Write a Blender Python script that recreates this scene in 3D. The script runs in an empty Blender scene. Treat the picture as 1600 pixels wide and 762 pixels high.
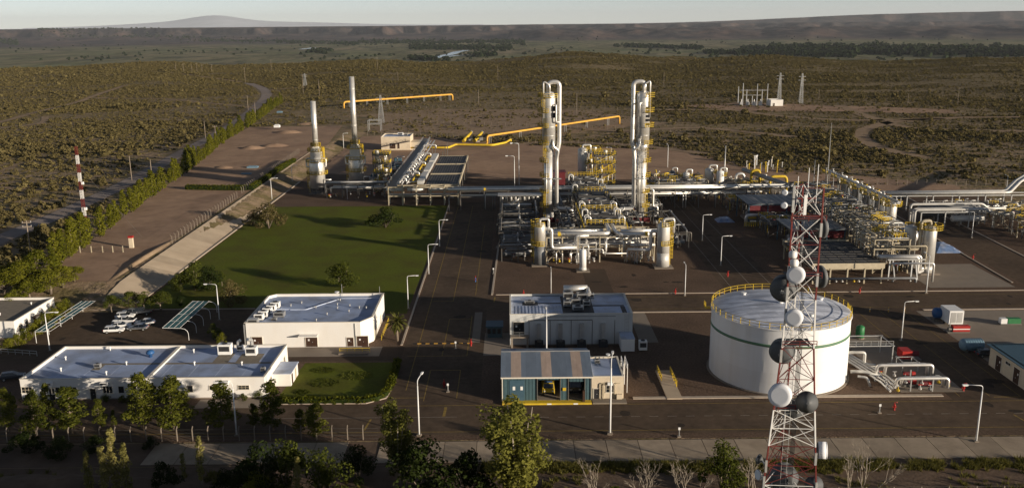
import bpy, math, random
import numpy as np
from mathutils import Matrix, Vector
rnd = random.Random(7)
scene = bpy.context.scene
COL = scene.collection
# ---------------------------------------------------------------- camera
FPX, CAMH = 1400.0, 67.0
PITCH, ROLL = math.atan(343 / FPX), math.radians(0.5)
Fv = Vector((0, math.cos(PITCH), -math.sin(PITCH))); Uv = Vector((0, math.sin(PITCH), math.cos(PITCH))); Rv = Vector((1, 0, 0))
cr, sr = math.cos(ROLL), math.sin(ROLL)
cam = bpy.data.cameras.new('camera'); cam.sensor_fit = 'HORIZONTAL'; cam.sensor_width = 36
cam.lens = 36 * FPX / 1600; cam.clip_start = 1; cam.clip_end = 200000
camo = bpy.data.objects.new('camera', cam); COL.objects.link(camo); scene.camera = camo
r_, u_ = cr * Rv - sr * Uv, sr * Rv + cr * Uv
camo.matrix_world = Matrix(((r_.x, u_.x, -Fv.x, 0), (r_.y, u_.y, -Fv.y, 0), (r_.z, u_.z, -Fv.z, CAMH), (0, 0, 0, 1)))
# ---------------------------------------------------------------- light
SUN_AZ, SUN_EL = math.radians(-30), math.radians(9.5)      # direction towards the sun, measured from +x
world = bpy.data.worlds.new('World'); scene.world = world; world.use_nodes = True
wn = world.node_tree.nodes; wl = world.node_tree.links
bg = wn['Background']; sky = wn.new('ShaderNodeTexSky'); sky.sky_type = 'NISHITA'; sky.sun_disc = False
sky.sun_elevation = SUN_EL; sky.sun_rotation = math.radians(90) - SUN_AZ
sky.altitude = 300; sky.air_density = 0.5; sky.dust_density = 0.0; sky.ozone_density = 0.6
bw = wn.new('ShaderNodeRGBToBW'); dm = wn.new('ShaderNodeMix'); dm.data_type = 'RGBA'; dm.inputs[0].default_value = 0.48      # a greyer, dusty sky
wl.new(sky.outputs[0], bw.inputs[0]); wl.new(sky.outputs[0], dm.inputs[6]); wl.new(bw.outputs[0], dm.inputs[7]); wl.new(dm.outputs[2], bg.inputs[0]); bg.inputs[1].default_value = 0.075
sun = bpy.data.lights.new('sun', 'SUN'); sun.energy = 5.0; sun.angle = math.radians(0.5); sun.color = (1.0, 0.86, 0.68)
suno = bpy.data.objects.new('sun', sun); COL.objects.link(suno)
sd = Vector((math.cos(SUN_AZ) * math.cos(SUN_EL), math.sin(SUN_AZ) * math.cos(SUN_EL), math.sin(SUN_EL)))
suno.rotation_euler = (-sd).to_track_quat('-Z', 'Y').to_euler(); suno.location = sd * 500
vs = scene.view_settings; vs.view_transform = 'Standard'; vs.look = 'None'; vs.exposure = 0.5; vs.gamma = 1.0; vs.use_curve_mapping = False
scene.cycles.max_bounces = 5; scene.cycles.diffuse_bounces = 2; scene.cycles.glossy_bounces = 2
scene.cycles.transmission_bounces = 3; scene.cycles.transparent_max_bounces = 6; scene.cycles.volume_bounces = 0
# ---------------------------------------------------------------- survey: photo pixel -> point on the ground plane at height z
def g(px, py, z=0.0):
    x, y = (px - 800) / FPX, -(py - 381) / FPX
    xr, yr = cr * x + sr * y, -sr * x + cr * y
    d = Fv + xr * Rv + yr * Uv
    t = (z - CAMH) / d.z
    return (d.x * t, d.y * t)
def topz(px, py, top):
    """height of an upright whose foot is seen at (px,py) and whose top is seen at row `top`"""
    x, y = g(px, py); lo, hi = 0.0, 120.0
    for _ in range(40):
        m = (lo + hi) / 2
        v = Vector((x, y, m - CAMH)); zz = v.dot(Fv)
        py2 = 381 - FPX * (sr * v.dot(Rv) + cr * v.dot(Uv)) / zz
        if py2 > top: lo = m
        else: hi = m
    return lo
# ---------------------------------------------------------------- numpy noise for terrain
def _h(i, j, s):
    n = (i * 374761393 + j * 668265263 + s * 1442695041) & 0xffffffff
    n = ((n ^ (n >> 13)) * 1274126177) & 0xffffffff
    return ((n ^ (n >> 16)) & 0xffff) / 65535.0
def vnoise(x, y, s=0):
    x = np.asarray(x, float); y = np.asarray(y, float)
    i = np.floor(x).astype(np.int64); j = np.floor(y).astype(np.int64); u = x - i; v = y - j
    u = u * u * (3 - 2 * u); v = v * v * (3 - 2 * v)
    return (_h(i, j, s) * (1 - u) + _h(i + 1, j, s) * u) * (1 - v) + (_h(i, j + 1, s) * (1 - u) + _h(i + 1, j + 1, s) * u) * v
def fbm(x, y, s=0, o=4):
    a, t, n = 0.5, 0.0, 0.0
    for k in range(o):
        t = t + a * vnoise(x * 2 ** k, y * 2 ** k, s + k); n += a; a *= 0.5
    return t / n
def sst(a, b, x):
    t = np.clip((np.asarray(x, float) - a) / (b - a), 0, 1); return t * t * (3 - 2 * t)
def hz(x, y):
    x = np.asarray(x, float); y = np.asarray(y, float)
    d = np.hypot(x, y); az = np.degrees(np.arctan2(x, np.maximum(y, 1e-3)))
    dx = np.maximum(np.maximum(-260 - x, x - 320), 0); dy = np.maximum(np.maximum(40 - y, y - 720), 0)
    amp = sst(0, 350, np.hypot(dx, dy))
    z = amp * (fbm(x / 170, y / 170, 3) - 0.5) * 7 + 2.5 * sst(206, 228, y) * (1 - sst(470, 700, y)) * np.clip((-94.5 - x) / 8.0, 0, 1)
    z = z + 15 * np.exp(-((az - 5.5) / 5.5) ** 2) * sst(1300, 1900, d) + 3.0 * sst(900, 1500, d) * np.sin(az * 0.5)
    edge = 1750 + 260 * (fbm(az / 4 + 50, d * 0 + 3.3, 9) - 0.5) * 2
    fall = sst(0, 700, d - edge)
    z = z * (1 - fall) - 80 * fall
    z = z + fall * (fbm(x / 900, y / 900, 21) - 0.5) * 10
    # badlands and mesas beyond the river
    start = np.where(az > 0, 8300, 9800) + 900 * (fbm(az / 3 + 9, d * 0 + 1.7, 31) - 0.5) * 2
    bad = sst(0, 1700, d - start)
    n1 = fbm(x / 700, y / 1000, 41, 5); rid = 1 - np.abs(2 * n1 - 1); n2 = 1 - np.abs(2 * fbm(x / 230, y / 420, 45, 3) - 1)
    z = z + bad * (8 + (62 * rid ** 2 + 26 * n2 ** 2) * (0.45 + 0.55 * sst(-6, 3, az)))
    topc = np.where(az < 0, 50 + 0 * az, 55)
    ms = np.where(az < 0, 12500, 13500) + 1900 * (fbm(az / 1.6 + 70, d * 0 + 5.1, 51, 6) - 0.5) * 2 + 500 * (fbm(az * 4 + 7, d / 500, 55, 3) - .5)
    mesa = sst(0, 900, d - ms)
    z = z * (1 - mesa) + mesa * (topc + 8 * (fbm(az * 2, d / 4000, 61) - .5))
    hi = sst(5, 22, az)
    z = z + sst(17500, 18800, d + 900 * (fbm(az, d * 0 + 2, 71) - .5)) * hi * (60 + 105 * sst(6, 30, az))
    return z
def hz1(x, y):
    if -260 < x < 320 and 40 < y < 720:
        a, b = min(max((y - 206) / 22, 0), 1), min(max((y - 470) / 230, 0), 1)
        return 2.5 * a * a * (3 - 2 * a) * (1 - b * b * (3 - 2 * b)) * min(max((-94.5 - x) / 8, 0), 1)
    return float(hz(np.array([x]), np.array([y]))[0])
# ---------------------------------------------------------------- materials
MATS = {}
def nodes_of(name):
    m = bpy.data.materials.new(name); m.use_nodes = True
    return m, m.node_tree.nodes, m.node_tree.links
def M(name, col, rough=0.8, metal=0.0, var=0.18, scale=1.2, dirt=None, damt=0.5, dscale=0.35, bump=0.0, bscale=8.0, rv=0.0, coord='Object', spec=0.3, stretch=None):
    m, n, l = nodes_of(name); b = n['Principled BSDF']
    b.inputs['Roughness'].default_value = rough; b.inputs['Metallic'].default_value = metal
    b.inputs['Specular IOR Level'].default_value = spec if coord == 'Object' or name == 'river' else .06
    tc = n.new('ShaderNodeTexCoord'); src = tc.outputs['Object']
    if coord == 'World':
        ge = n.new('ShaderNodeNewGeometry'); src = ge.outputs['Position']
    if stretch:
        mp = n.new('ShaderNodeMapping'); mp.inputs['Scale'].default_value = stretch; l.new(src, mp.inputs[0]); src = mp.outputs[0]
    nz = n.new('ShaderNodeTexNoise'); nz.inputs['Scale'].default_value = scale; nz.inputs['Detail'].default_value = 6; nz.inputs['Roughness'].default_value = .65
    l.new(src, nz.inputs['Vector'])
    mr = n.new('ShaderNodeMapRange'); mr.inputs[1].default_value = .25; mr.inputs[2].default_value = .75
    mr.inputs[3].default_value = 1 - var; mr.inputs[4].default_value = 1 + var; l.new(nz.outputs[0], mr.inputs[0])
    base = n.new('ShaderNodeRGB'); base.outputs[0].default_value = (*col, 1); out = base.outputs[0]
    if dirt:
        n2 = n.new('ShaderNodeTexNoise'); n2.inputs['Scale'].default_value = dscale; n2.inputs['Detail'].default_value = 5; l.new(src, n2.inputs['Vector'])
        m2 = n.new('ShaderNodeMapRange'); m2.inputs[1].default_value = .42; m2.inputs[2].default_value = .68; m2.inputs[3].default_value = 0; m2.inputs[4].default_value = damt
        l.new(n2.outputs[0], m2.inputs[0]); mx = n.new('ShaderNodeMix'); mx.data_type = 'RGBA'
        l.new(m2.outputs[0], mx.inputs[0]); l.new(out, mx.inputs[6]); mx.inputs[7].default_value = (*dirt, 1); out = mx.outputs[2]
    vm = n.new('ShaderNodeVectorMath'); vm.operation = 'SCALE'; l.new(out, vm.inputs[0]); l.new(mr.outputs[0], vm.inputs['Scale']); out = vm.outputs[0]
    if rv:
        oi = n.new('ShaderNodeObjectInfo'); m3 = n.new('ShaderNodeMapRange'); m3.inputs[3].default_value = 1 - rv; m3.inputs[4].default_value = 1 + rv
        l.new(oi.outputs['Random'], m3.inputs[0]); v2 = n.new('ShaderNodeVectorMath'); v2.operation = 'SCALE'; l.new(out, v2.inputs[0]); l.new(m3.outputs[0], v2.inputs['Scale']); out = v2.outputs[0]
    l.new(out, b.inputs['Base Color'])
    if bump:
        n4 = n.new('ShaderNodeTexNoise'); n4.inputs['Scale'].default_value = bscale; n4.inputs['Detail'].default_value = 4; l.new(src, n4.inputs['Vector'])
        bp = n.new('ShaderNodeBump'); bp.inputs['Strength'].default_value = bump; bp.inputs['Distance'].default_value = .15; l.new(n4.outputs[0], bp.inputs['Height']); l.new(bp.outputs[0], b.inputs['Normal'])
    MATS[name] = m
    return m
def leafmat(name, c1, c2, trans=0.35):
    m, n, l = nodes_of(name); n.remove(n['Principled BSDF']); out = n['Material Output']
    ge = n.new('ShaderNodeNewGeometry'); oi = n.new('ShaderNodeObjectInfo')
    nz = n.new('ShaderNodeTexNoise'); nz.inputs['Scale'].default_value = .9; nz.inputs['Detail'].default_value = 3; l.new(ge.outputs['Position'], nz.inputs['Vector'])
    ad = n.new('ShaderNodeMath'); ad.operation = 'MULTIPLY_ADD'; l.new(ge.outputs['Random Per Island'], ad.inputs[0]); ad.inputs[1].default_value = .5; l.new(nz.outputs[0], ad.inputs[2])
    a2 = n.new('ShaderNodeMath'); a2.operation = 'MULTIPLY_ADD'; l.new(oi.outputs['Random'], a2.inputs[0]); a2.inputs[1].default_value = .4; l.new(ad.outputs[0], a2.inputs[2])
    mr = n.new('ShaderNodeMapRange'); mr.inputs[1].default_value = .45; mr.inputs[2].default_value = 1.4; l.new(a2.outputs[0], mr.inputs[0])
    mx = n.new('ShaderNodeMix'); mx.data_type = 'RGBA'; l.new(mr.outputs[0], mx.inputs[0]); mx.inputs[6].default_value = (*c1, 1); mx.inputs[7].default_value = (*c2, 1)
    d = n.new('ShaderNodeBsdfDiffuse'); t = n.new('ShaderNodeBsdfTranslucent'); ms = n.new('ShaderNodeMixShader'); ms.inputs[0].default_value = trans
    l.new(mx.outputs[2], d.inputs[0]); l.new(mx.outputs[2], t.inputs[0]); l.new(d.outputs[0], ms.inputs[1]); l.new(t.outputs[0], ms.inputs[2]); l.new(ms.outputs[0], out.inputs[0])
    MATS[name] = m
M('white_wall', (.79, .77, .74), .85, var=.06, scale=.5, dirt=(.60, .55, .48), damt=.35, dscale=.5, stretch=(1, 1, .35))
M('cream_wall', (.62, .53, .40), .85, var=.08, dirt=(.42, .35, .27), damt=.4, dscale=.4)
M('grey_wall', (.60, .61, .60), .8, var=.06, dirt=(.42, .41, .40), damt=.4, dscale=.35, stretch=(1, 1, .3))
M('roof_sky_tint', (.33, .41, .60), .6, var=.12, scale=.35, dirt=(.19, .205, .25), damt=.7, dscale=.2)  # white roofs with the blue of the sky's light put into their colour
M('roof_patch', (.22, .19, .15), .9, var=.2)
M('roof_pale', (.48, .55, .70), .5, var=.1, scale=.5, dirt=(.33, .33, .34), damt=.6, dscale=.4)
M('coping', (.70, .65, .56), .8, var=.08)
M('steel', (.15, .145, .135), .55, .4, var=.2, scale=.8, dirt=(.18, .14, .10), damt=.4, rv=.15)
M('galvanised', (.50, .50, .49), .45, .6, var=.12, rv=.12)
M('aluminium', (.78, .76, .72), .40, .6, var=.08, scale=.6, rv=.08, dirt=(.50, .48, .45), damt=.35, dscale=.4)
M('cladding', (.62, .61, .58), .5, .25, var=.1, scale=.5, rv=.08, dirt=(.48, .45, .40), damt=.4, dscale=.3)
M('dull_pipe', (.22, .225, .23), .5, .4, var=.15, rv=.2)
M('beige_steel', (.46, .40, .29), .7, .1, var=.15, rv=.1)
M('yellow', (.62, .43, .03), .6, var=.15, rv=.15, dirt=(.35, .24, .05), damt=.4)
M('orange_pipe', (.66, .37, .06), .6, var=.12, dirt=(.45, .22, .05), damt=.4)
M('red', (.38, .025, .02), .5, var=.15, rv=.1)
M('maroon', (.13, .02, .025), .6, var=.2)
M('green', (.03, .17, .06), .5, var=.15)
M('greenband', (.10, .20, .12), .6, var=.15)
M('teal', (.06, .11, .13), .6, var=.15, scale=.8)
M('tealroof', (.05, .10, .14), .6, var=.15)
M('blue', (.03, .10, .26), .4, var=.15)
M('paleblue', (.16, .26, .34), .4, var=.15)
M('tarp', (.16, .24, .42), .5, var=.3, scale=.8, dirt=(.45, .46, .5), damt=.6, dscale=.5)
M('glass', (.015, .018, .022), .12, var=.1, spec=.6)
M('dark', (.02, .02, .022), .8, var=.2)
M('interior', (.05, .045, .04), .9, var=.2)
M('mesh_dark', (.045, .045, .048), .6, .3, var=.3, rv=.25)
M('brown_door', (.055, .028, .018), .6, var=.15)
M('white_paint', (.78, .78, .77), .45, var=.05, rv=.04)
M('car_white', (.76, .76, .76), .25, var=.02, spec=.6)
M('car_silver', (.45, .46, .48), .28, .6, var=.03)
M('car_dark', (.05, .055, .065), .25, .2, var=.03, spec=.6)
M('tyre', (.02, .02, .02), .85, var=.1)
M('lamp_lens', (.7, .7, .66), .2, var=.02)
M('tank_white', (.80, .80, .80), .55, var=.035, scale=.25, rv=.035, dirt=(.66, .62, .56), damt=.3, dscale=.8, stretch=(1, 1, .06))
M('tank_roof', (.66, .70, .80), .5, var=.25, scale=.9, rv=.12, dirt=(.22, .24, .30), damt=.8, dscale=.42, stretch=(.35, 1.6, 1))
M('corrugated', (.22, .27, .34), .5, .35, var=.15, scale=.7, rv=.08, stretch=(1, .3, 1))
M('translucent_sheet', (.44, .35, .30), .6, var=.15, rv=.08, stretch=(1, .3, 1))
M('concrete', (.46, .37, .27), .9, var=.12, scale=.6, dirt=(.30, .23, .16), damt=.45, dscale=.3, rv=.12, bump=.1)
M('concrete_grey', (.24, .20, .16), .9, var=.12, scale=.7, dirt=(.18, .15, .12), damt=.4, rv=.12)
M('kerb', (.42, .35, .28), .9, var=.15)
M('asphalt', (.112, .081, .057), .92, var=.28, scale=.6, dirt=(.075, .055, .041), damt=.85, dscale=.08, coord='World', bump=.2, bscale=14)
M('asphalt_patch', (.085, .062, .046), .92, var=.15, scale=.5, coord='World')
M('gravel', (.135, .092, .066), .95, var=.45, scale=2.2, dirt=(.085, .060, .044), damt=.65, dscale=.12, coord='World', bump=.5, bscale=3)
M('dirt', (.37, .25, .17), .95, var=.22, scale=.25, dirt=(.24, .16, .115), damt=.7, dscale=.045, coord='World', bump=.35, bscale=1.2)
M('pale_dirt', (.31, .225, .15), .95, var=.25, scale=.3, dirt=(.24, .17, .11), damt=.6, dscale=.06, coord='World', bump=.3, bscale=1.2)
M('track', (.27, .23, .21), .95, var=.2, scale=.2, dirt=(.26, .20, .15), damt=.6, dscale=.07, coord='World')
M('fore_soil', (.15, .105, .075), .95, var=.3, scale=.6, dirt=(.09, .07, .055), damt=.7, dscale=.15, coord='World', bump=.4, bscale=2)
M('lawn', (.105, .125, .016), .95, var=.25, scale=1.4, dirt=(.088, .080, .020), damt=.75, dscale=.11, coord='World', bump=.35, bscale=9)
M('line_yellow', (.25, .175, .055), .85, var=.5, scale=1.5, coord='World')
M('line_white', (.26, .23, .20), .85, var=.4, scale=1.5, coord='World')
M('bark', (.20, .16, .12), .95, var=.3)
M('bark_pale', (.34, .29, .23), .95, var=.3)
M('wood', (.27, .22, .17), .9, var=.25)
M('tower_red', (.14, .022, .018), .6, var=.2, dirt=(.16, .05, .04), damt=.5)
M('tower_white', (.72, .71, .69), .6, var=.1, dirt=(.5, .46, .42), damt=.4)
M('dish_grey', (.10, .105, .11), .6, var=.12)
M('dish_white', (.74, .76, .80), .5, var=.04)
M('bitumen', (.050, .040, .032), .85, var=.35, scale=1.2, coord='World')
M('walk', (.33, .265, .195), .9, var=.15, scale=.6, dirt=(.20, .155, .11), damt=.55, dscale=.25, rv=.16, bump=.1)
M('shade_cloth', (.05, .14, .15), .8, var=.1)
M('river', (.09, .13, .19), .15, var=.1, scale=.01, coord='World')
M('mountain', (.55, .58, .64), .95, var=.2, scale=.0006, coord='World')  # pale bluish base colour: distance haze put into the rock itself
leafmat('leaf_pine', (.034, .048, .009), (.165, .17, .026), .4)
leafmat('leaf_poplar', (.065, .080, .009), (.240, .230, .028), .4)
leafmat('leaf_broad', (.030, .044, .009), (.140, .152, .028))
leafmat('leaf_dark', (.010, .018, .006), (.040, .055, .014), .25)
leafmat('leaf_tan', (.14, .135, .04), (.36, .32, .11), .4)
leafmat('leaf_willow', (.060, .070, .014), (.230, .225, .050), .4)
leafmat('leaf_palm', (.04, .05, .012), (.16, .15, .045))
leafmat('leaf_hedge', (.05, .062, .006), (.17, .175, .02))
leafmat('leaf_scrub', (.078, .063, .024), (.225, .185, .080), .3)
leafmat('leaf_belt', (.016, .026, .012), (.032, .044, .018), .2)
leafmat('leaf_grass', (.07, .07, .015), (.20, .18, .05))
# ---------------------------------------------------------------- mesh builder
ORG = {}
class MB:
    def __init__(s): s.v = []; s.f = []
    def add(s, vs, fs):
        o = len(s.v); s.v.extend(vs); s.f.extend([tuple(i + o for i in f) for f in fs]); return s
    def bb(s, x0, y0, z0, x1, y1, z1):
        return s.add([(x0, y0, z0), (x1, y0, z0), (x1, y1, z0), (x0, y1, z0), (x0, y0, z1), (x1, y0, z1), (x1, y1, z1), (x0, y1, z1)],
                     [(0, 3, 2, 1), (4, 5, 6, 7), (0, 1, 5, 4), (1, 2, 6, 5), (2, 3, 7, 6), (3, 0, 4, 7)])
    def box(s, c, d, rz=0.0):
        ca, sa = math.cos(rz), math.sin(rz); vs = []
        for z in (-.5, .5):
            for x, y in ((-.5, -.5), (.5, -.5), (.5, .5), (-.5, .5)):
                X, Y = x * d[0], y * d[1]; vs.append((c[0] + X * ca - Y * sa, c[1] + X * sa + Y * ca, c[2] + z * d[2]))
        return s.add(vs, [(0, 3, 2, 1), (4, 5, 6, 7), (0, 1, 5, 4), (1, 2, 6, 5), (2, 3, 7, 6), (3, 0, 4, 7)])
    def bar(s, a, b, w, h=None):
        return s.tube([a, b], w * .5 * 1.414, 4, h=(h / w if h else None), rot=math.pi / 4)
    def tube(s, pts, r, n=8, caps=True, h=None, rot=0.0):
        pts = [Vector(p) for p in pts]; k = len(pts); rs = r if isinstance(r, (list, tuple)) else [r] * k
        t0 = (pts[1] - pts[0]).normalized()
        up = Vector((0, 0, 1)) if abs(t0.z) < .95 else Vector((0, 1, 0))
        vs = []; prev = None
        for i, p in enumerate(pts):
            if i == 0: t = t0
            elif i == k - 1: t = (pts[i] - pts[i - 1]).normalized()
            else:
                t = (pts[i] - pts[i - 1]).normalized() + (pts[i + 1] - pts[i]).normalized()
                t = t.normalized() if t.length > 1e-6 else (pts[i + 1] - pts[i]).normalized()
            if prev is None: a = up.cross(t).normalized()
            else:
                a = prev - t * prev.dot(t); a = a.normalized() if a.length > 1e-6 else up.cross(t).normalized()
            prev = a; b = t.cross(a)
            for j in range(n):
                an = rot + 2 * math.pi * j / n
                q = p + rs[i] * (math.cos(an) * a + math.sin(an) * b * (h or 1)); vs.append(tuple(q))
        fs = []
        for i in range(k - 1):
            for j in range(n):
                j2 = (j + 1) % n; fs.append((i * n + j, i * n + j2, (i + 1) * n + j2, (i + 1) * n + j))
        if caps: fs.append(tuple(range(n))[::-1]); fs.append(tuple((k - 1) * n + j for j in range(n)))
        return s.add(vs, fs)
    def pipe(s, pts, r, bend=None, n=8):
        pts = [Vector(p) for p in pts]; bend = bend or r * 2.4; out = [pts[0]]
        for i in range(1, len(pts) - 1):
            a, p, b = pts[i - 1], pts[i], pts[i + 1]
            d1 = (a - p); d2 = (b - p); q = min(bend, d1.length * .48, d2.length * .48)
            p1 = p + d1.normalized() * q; p2 = p + d2.normalized() * q
            for k in range(5):
                t = k / 4; out.append((1 - t) ** 2 * p1 + 2 * t * (1 - t) * p + t * t * p2)
        out.append(pts[-1]); return s.tube(out, r, n)
    def lathe(s, cx, cy, prof, n=24, a0=0.0, a1=None, cap=True):
        full = a1 is None; a1 = a0 + 2 * math.pi if full else a1; m = n if full else n + 1; vs = []
        for r, z in prof:
            for j in range(m):
                a = a0 + (a1 - a0) * j / n; vs.append((cx + r * math.cos(a), cy + r * math.sin(a), z))
        fs = []
        for i in range(len(prof) - 1):
            for j in range(n):
                j2 = (j + 1) % m if full else j + 1; fs.append((i * m + j, i * m + j2, (i + 1) * m + j2, (i + 1) * m + j))
        if full and cap:
            if prof[0][0] > 1e-3: fs.append(tuple(range(m))[::-1])
            if prof[-1][0] > 1e-3: fs.append(tuple((len(prof) - 1) * m + j for j in range(m)))
        return s.add(vs, fs)
    def prism(s, pts, z0, z1):
        n = len(pts); vs = [(x, y, z0) for x, y in pts] + [(x, y, z1) for x, y in pts]
        fs = [tuple(range(n))[::-1], tuple(range(n, 2 * n))] + [(i, (i + 1) % n, n + (i + 1) % n, n + i) for i in range(n)]
        return s.add(vs, fs)
    def sheet(s, pts, z=0.0):
        return s.add([(p[0], p[1], p[2] if len(p) > 2 else z) for p in pts], [tuple(range(len(pts)))])
    def capsule(s, a, b, r, n=14):
        a = Vector(a); b = Vector(b); t = (b - a).normalized(); P = []; R = []
        for k in range(4): an = math.pi / 2 * k / 4; P.append(a - t * r * .55 * math.cos(an)); R.append(max(.02, r * math.sin(an)))
        P += [a, b]; R += [r, r]
        for k in range(3, -1, -1): an = math.pi / 2 * k / 4; P.append(b + t * r * .55 * math.cos(an)); R.append(max(.02, r * math.sin(an)))
        return s.tube(P, R, n)
    def build(s, name, mat, parent=None, smooth=False, kind=None):
        ox, oy, oz = ORG.get(parent.name, (0, 0, 0)) if parent else (0, 0, 0)
        me = bpy.data.meshes.new(name)
        me.from_pydata([(x - ox, y - oy, z - oz) for x, y, z in s.v], [], s.f)
        me.materials.append(MATS[mat] if isinstance(mat, str) else mat)
        if smooth:
            me.polygons.foreach_set('use_smooth', [len(p) <= 4 for p in s.f])
        o = bpy.data.objects.new(name, me); COL.objects.link(o)
        if parent: o.parent = parent; ORG[o.name] = (ox, oy, oz)
        if kind: o['kind'] = kind
        return o
def tag(o, label, cat, group=None):
    o['label'] = label; o['category'] = cat
    if group: o['group'] = group
    return o
def T(name, label, cat, loc=(0, 0, 0), group=None):
    o = bpy.data.objects.new(name, None); COL.objects.link(o); o.location = loc; ORG[o.name] = tuple(loc); o.empty_display_size = .5
    return tag(o, label, cat, group)
def dup(root, loc, rz=0.0, sc=None, label=None, group=None):
    def rec(o, par):
        c = o.copy(); COL.objects.link(c); c.parent = par
        for ch in o.children: rec(ch, c)
        return c
    r = rec(root, None); r.location = loc; r.rotation_euler = (0, 0, rz)
    if sc is not None: r.scale = sc if isinstance(sc, tuple) else (sc, sc, sc)
    if label: r['label'] = label
    if group: r['group'] = group
    return r
def part(par, name, mat, fn, smooth=False):
    m = MB(); fn(m); return m.build(name, mat, par, smooth)
def struct(name, pts, z, mat, parent=None):
    o = MB().sheet(pts, z).build(name, mat, parent)
    if not parent: o['kind'] = 'structure'
    return o
def rect(x0, y0, x1, y1): return [(x0, y0), (x1, y0), (x1, y1), (x0, y1)]
def strip(path, w, z=0.0, zf=None):
    m = MB(); P = []; n = len(path); ws = w if isinstance(w, (list, tuple)) else [w] * n
    for i, p in enumerate(path):
        a = path[max(0, i - 1)]; b = path[min(n - 1, i + 1)]; t = Vector((b[0] - a[0], b[1] - a[1])).normalized(); q = Vector((-t.y, t.x)) * ws[i] * .5
        for s_ in (1, -1):
            x, y = p[0] + q.x * s_, p[1] + q.y * s_; P.append((x, y, z + (zf(x, y) if zf else 0)))
    m.add(P, [(2 * i + 1, 2 * i + 3, 2 * i + 2, 2 * i) for i in range(n - 1)]); return m
def smooth_path(pts, k=6):
    out = []; n = len(pts)
    for i in range(n - 1):
        p0, p1, p2, p3 = [pts[min(max(j, 0), n - 1)] for j in (i - 1, i, i + 1, i + 2)]
        for t in [q / k for q in range(k)]:
            out.append(tuple(.5 * (2 * p1[c] + (p2[c] - p0[c]) * t + (2 * p0[c] - 5 * p1[c] + 4 * p2[c] - p3[c]) * t * t + (3 * p1[c] - p0[c] - 3 * p2[c] + p3[c]) * t ** 3) for c in (0, 1)))
    out.append(tuple(pts[-1][:2])); return out
def rail(m, pts, h=1.1, w=.09, step=1.6, closed=False):
    P = list(pts) + ([pts[0]] if closed else [])
    for a, b in zip(P[:-1], P[1:]):
        for hh in (h, h * .5): m.bar((a[0], a[1], a[2] + hh), (b[0], b[1], b[2] + hh), w)
        L = math.dist(a, b); k = max(1, int(round(L / step)))
        for i in range(k + 1):
            t = i / k; q = [a[c] + (b[c] - a[c]) * t for c in range(3)]; m.bar((q[0], q[1], q[2]), (q[0], q[1], q[2] + h), w)
    return m
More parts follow.
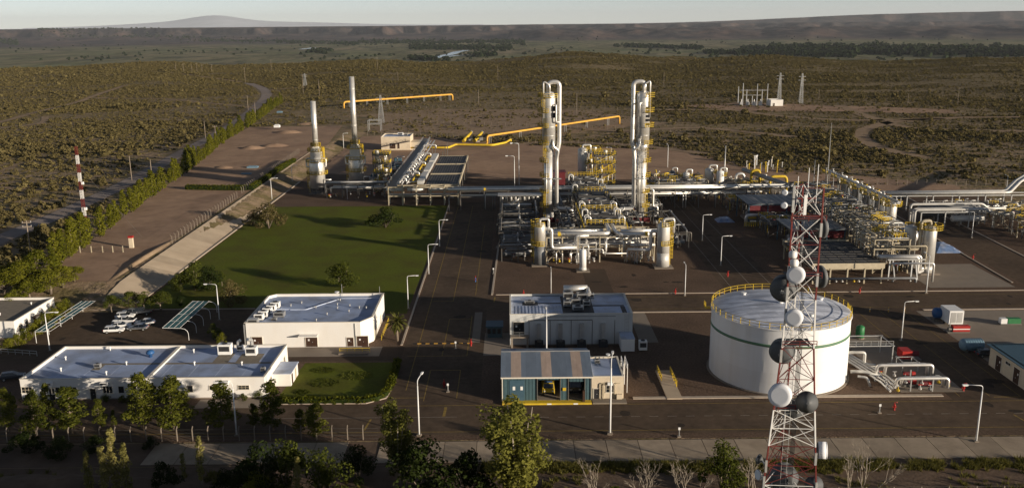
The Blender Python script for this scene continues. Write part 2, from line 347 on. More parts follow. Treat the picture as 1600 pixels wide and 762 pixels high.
# ================================================================ SETTING
# terrain: one sheet from under the camera to beyond the mesas
def terrain():
    ang = np.concatenate([np.arange(-180, -48, 6.0), np.arange(-48, 48.01, 0.2), np.arange(54, 180.1, 6.0)])
    r = [0.5]
    while r[-1] < 400: r.append(r[-1] * 1.018 + .35)
    while r[-1] < 7600: r.append(r[-1] * 1.0095)
    while r[-1] < 14500: r.append(r[-1] * 1.0055)
    while r[-1] < 26000: r.append(r[-1] * 1.012)
    r = np.array(r); A, Rr = np.meshgrid(np.radians(ang), r)
    X = Rr * np.sin(A); Y = Rr * np.cos(A); Z = hz(X, Y) - .04
    back = Y < 0; Z = np.where(back, np.clip(Z, -20, 5), Z)
    nr, na = X.shape
    co = np.stack([X, Y, Z], -1).reshape(-1, 3).astype(np.float32)
    idx = np.arange(nr * na).reshape(nr, na)
    q = np.stack([idx[:-1, :-1], idx[:-1, 1:], idx[1:, 1:], idx[1:, :-1]], -1).reshape(-1, 4)[:, ::-1]
    me = bpy.data.meshes.new('ground'); nv, nf = len(co), len(q)
    me.vertices.add(nv); me.vertices.foreach_set('co', co.ravel()); me.loops.add(nf * 4); me.loops.foreach_set('vertex_index', q.ravel().astype(np.int32))
    me.polygons.add(nf); me.polygons.foreach_set('loop_start', np.arange(0, nf * 4, 4, dtype=np.int32)); me.polygons.foreach_set('loop_total', np.full(nf, 4, np.int32))
    me.polygons.foreach_set('use_smooth', np.ones(nf, bool)); me.update(); me.validate()
    o = bpy.data.objects.new('ground', me); COL.objects.link(o); o['kind'] = 'structure'
    m, n, l = nodes_of('desert'); b = n['Principled BSDF']; b.inputs['Roughness'].default_value = .95; b.inputs['Specular IOR Level'].default_value = .1
    ge = n.new('ShaderNodeNewGeometry'); pos = ge.outputs['Position']
    def noise(sc, det=5, rough=.6, mapv=None):
        q = n.new('ShaderNodeTexNoise'); q.inputs['Scale'].default_value = sc; q.inputs['Detail'].default_value = det; q.inputs['Roughness'].default_value = rough
        v = pos
        if mapv: mp = n.new('ShaderNodeMapping'); mp.inputs['Scale'].default_value = mapv; l.new(pos, mp.inputs[0]); v = mp.outputs[0]
        l.new(v, q.inputs['Vector']); return q.outputs[0]
    def ramp(v, a, b_, c=0., d=1.):
        q = n.new('ShaderNodeMapRange'); q.inputs[1].default_value = a; q.inputs[2].default_value = b_; q.inputs[3].default_value = c; q.inputs[4].default_value = d; l.new(v, q.inputs[0]); return q.outputs[0]
    def mix(f, a, b_):
        q = n.new('ShaderNodeMix'); q.data_type = 'RGBA'
        (l.new(f, q.inputs[0]) if not isinstance(f, float) else setattr(q.inputs[0], 'default_value', f))
        for i, c in ((6, a), (7, b_)):
            if isinstance(c, tuple): q.inputs[i].default_value = (*c, 1)
            else: l.new(c, q.inputs[i])
        return q.outputs[2]
    def mth(op, a, b_):
        q = n.new('ShaderNodeMath'); q.operation = op
        for i, c in ((0, a), (1, b_)):
            if isinstance(c, (int, float)): q.inputs[i].default_value = c
            else: l.new(c, q.inputs[i])
        return q.outputs[0]
    le = n.new('ShaderNodeVectorMath'); le.operation = 'LENGTH'; l.new(pos, le.inputs[0]); dist = le.outputs['Value']
    sx = n.new('ShaderNodeSeparateXYZ'); l.new(pos, sx.inputs[0]); z = sx.outputs['Z']
    soil = mix(ramp(noise(.02), .35, .65), (.26, .185, .12), (.36, .27, .175)); soil = mix(ramp(noise(.6, 4), .3, .7), soil, (.25, .18, .12))
    scrub = mix(ramp(noise(.03), .35, .65), (.15, .122, .055), (.21, .165, .085))
    spots = ramp(noise(.11, 4, .7), .44, .56); near = mix(spots, soil, scrub)
    far = mix(ramp(noise(.045, 5, .75), .40, .6), (.20, .155, .080), (.105, .086, .036)); far = mix(ramp(noise(.004, 4), .35, .7, 0., .7), far, (.24, .18, .10))
    plat = mix(ramp(dist, 500, 1200), near, far)
    vf = mix(ramp(noise(.0011, 6, .7), .40, .62), (.24, .205, .12), (.135, .155, .062)); vf = mix(ramp(noise(.004, 6, .75, (1, .35, 1)), .5, .66, 0., .8), vf, (.29, .225, .145))
    vf = mix(ramp(noise(.02, 5, .8, (.5, .12, 1)), .46, .56, 0., .75), vf, (.085, .085, .036)); vf = mix(ramp(noise(.007, 6, .75, (.6, .2, 1)), .54, .62, 0., .8), vf, (.026, .038, .02))
    mesa = mix(ramp(noise(.0016, 6, .7), .4, .62), (.115, .076, .062), (.066, .056, .052)); mesa = mix(ramp(noise(.0035, 6, .8, (1, .45, 1)), .45, .55, 0., .9), mesa, (.026, .025, .028))  # dark noise patches put shadow into the bluff colour
    isv = mth('MULTIPLY', ramp(z, -25, -55), 1.0); c = mix(isv, plat, vf)
    c = mix(ramp(dist, 7500, 8700), c, mesa); l.new(c, b.inputs['Base Color'])
    bp = n.new('ShaderNodeBump'); bp.inputs['Strength'].default_value = .9; bp.inputs['Distance'].default_value = 1.2; l.new(noise(.16, 5, .7), bp.inputs['Height']); l.new(bp.outputs[0], b.inputs['Normal'])
    me.materials.append(m)
terrain()
# the far mountain beyond the mesas
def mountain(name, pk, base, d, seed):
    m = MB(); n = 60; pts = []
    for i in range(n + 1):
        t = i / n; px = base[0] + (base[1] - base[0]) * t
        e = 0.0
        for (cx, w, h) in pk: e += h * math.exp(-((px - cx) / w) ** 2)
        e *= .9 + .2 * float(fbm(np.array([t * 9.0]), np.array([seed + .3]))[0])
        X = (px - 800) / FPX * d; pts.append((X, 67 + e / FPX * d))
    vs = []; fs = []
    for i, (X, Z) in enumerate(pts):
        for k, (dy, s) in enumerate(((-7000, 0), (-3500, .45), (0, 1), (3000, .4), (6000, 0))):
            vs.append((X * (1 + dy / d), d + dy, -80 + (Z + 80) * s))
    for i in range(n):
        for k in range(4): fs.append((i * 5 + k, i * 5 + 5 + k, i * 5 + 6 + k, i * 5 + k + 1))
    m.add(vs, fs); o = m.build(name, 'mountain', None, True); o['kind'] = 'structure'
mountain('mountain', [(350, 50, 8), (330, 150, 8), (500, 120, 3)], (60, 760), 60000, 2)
# river reaches in the valley
def vz(px, py): return g(px, py, -78.0)
for i, P in enumerate(([(672, 92), (690, 88), (705, 85), (716, 81), (730, 79)], [(470, 77), (482, 75.5), (492, 74)], [(735, 86), (712, 87.5), (690, 90)])):
    pts = smooth_path([vz(*p) for p in P], 5); W = (50, 36, 30)[i]
    o = strip(pts, W, 1.2, lambda x, y: hz1(x, y)).build('river', 'river'); o['kind'] = 'structure'
def ragged(P, amp):
    out = []; rq = random.Random(len(P))
    for a, b in zip(P, P[1:] + P[:1]):
        L = math.dist(a, b); k = max(1, int(L / (amp * 1.1)))
        for i in range(k):
            t = i / k; j = 0 if i == 0 else rq.uniform(-1, 1) * amp * .6; nx, ny = -(b[1] - a[1]) / L, (b[0] - a[0]) / L
            out.append((a[0] + (b[0] - a[0]) * t + nx * j, a[1] + (b[1] - a[1]) * t + ny * j))
    return out
# ---- level ground inside the fence, laid as sheets
yard = struct('gravel_yard', [(-112, 137), (185, 137), (185, 345), (150, 345), (110, 400), (-60, 480), (-93.5, 480), (-93.5, 222), (-112, 212)], .004, 'gravel')
struct('north_dirt_yard', ragged([(-93, 415), (-30, 400), (56, 392), (150, 352), (185, 352), (185, 372), (118, 420), (95, 492), (10, 515), (-60, 560), (-93, 560)], 3.0), .012, 'dirt')
struct('sandy_clearing', ragged([(-90, 575), (30, 560), (110, 620), (60, 720), (-60, 745), (-130, 690)], 14), .002, 'pale_dirt')
front = struct('front_road', rect(-130, 139, 190, 151.6), .014, 'asphalt')
road2 = struct('central_road', rect(-23.2, 151.6, -6.2, 342), .014, 'asphalt')
cross = struct('cross_road', rect(-6.2, 205, 190, 217.5), .014, 'asphalt')
east = struct('tank_road', rect(80, 151.6, 95, 205), .014, 'asphalt')
mid = struct('process_road', rect(55, 217.5, 70, 345), .014, 'asphalt')
rite = struct('perimeter_road', [(133, 217.5), (146, 217.5), (153, 345), (140, 345)], .014, 'asphalt')
back = struct('back_road', rect(-60, 372, 150, 382), .014, 'asphalt')
lot = struct('car_park', rect(-109, 173.5, -62, 208.5), .014, 'asphalt')
bay = struct('service_apron', rect(-46, 173.5, -23.2, 182), .014, 'asphalt_patch')
struct('kiosk_apron', rect(-6.2, 176, -.6, 190), .014, 'concrete_grey')
lawn = struct('lawn', [(-92.5, 210), (-62, 210), (-62, 204.4), (-25.4, 204.4), (-24.2, 336), (-93.2, 336)], .02, 'lawn')
lawn2 = struct('small_lawn', [(-44, 153.2), (-27, 153.2), (-24.2, 155.2), (-23.6, 158), (-23.8, 172.6), (-42.5, 172.6)], .02, 'lawn')
struct('verge_soil', [(-130, 60), (190, 60), (190, 128.4), (-130, 128.4)], .006, 'fore_soil')
def kerb(parent, pts, w=.35, h=.14, z=.0):
    for a, b in zip(pts[:-1], pts[1:]):
        L = math.dist(a, b); rz = math.atan2(b[1] - a[1], b[0] - a[0])
        MB().box(((a[0] + b[0]) / 2, (a[1] + b[1]) / 2, z + h / 2), (L, w, h), rz).build('kerb', 'kerb', parent)
kerb(cross, [(-4.2, 219), (54, 219)]); kerb(cross, [(71, 219), (132, 219)]); kerb(cross, [(27, 203.8), (79, 203.8)], .5); kerb(cross, [(98, 203.8), (140, 203.8)], .7)
kerb(front, [(22, 153.4), (79, 153.4)], .9, .16); kerb(front, [(-46, 152.1), (-27, 152.1), (-23.6, 154.4), (-23.2, 158), (-23.4, 172)], .3); kerb(road2, [(-24, 182.5), (-24.0, 336)], .45, .18)
kerb(road2, [(-5.2, 219), (-4.1, 275)], .5, .18); kerb(rite, [(147.6, 219), (154.5, 345)], .5); kerb(rite, [(131.4, 226), (138.5, 345)], .4); kerb(lot, [(-109, 209.2), (-63, 209.2)], .35)
def line(parent, a, b, w=.16, mat='line_yellow', dash=0):
    L = math.dist(a, b); rz = math.atan2(b[1] - a[1], b[0] - a[0]); k = int(L / (dash * 2)) if dash else 1
    for i in range(k):
        t0 = i / k; t1 = (i + .5) / k if dash else 1
        p = [a[c] + (b[c] - a[c]) * t0 for c in (0, 1)]; q = [a[c] + (b[c] - a[c]) * t1 for c in (0, 1)]
        n_ = (-math.sin(rz) * w / 2, math.cos(rz) * w / 2)
        MB().sheet([(p[0] - n_[0], p[1] - n_[1]), (q[0] - n_[0], q[1] - n_[1]), (q[0] + n_[0], q[1] + n_[1]), (p[0] + n_[0], p[1] + n_[1])], .019).build('road_marking', mat, parent)
line(front, (-100, 140.1), (140, 140.1)); line(front, (-22, 150.9), (140, 150.9)); line(front, (-5, 145.6), (120, 145.6), .14, 'line_white', 1.6)
line(front, (-45, 146), (-10, 146), .12, 'line_white'); line(front, (-12.3, 146.2), (-12.2, 150.2), .5); line(front, (-25.5, 141), (-25, 145.4), .35); line(front, (88.5, 139.8), (87.5, 145), .3)
for x, y0, y1 in ((-20.3, 158, 335), (-14.8, 176, 200), (-14.8, 214, 335), (-9.6, 176, 202), (-9.4, 219, 300), (-16.5, 153, 168)): line(road2, (x, y0), (x, y1))
for y, x0, x1 in ((200, -14.8, -9.6), (176, -22, -9.6), (168, -16.5, -10.5), (154.5, -22.6, -16.6), (214, -20, -14.8)): line(road2, (x0, y), (x1, y), .2)
line(road2, (-10.5, 154), (-10.5, 168)); line(cross, (-2, 206.4), (180, 206.4), .12); line(cross, (-2, 216), (180, 216), .12); line(cross, (-4.6, 213), (-4.4, 217), .35)
for x in (82, 87.5, 93): line(east, (x, 153), (x, 204), .12)
line(east, (88, 152.6), (93, 152.6), .25)
for x in (57, 62.5, 68): line(mid, (x, 219), (x, 340), .14, 'line_white')
# oil-dark repairs and paler pads of the paving
for i, (x0, y0, x1, y1, mt) in enumerate(((27.5, 183, 31.5, 204, 'concrete_grey'), (-9, 184, -7.2, 205, 'concrete_grey'), (96, 166, 106, 203, 'concrete_grey'), (106, 180, 150, 203, 'concrete_grey'), (108, 222, 130, 245, 'concrete_grey'), (-5, 268, 12, 271, 'concrete_grey'), (19.5, 219.5, 26, 243, 'asphalt_patch'), (72, 155, 84, 170, 'concrete_grey'), (71, 170, 80, 186, 'concrete_grey'), (-58.5, 176.2, -28, 181.9, 'concrete_grey'), (-58, 150.6, -46, 154.6, 'concrete_grey'))):
    struct('paved_pad', rect(x0, y0, x1, y1), .0165 + .0004 * i, mt)
rq = random.Random(4)
for i in range(34):      # bitumen repairs and oil stains
    rx0, ry0, rx1, ry1 = rq.choice(((-20, 140, 120, 151), (-22, 155, -7, 330), (0, 206, 150, 217), (81, 155, 94, 203), (56, 220, 69, 330), (-108, 175, -64, 207), (8, 222, 52, 240)))
    cx_, cy_ = rq.uniform(rx0 + 2, rx1 - 2), rq.uniform(ry0 + 1.5, ry1 - 1.5); a_, b_ = rq.uniform(.5, 2.4), rq.uniform(.5, 1.6)
    struct('bitumen_patch', [(cx_ + a_ * math.cos(k * .7) * rq.uniform(.7, 1.1), cy_ + b_ * math.sin(k * .7) * rq.uniform(.7, 1.1)) for k in range(9)], .0215 + i * .0001, 'bitumen')
# raised dirt ground west of the bank, tracks
def draped(name, P, w, mat, dz=.05, k=5):
    pts = smooth_path(P, k); ws = w
    if isinstance(w, (list, tuple)): ws = list(np.interp(np.linspace(0, 1, len(pts)), np.linspace(0, 1, len(w)), w))
    o = strip(pts, ws, dz, hz1).build(name, mat); o['kind'] = 'structure'; return o
draped('west_dirt_yard', [(-116, 226), (-119, 280), (-124, 350), (-128, 420), (-134, 500), (-146, 610)], [22, 27, 36, 46, 62, 62], 'dirt', .03)
G2 = lambda px, py: g(px, py, 2.5)
drive = [G2(*p) for p in ((-60, 405), (0, 374), (100, 332), (200, 285), (280, 241), (340, 206), (395, 166), (416, 146), (408, 134), (380, 122))]
draped('dirt_road', drive, [8, 8, 8, 8, 7.5, 7, 8, 10, 11, 11], 'track', .07)
TR = [[(-20, 192), (40, 176), (100, 161), (150, 147), (200, 134)], [(70, 178), (60, 190), (-20, 200)], [(160, 120), (230, 112), (300, 116), (380, 121)], [(150, 150), (260, 152), (400, 165)], [(420, 138), (560, 128), (760, 132)], [(700, 235), (860, 222), (1000, 228), (1100, 240)], [(1040, 172), (1140, 172), (1220, 182), (1330, 188), (1480, 186)], [(1310, 165), (1420, 200), (1600, 205)], [(1620, 183), (1500, 184), (1400, 190), (1352, 202), (1346, 214), (1372, 230), (1440, 246)], [(880, 196), (960, 205), (1090, 200), (1240, 214)]]
for P in TR: draped('dirt_track', [g(px, py, 2 if px < 600 else 0) for px, py in P], 5 if P[0][0] < 600 else 9, 'pale_dirt', .12, 14)
struct('substation_clearing', ragged([(170, 705), (250, 690), (330, 668), (335, 700), (250, 745), (190, 772), (135, 752)], 14), .10, 'dirt')
# ---- concrete bank along the west side of the lawn: sloping cast slabs
bank = T('concrete_bank', 'tan sloped concrete slab bank along the west edge of the big lawn', 'bank', (-96, 225, 0))
y = 214.0; i = 0
while y < 478:
    x0 = -93.6 - (y - 225) * .014; d = 5.6; zt = 2.52 * float(sst(206, 228, y + 2.8)); zt2 = 2.52 * float(sst(206, 228, y + d)); zt1 = 2.52 * float(sst(206, 228, y))
    if not (392 < y < 400):
        m = MB(); y2 = y + d - .07; xa, xb = x0, x0 - 9.0
        m.add([(xa, y, .12), (xa, y2, .12), (xb, y2, zt2 + .16), (xb, y, zt1 + .16), (xa, y, -.1), (xa, y2, -.1), (xb, y2, zt2 - .2), (xb, y, zt1 - .2)], [(0, 1, 2, 3), (4, 7, 6, 5), (0, 4, 5, 1), (1, 5, 6, 2), (2, 6, 7, 3), (3, 7, 4, 0)])
        m.build('concrete_slab', 'concrete', bank)
    y += d; i += 1
m = MB().bb(-94.0, 214, 0, -93.35, 392, .25); m.build('gutter', 'kerb', bank)
# ---- concrete walk in front of the front road, slab by slab
walk = struct('front_walk', rect(-112, 128.6, 150, 136.6), .008, 'fore_soil'); x = -112.0
while x < 148:
    if x > -62 and not (-29 < x < -23):
        j = rnd.uniform(-.012, .012); m = MB()
        m.add([(x, 129.2, -.2), (x + 5.2, 129.2, -.2), (x + 5.2, 136.2, -.1), (x, 136.2, -.1), (x, 129.2, .05 + j), (x + 5.2, 129.2, .05 - j), (x + 5.2, 136.2, .14 - j), (x, 136.2, .14 + j)], [(0, 3, 2, 1), (4, 5, 6, 7), (0, 1, 5, 4), (1, 2, 6, 5), (2, 3, 7, 6), (3, 0, 4, 7)])
        m.build('concrete_slab', 'walk', walk)
    x += 5.3
# low earth mounds in the west yard and the near verge
def mound(name, label, cx, cy, rx, ry, h, mat, seed, z0=0.0, cat='mound'):
    vs = []; fs = []; n, k = 22, 6
    for i in range(k + 1):
        r = i / k
        for j in range(n):
            a = 2 * math.pi * j / n; w = 1 + .3 * (float(fbm(np.array([math.cos(a) * 1.4 + seed]), np.array([math.sin(a) * 1.4]))[0]) - .5) * 2
            x = cx + rx * r * w * math.cos(a); y = cy + ry * r * w * math.sin(a)
            zz = h * (1 - r * r) ** 1.3 * (.7 + .6 * float(fbm(np.array([x * .4]), np.array([y * .4]), seed)[0])); vs.append((x, y, z0 + zz - .05))
    for i in range(k):
        for j in range(n): fs.append((i * n + j, (i + 1) * n + j, (i + 1) * n + (j + 1) % n, i * n + (j + 1) % n))
    o = MB().add(vs, fs).build(name, mat, None, True); return tag(o, label, cat)
for i, (px, py, rx, ry, h, lb) in enumerate(((450, 205, 9, 8, 1.8, 'brown soil heap nearest the windbreak in the west yard'), (430, 228, 8, 5, 1.6, 'low soil heap behind the blue tarpaulins'), (395, 232, 7, 5, 1.5, 'long low soil heap beside the windbreak'), (480, 190, 10, 6, 1.2, 'soil heap left of the shorter furnace stack'), (350, 262, 5, 4, 1.0, 'small dark soil heap by the clipped hedge'))):
    x, y = G2(px, py); mound('soil_heap', lb, x, y, rx, ry, h, 'dirt', i + 3, hz1(x, y))
for i in range(9):
    t = i / 8; x = -108.5 + 2.5 * math.sin(i) * .3; y = 228 + 50 * t
mound('spoil_ridge', 'pale ridge of dug earth beside the trench along the wire fence', -106.0, 250, 1.2, 26, .8, 'pale_dirt', 4, 2.5)
mound('near_slope', 'bare earth slope in the bottom left corner under the shrubs', -66, 119, 26, 6.5, 3.2, 'fore_soil', 8, 0.0, 'slope')
# ================================================================ scrub, grass and far woods (uncountable)
def leafball(m, c, R, n, sz, rr, squash=1.0, up=.3):
    for _ in range(n):
        while True:
            p = Vector((rr.uniform(-1, 1), rr.uniform(-1, 1), rr.uniform(-1, 1)))
            if p.length < 1: break
        p = p.normalized() * (p.length ** .45)
        q = Vector((c[0] + p.x * R, c[1] + p.y * R, c[2] + p.z * R * squash))
        nrm = (p + Vector((rr.gauss(0, .6), rr.gauss(0, .6), rr.gauss(0, .6) + up))).normalized()
        a = nrm.orthogonal().normalized(); a.rotate(Matrix.Rotation(rr.uniform(0, 6.28), 3, nrm)); b = nrm.cross(a); s = sz * rr.uniform(.6, 1.3)
        m.add([tuple(q - a * s - b * s * .6), tuple(q + a * s - b * s * .6), tuple(q + a * s * .7 + b * s * .7), tuple(q - a * s * .7 + b * s * .7)], [(0, 1, 2, 3)])
def proto_collection(name, meshes):
    c = bpy.data.collections.new(name)
    for me in meshes: c.objects.link(bpy.data.objects.new(me.name, me))
    return c
def mesh_only(m, name, mat):
    me = bpy.data.meshes.new(name); me.from_pydata(m.v, [], m.f); me.materials.append(MATS[mat]); return me
bushes = []
for k in range(5):
    m = MB(); rr = random.Random(k); nb = (1, 2, 3, 2, 1)[k]
    for j in range(nb): leafball(m, (rr.uniform(-.4, .4) * (nb > 1), rr.uniform(-.4, .4) * (nb > 1), .42), .75 if nb == 1 else .55, 60 // nb, .24, rr, .72)
    bushes.append(mesh_only(m, 'bush', 'leaf_scrub'))
scatter_col = proto_collection('scrub_plants', bushes)
def scatter(name, pts, scl, col, label, cat, seed=0, sz=None):
    me = bpy.data.meshes.new(name); n = len(pts); me.vertices.add(n); me.vertices.foreach_set('co', np.asarray(pts, np.float32).ravel())
    rs = np.random.default_rng(seed)
    a = me.attributes.new('rotz', 'FLOAT', 'POINT'); a.data.foreach_set('value', rs.uniform(0, 6.28, n).astype(np.float32))
    s3 = np.stack([scl, scl, scl * (rs.uniform(.7, 1.15, n) if sz is None else sz)], -1).astype(np.float32)
    a = me.attributes.new('scl', 'FLOAT_VECTOR', 'POINT'); a.data.foreach_set('vector', s3.ravel())
    o = bpy.data.objects.new(name, me); COL.objects.link(o); o['kind'] = 'stuff'; tag(o, label, cat)
    ng = bpy.data.node_groups.new(name, 'GeometryNodeTree'); ng.interface.new_socket('Geometry', in_out='INPUT', socket_type='NodeSocketGeometry'); ng.interface.new_socket('Geometry', in_out='OUTPUT', socket_type='NodeSocketGeometry')
    N, L = ng.nodes, ng.links; gi = N.new('NodeGroupInput'); go = N.new('NodeGroupOutput')
    ip = N.new('GeometryNodeInstanceOnPoints'); ci = N.new('GeometryNodeCollectionInfo'); ci.inputs['Collection'].default_value = col
    ci.inputs['Separate Children'].default_value = True; ci.inputs['Reset Children'].default_value = True; ip.inputs['Pick Instance'].default_value = True
    mp = N.new('GeometryNodeMeshToPoints'); L.new(gi.outputs[0], mp.inputs[0]); L.new(mp.outputs[0], ip.inputs['Points']); L.new(ci.outputs[0], ip.inputs['Instance'])
    na = N.new('GeometryNodeInputNamedAttribute'); na.data_type = 'FLOAT'; na.inputs[0].default_value = 'rotz'
    cx = N.new('ShaderNodeCombineXYZ'); L.new([s for s in na.outputs if s.enabled][0], cx.inputs[2]); e2r = N.new('FunctionNodeEulerToRotation'); L.new(cx.outputs[0], e2r.inputs[0]); L.new(e2r.outputs[0], ip.inputs['Rotation'])
    nb = N.new('GeometryNodeInputNamedAttribute'); nb.data_type = 'FLOAT_VECTOR'; nb.inputs[0].default_value = 'scl'; L.new([s for s in nb.outputs if s.enabled][0], ip.inputs['Scale'])
    L.new(ip.outputs[0], go.inputs[0]); md = o.modifiers.new('scatter', 'NODES'); md.node_group = ng
    return o
def inside(px, py, poly):
    r = np.zeros(px.shape, bool); n = len(poly)
    for i in range(n):
        (x1, y1), (x2, y2) = poly[i], poly[(i + 1) % n]
        c = ((y1 > py) != (y2 > py)) & (px < (x2 - x1) * (py - y1) / (y2 - y1 + 1e-12) + x1); r ^= c
    return r
def near_path(px, py, path, w):
    r = np.zeros(px.shape, bool)
    for (x1, y1), (x2, y2) in zip(path[:-1], path[1:]):
        dx, dy = x2 - x1, y2 - y1; t = np.clip(((px - x1) * dx + (py - y1) * dy) / (dx * dx + dy * dy), 0, 1)
        r |= np.hypot(px - x1 - t * dx, py - y1 - t * dy) < w
    return r
def scrub():
    rs = np.random.default_rng(5); N = 760000
    az = np.radians(rs.uniform(-36, 36, N)); d = np.sqrt(rs.uniform(130 ** 2, 2000 ** 2, N)); x = d * np.sin(az); y = d * np.cos(az)
    d2 = 130 + 770 * np.sqrt(rs.uniform(0, 1, 60000)); a2 = np.radians(rs.uniform(-36, 36, 60000)); x = np.concatenate([x, d2 * np.sin(a2)]); y = np.concatenate([y, d2 * np.cos(a2)])
    plant = [(-300, 0), (-300, 140), (-135, 140), (-135, 225), (-147, 300), (-150, 400), (-166, 500), (-180, 610), (-105, 625), (-92, 565), (-60, 552), (10, 508), (90, 484), (112, 416), (146, 370), (290, 366), (290, 0)]
    keep = ~inside(x, y, plant) & ~near_path(x, y, drive, 6.5)
    for P in TR: keep &= ~near_path(x, y, [g(px, py, 2 if px < 600 else 0) for px, py in P], 4.5)
    dens = (.27 + 1.2 * np.clip((fbm(x / 85, y / 45, 77) - .36) * 2.4, -.12, .75)) * np.where(x < -130, .75 + .25 * sst(.36, .52, fbm(x / 240, y / 110, 87)), .42 + .58 * sst(.36, .52, fbm(x / 240, y / 110, 87)))
    sandy = inside(x, y, [(-190, 640), (-100, 565), (40, 540), (130, 600), (95, 760), (10, 900), (-130, 920), (-220, 800)]); dens = np.where(sandy, dens * .28, dens)
    clr = inside(x, y, [(170, 705), (250, 690), (330, 668), (335, 700), (250, 745), (190, 772), (135, 752)]); dens = np.where(clr, dens * .2, dens)
    keep &= rs.uniform(0, 1, len(x)) < np.clip(dens, .05, 1); x, y = x[keep], y[keep]
    z = hz(x, y); ok = z > -12; x, y, z = x[ok], y[ok], z[ok]
    s = rs.lognormal(-.56, .5, len(x)) * (1 + .25 * sst(900, 1800, np.hypot(x, y))) * (.65 + .8 * fbm(x / 70, y / 70, 91))
    print('scrub', len(x)); scatter('desert_scrub', np.stack([x, y, z - .1], -1), s, scatter_col, 'olive grey desert bushes dotted over the plain all around the plant', 'scrub', 1)
scrub()
# grass tufts along the foot of the front walk and on the verge
def verge():
    rs = np.random.default_rng(9); N = 2600
    x = rs.uniform(-5, 120, N); y = 126.9 + rs.normal(0, .75, N); k = (fbm(x / 4, y / 4, 5) > .36) & (y < 128.6); x, y = x[k], y[k]
    x2 = rs.uniform(-105, 110, 1700); y2 = rs.uniform(112, 127, 1700); k = fbm(x2 / 6, y2 / 6, 8) > .58; x = np.concatenate([x, x2[k]]); y = np.concatenate([y, y2[k]])
    m = []
    for q in range(3):
        b = MB(); rr = random.Random(q + 60)
        for _ in range(26):
            a = rr.uniform(0, 6.28); r = rr.uniform(0, .5); l_ = rr.uniform(.3, .8); p = Vector((math.cos(a) * r, math.sin(a) * r, 0)); t = Vector((math.cos(a) * .5, math.sin(a) * .5, 1)) * l_; s_ = Vector((-math.sin(a), math.cos(a), 0)) * .07
            b.add([tuple(p - s_), tuple(p + s_), tuple(p + t)], [(0, 1, 2)])
        m.append(mesh_only(b, 'tuft', 'leaf_grass'))
    scatter('verge_grass', np.stack([x, y, np.zeros(len(x))], -1), rs.uniform(.6, 1.3, len(x)), proto_collection('tufts', m), 'yellow green rough grass along the foot of the concrete walk', 'grass', 3)
verge()
def belts():
    rs = np.random.default_rng(13); X = []; S = []
    B = [((1205, 80), (1700, 84), 9, 900), ((1160, 76), (1420, 78), 5, 380), ((1100, 84), (1330, 88), 4, 260), ((560, 66), (820, 67), 5, 420), ((60, 62), (250, 61), 4, 260), ((250, 63), (480, 66), 3, 160), ((640, 74), (800, 77), 6, 330), ((430, 66), (560, 69), 4, 140), ((0, 68), (30, 69), 3, 60), ((740, 88), (775, 87), 3, 60), ((480, 82), (520, 80), 3, 36), ((640, 92), (700, 96), 3, 40), ((960, 72), (1100, 76), 3, 160)]
    for (a, b, wd, n) in B:
        for _ in range(n):
            t = rs.uniform(); px = a[0] + (b[0] - a[0]) * t; py = a[1] + (b[1] - a[1]) * t + rs.normal(0, wd * .33); x, y = g(px, min(py, 97), -80); X.append((x, y, 0)); S.append(rs.uniform(9, 17) * (1.5 if a[0] > 1190 else 1))
    for _ in range(900):
        px, py = rs.uniform(-40, 1640), rs.uniform(60, 96); x, y = g(px, py, -80)
        if fbm(np.array([x / 700]), np.array([y / 1400]), 5)[0] > .47: X.append((x, y, 0)); S.append(rs.uniform(5, 10))
    X = np.array(X); X[:, 2] = hz(X[:, 0], X[:, 1]) - 1; m = []
    for q in range(3):
        b_ = MB(); rr = random.Random(q + 90); leafball(b_, (0, 0, .5), .8, 40, .36, rr, .9); m.append(mesh_only(b_, 'treetop', 'leaf_belt'))
    scatter('river_woods', np.array(X), np.array(S), proto_collection('treetops', m), 'dark belts of trees along the river in the far valley', 'woods', 4)
belts()
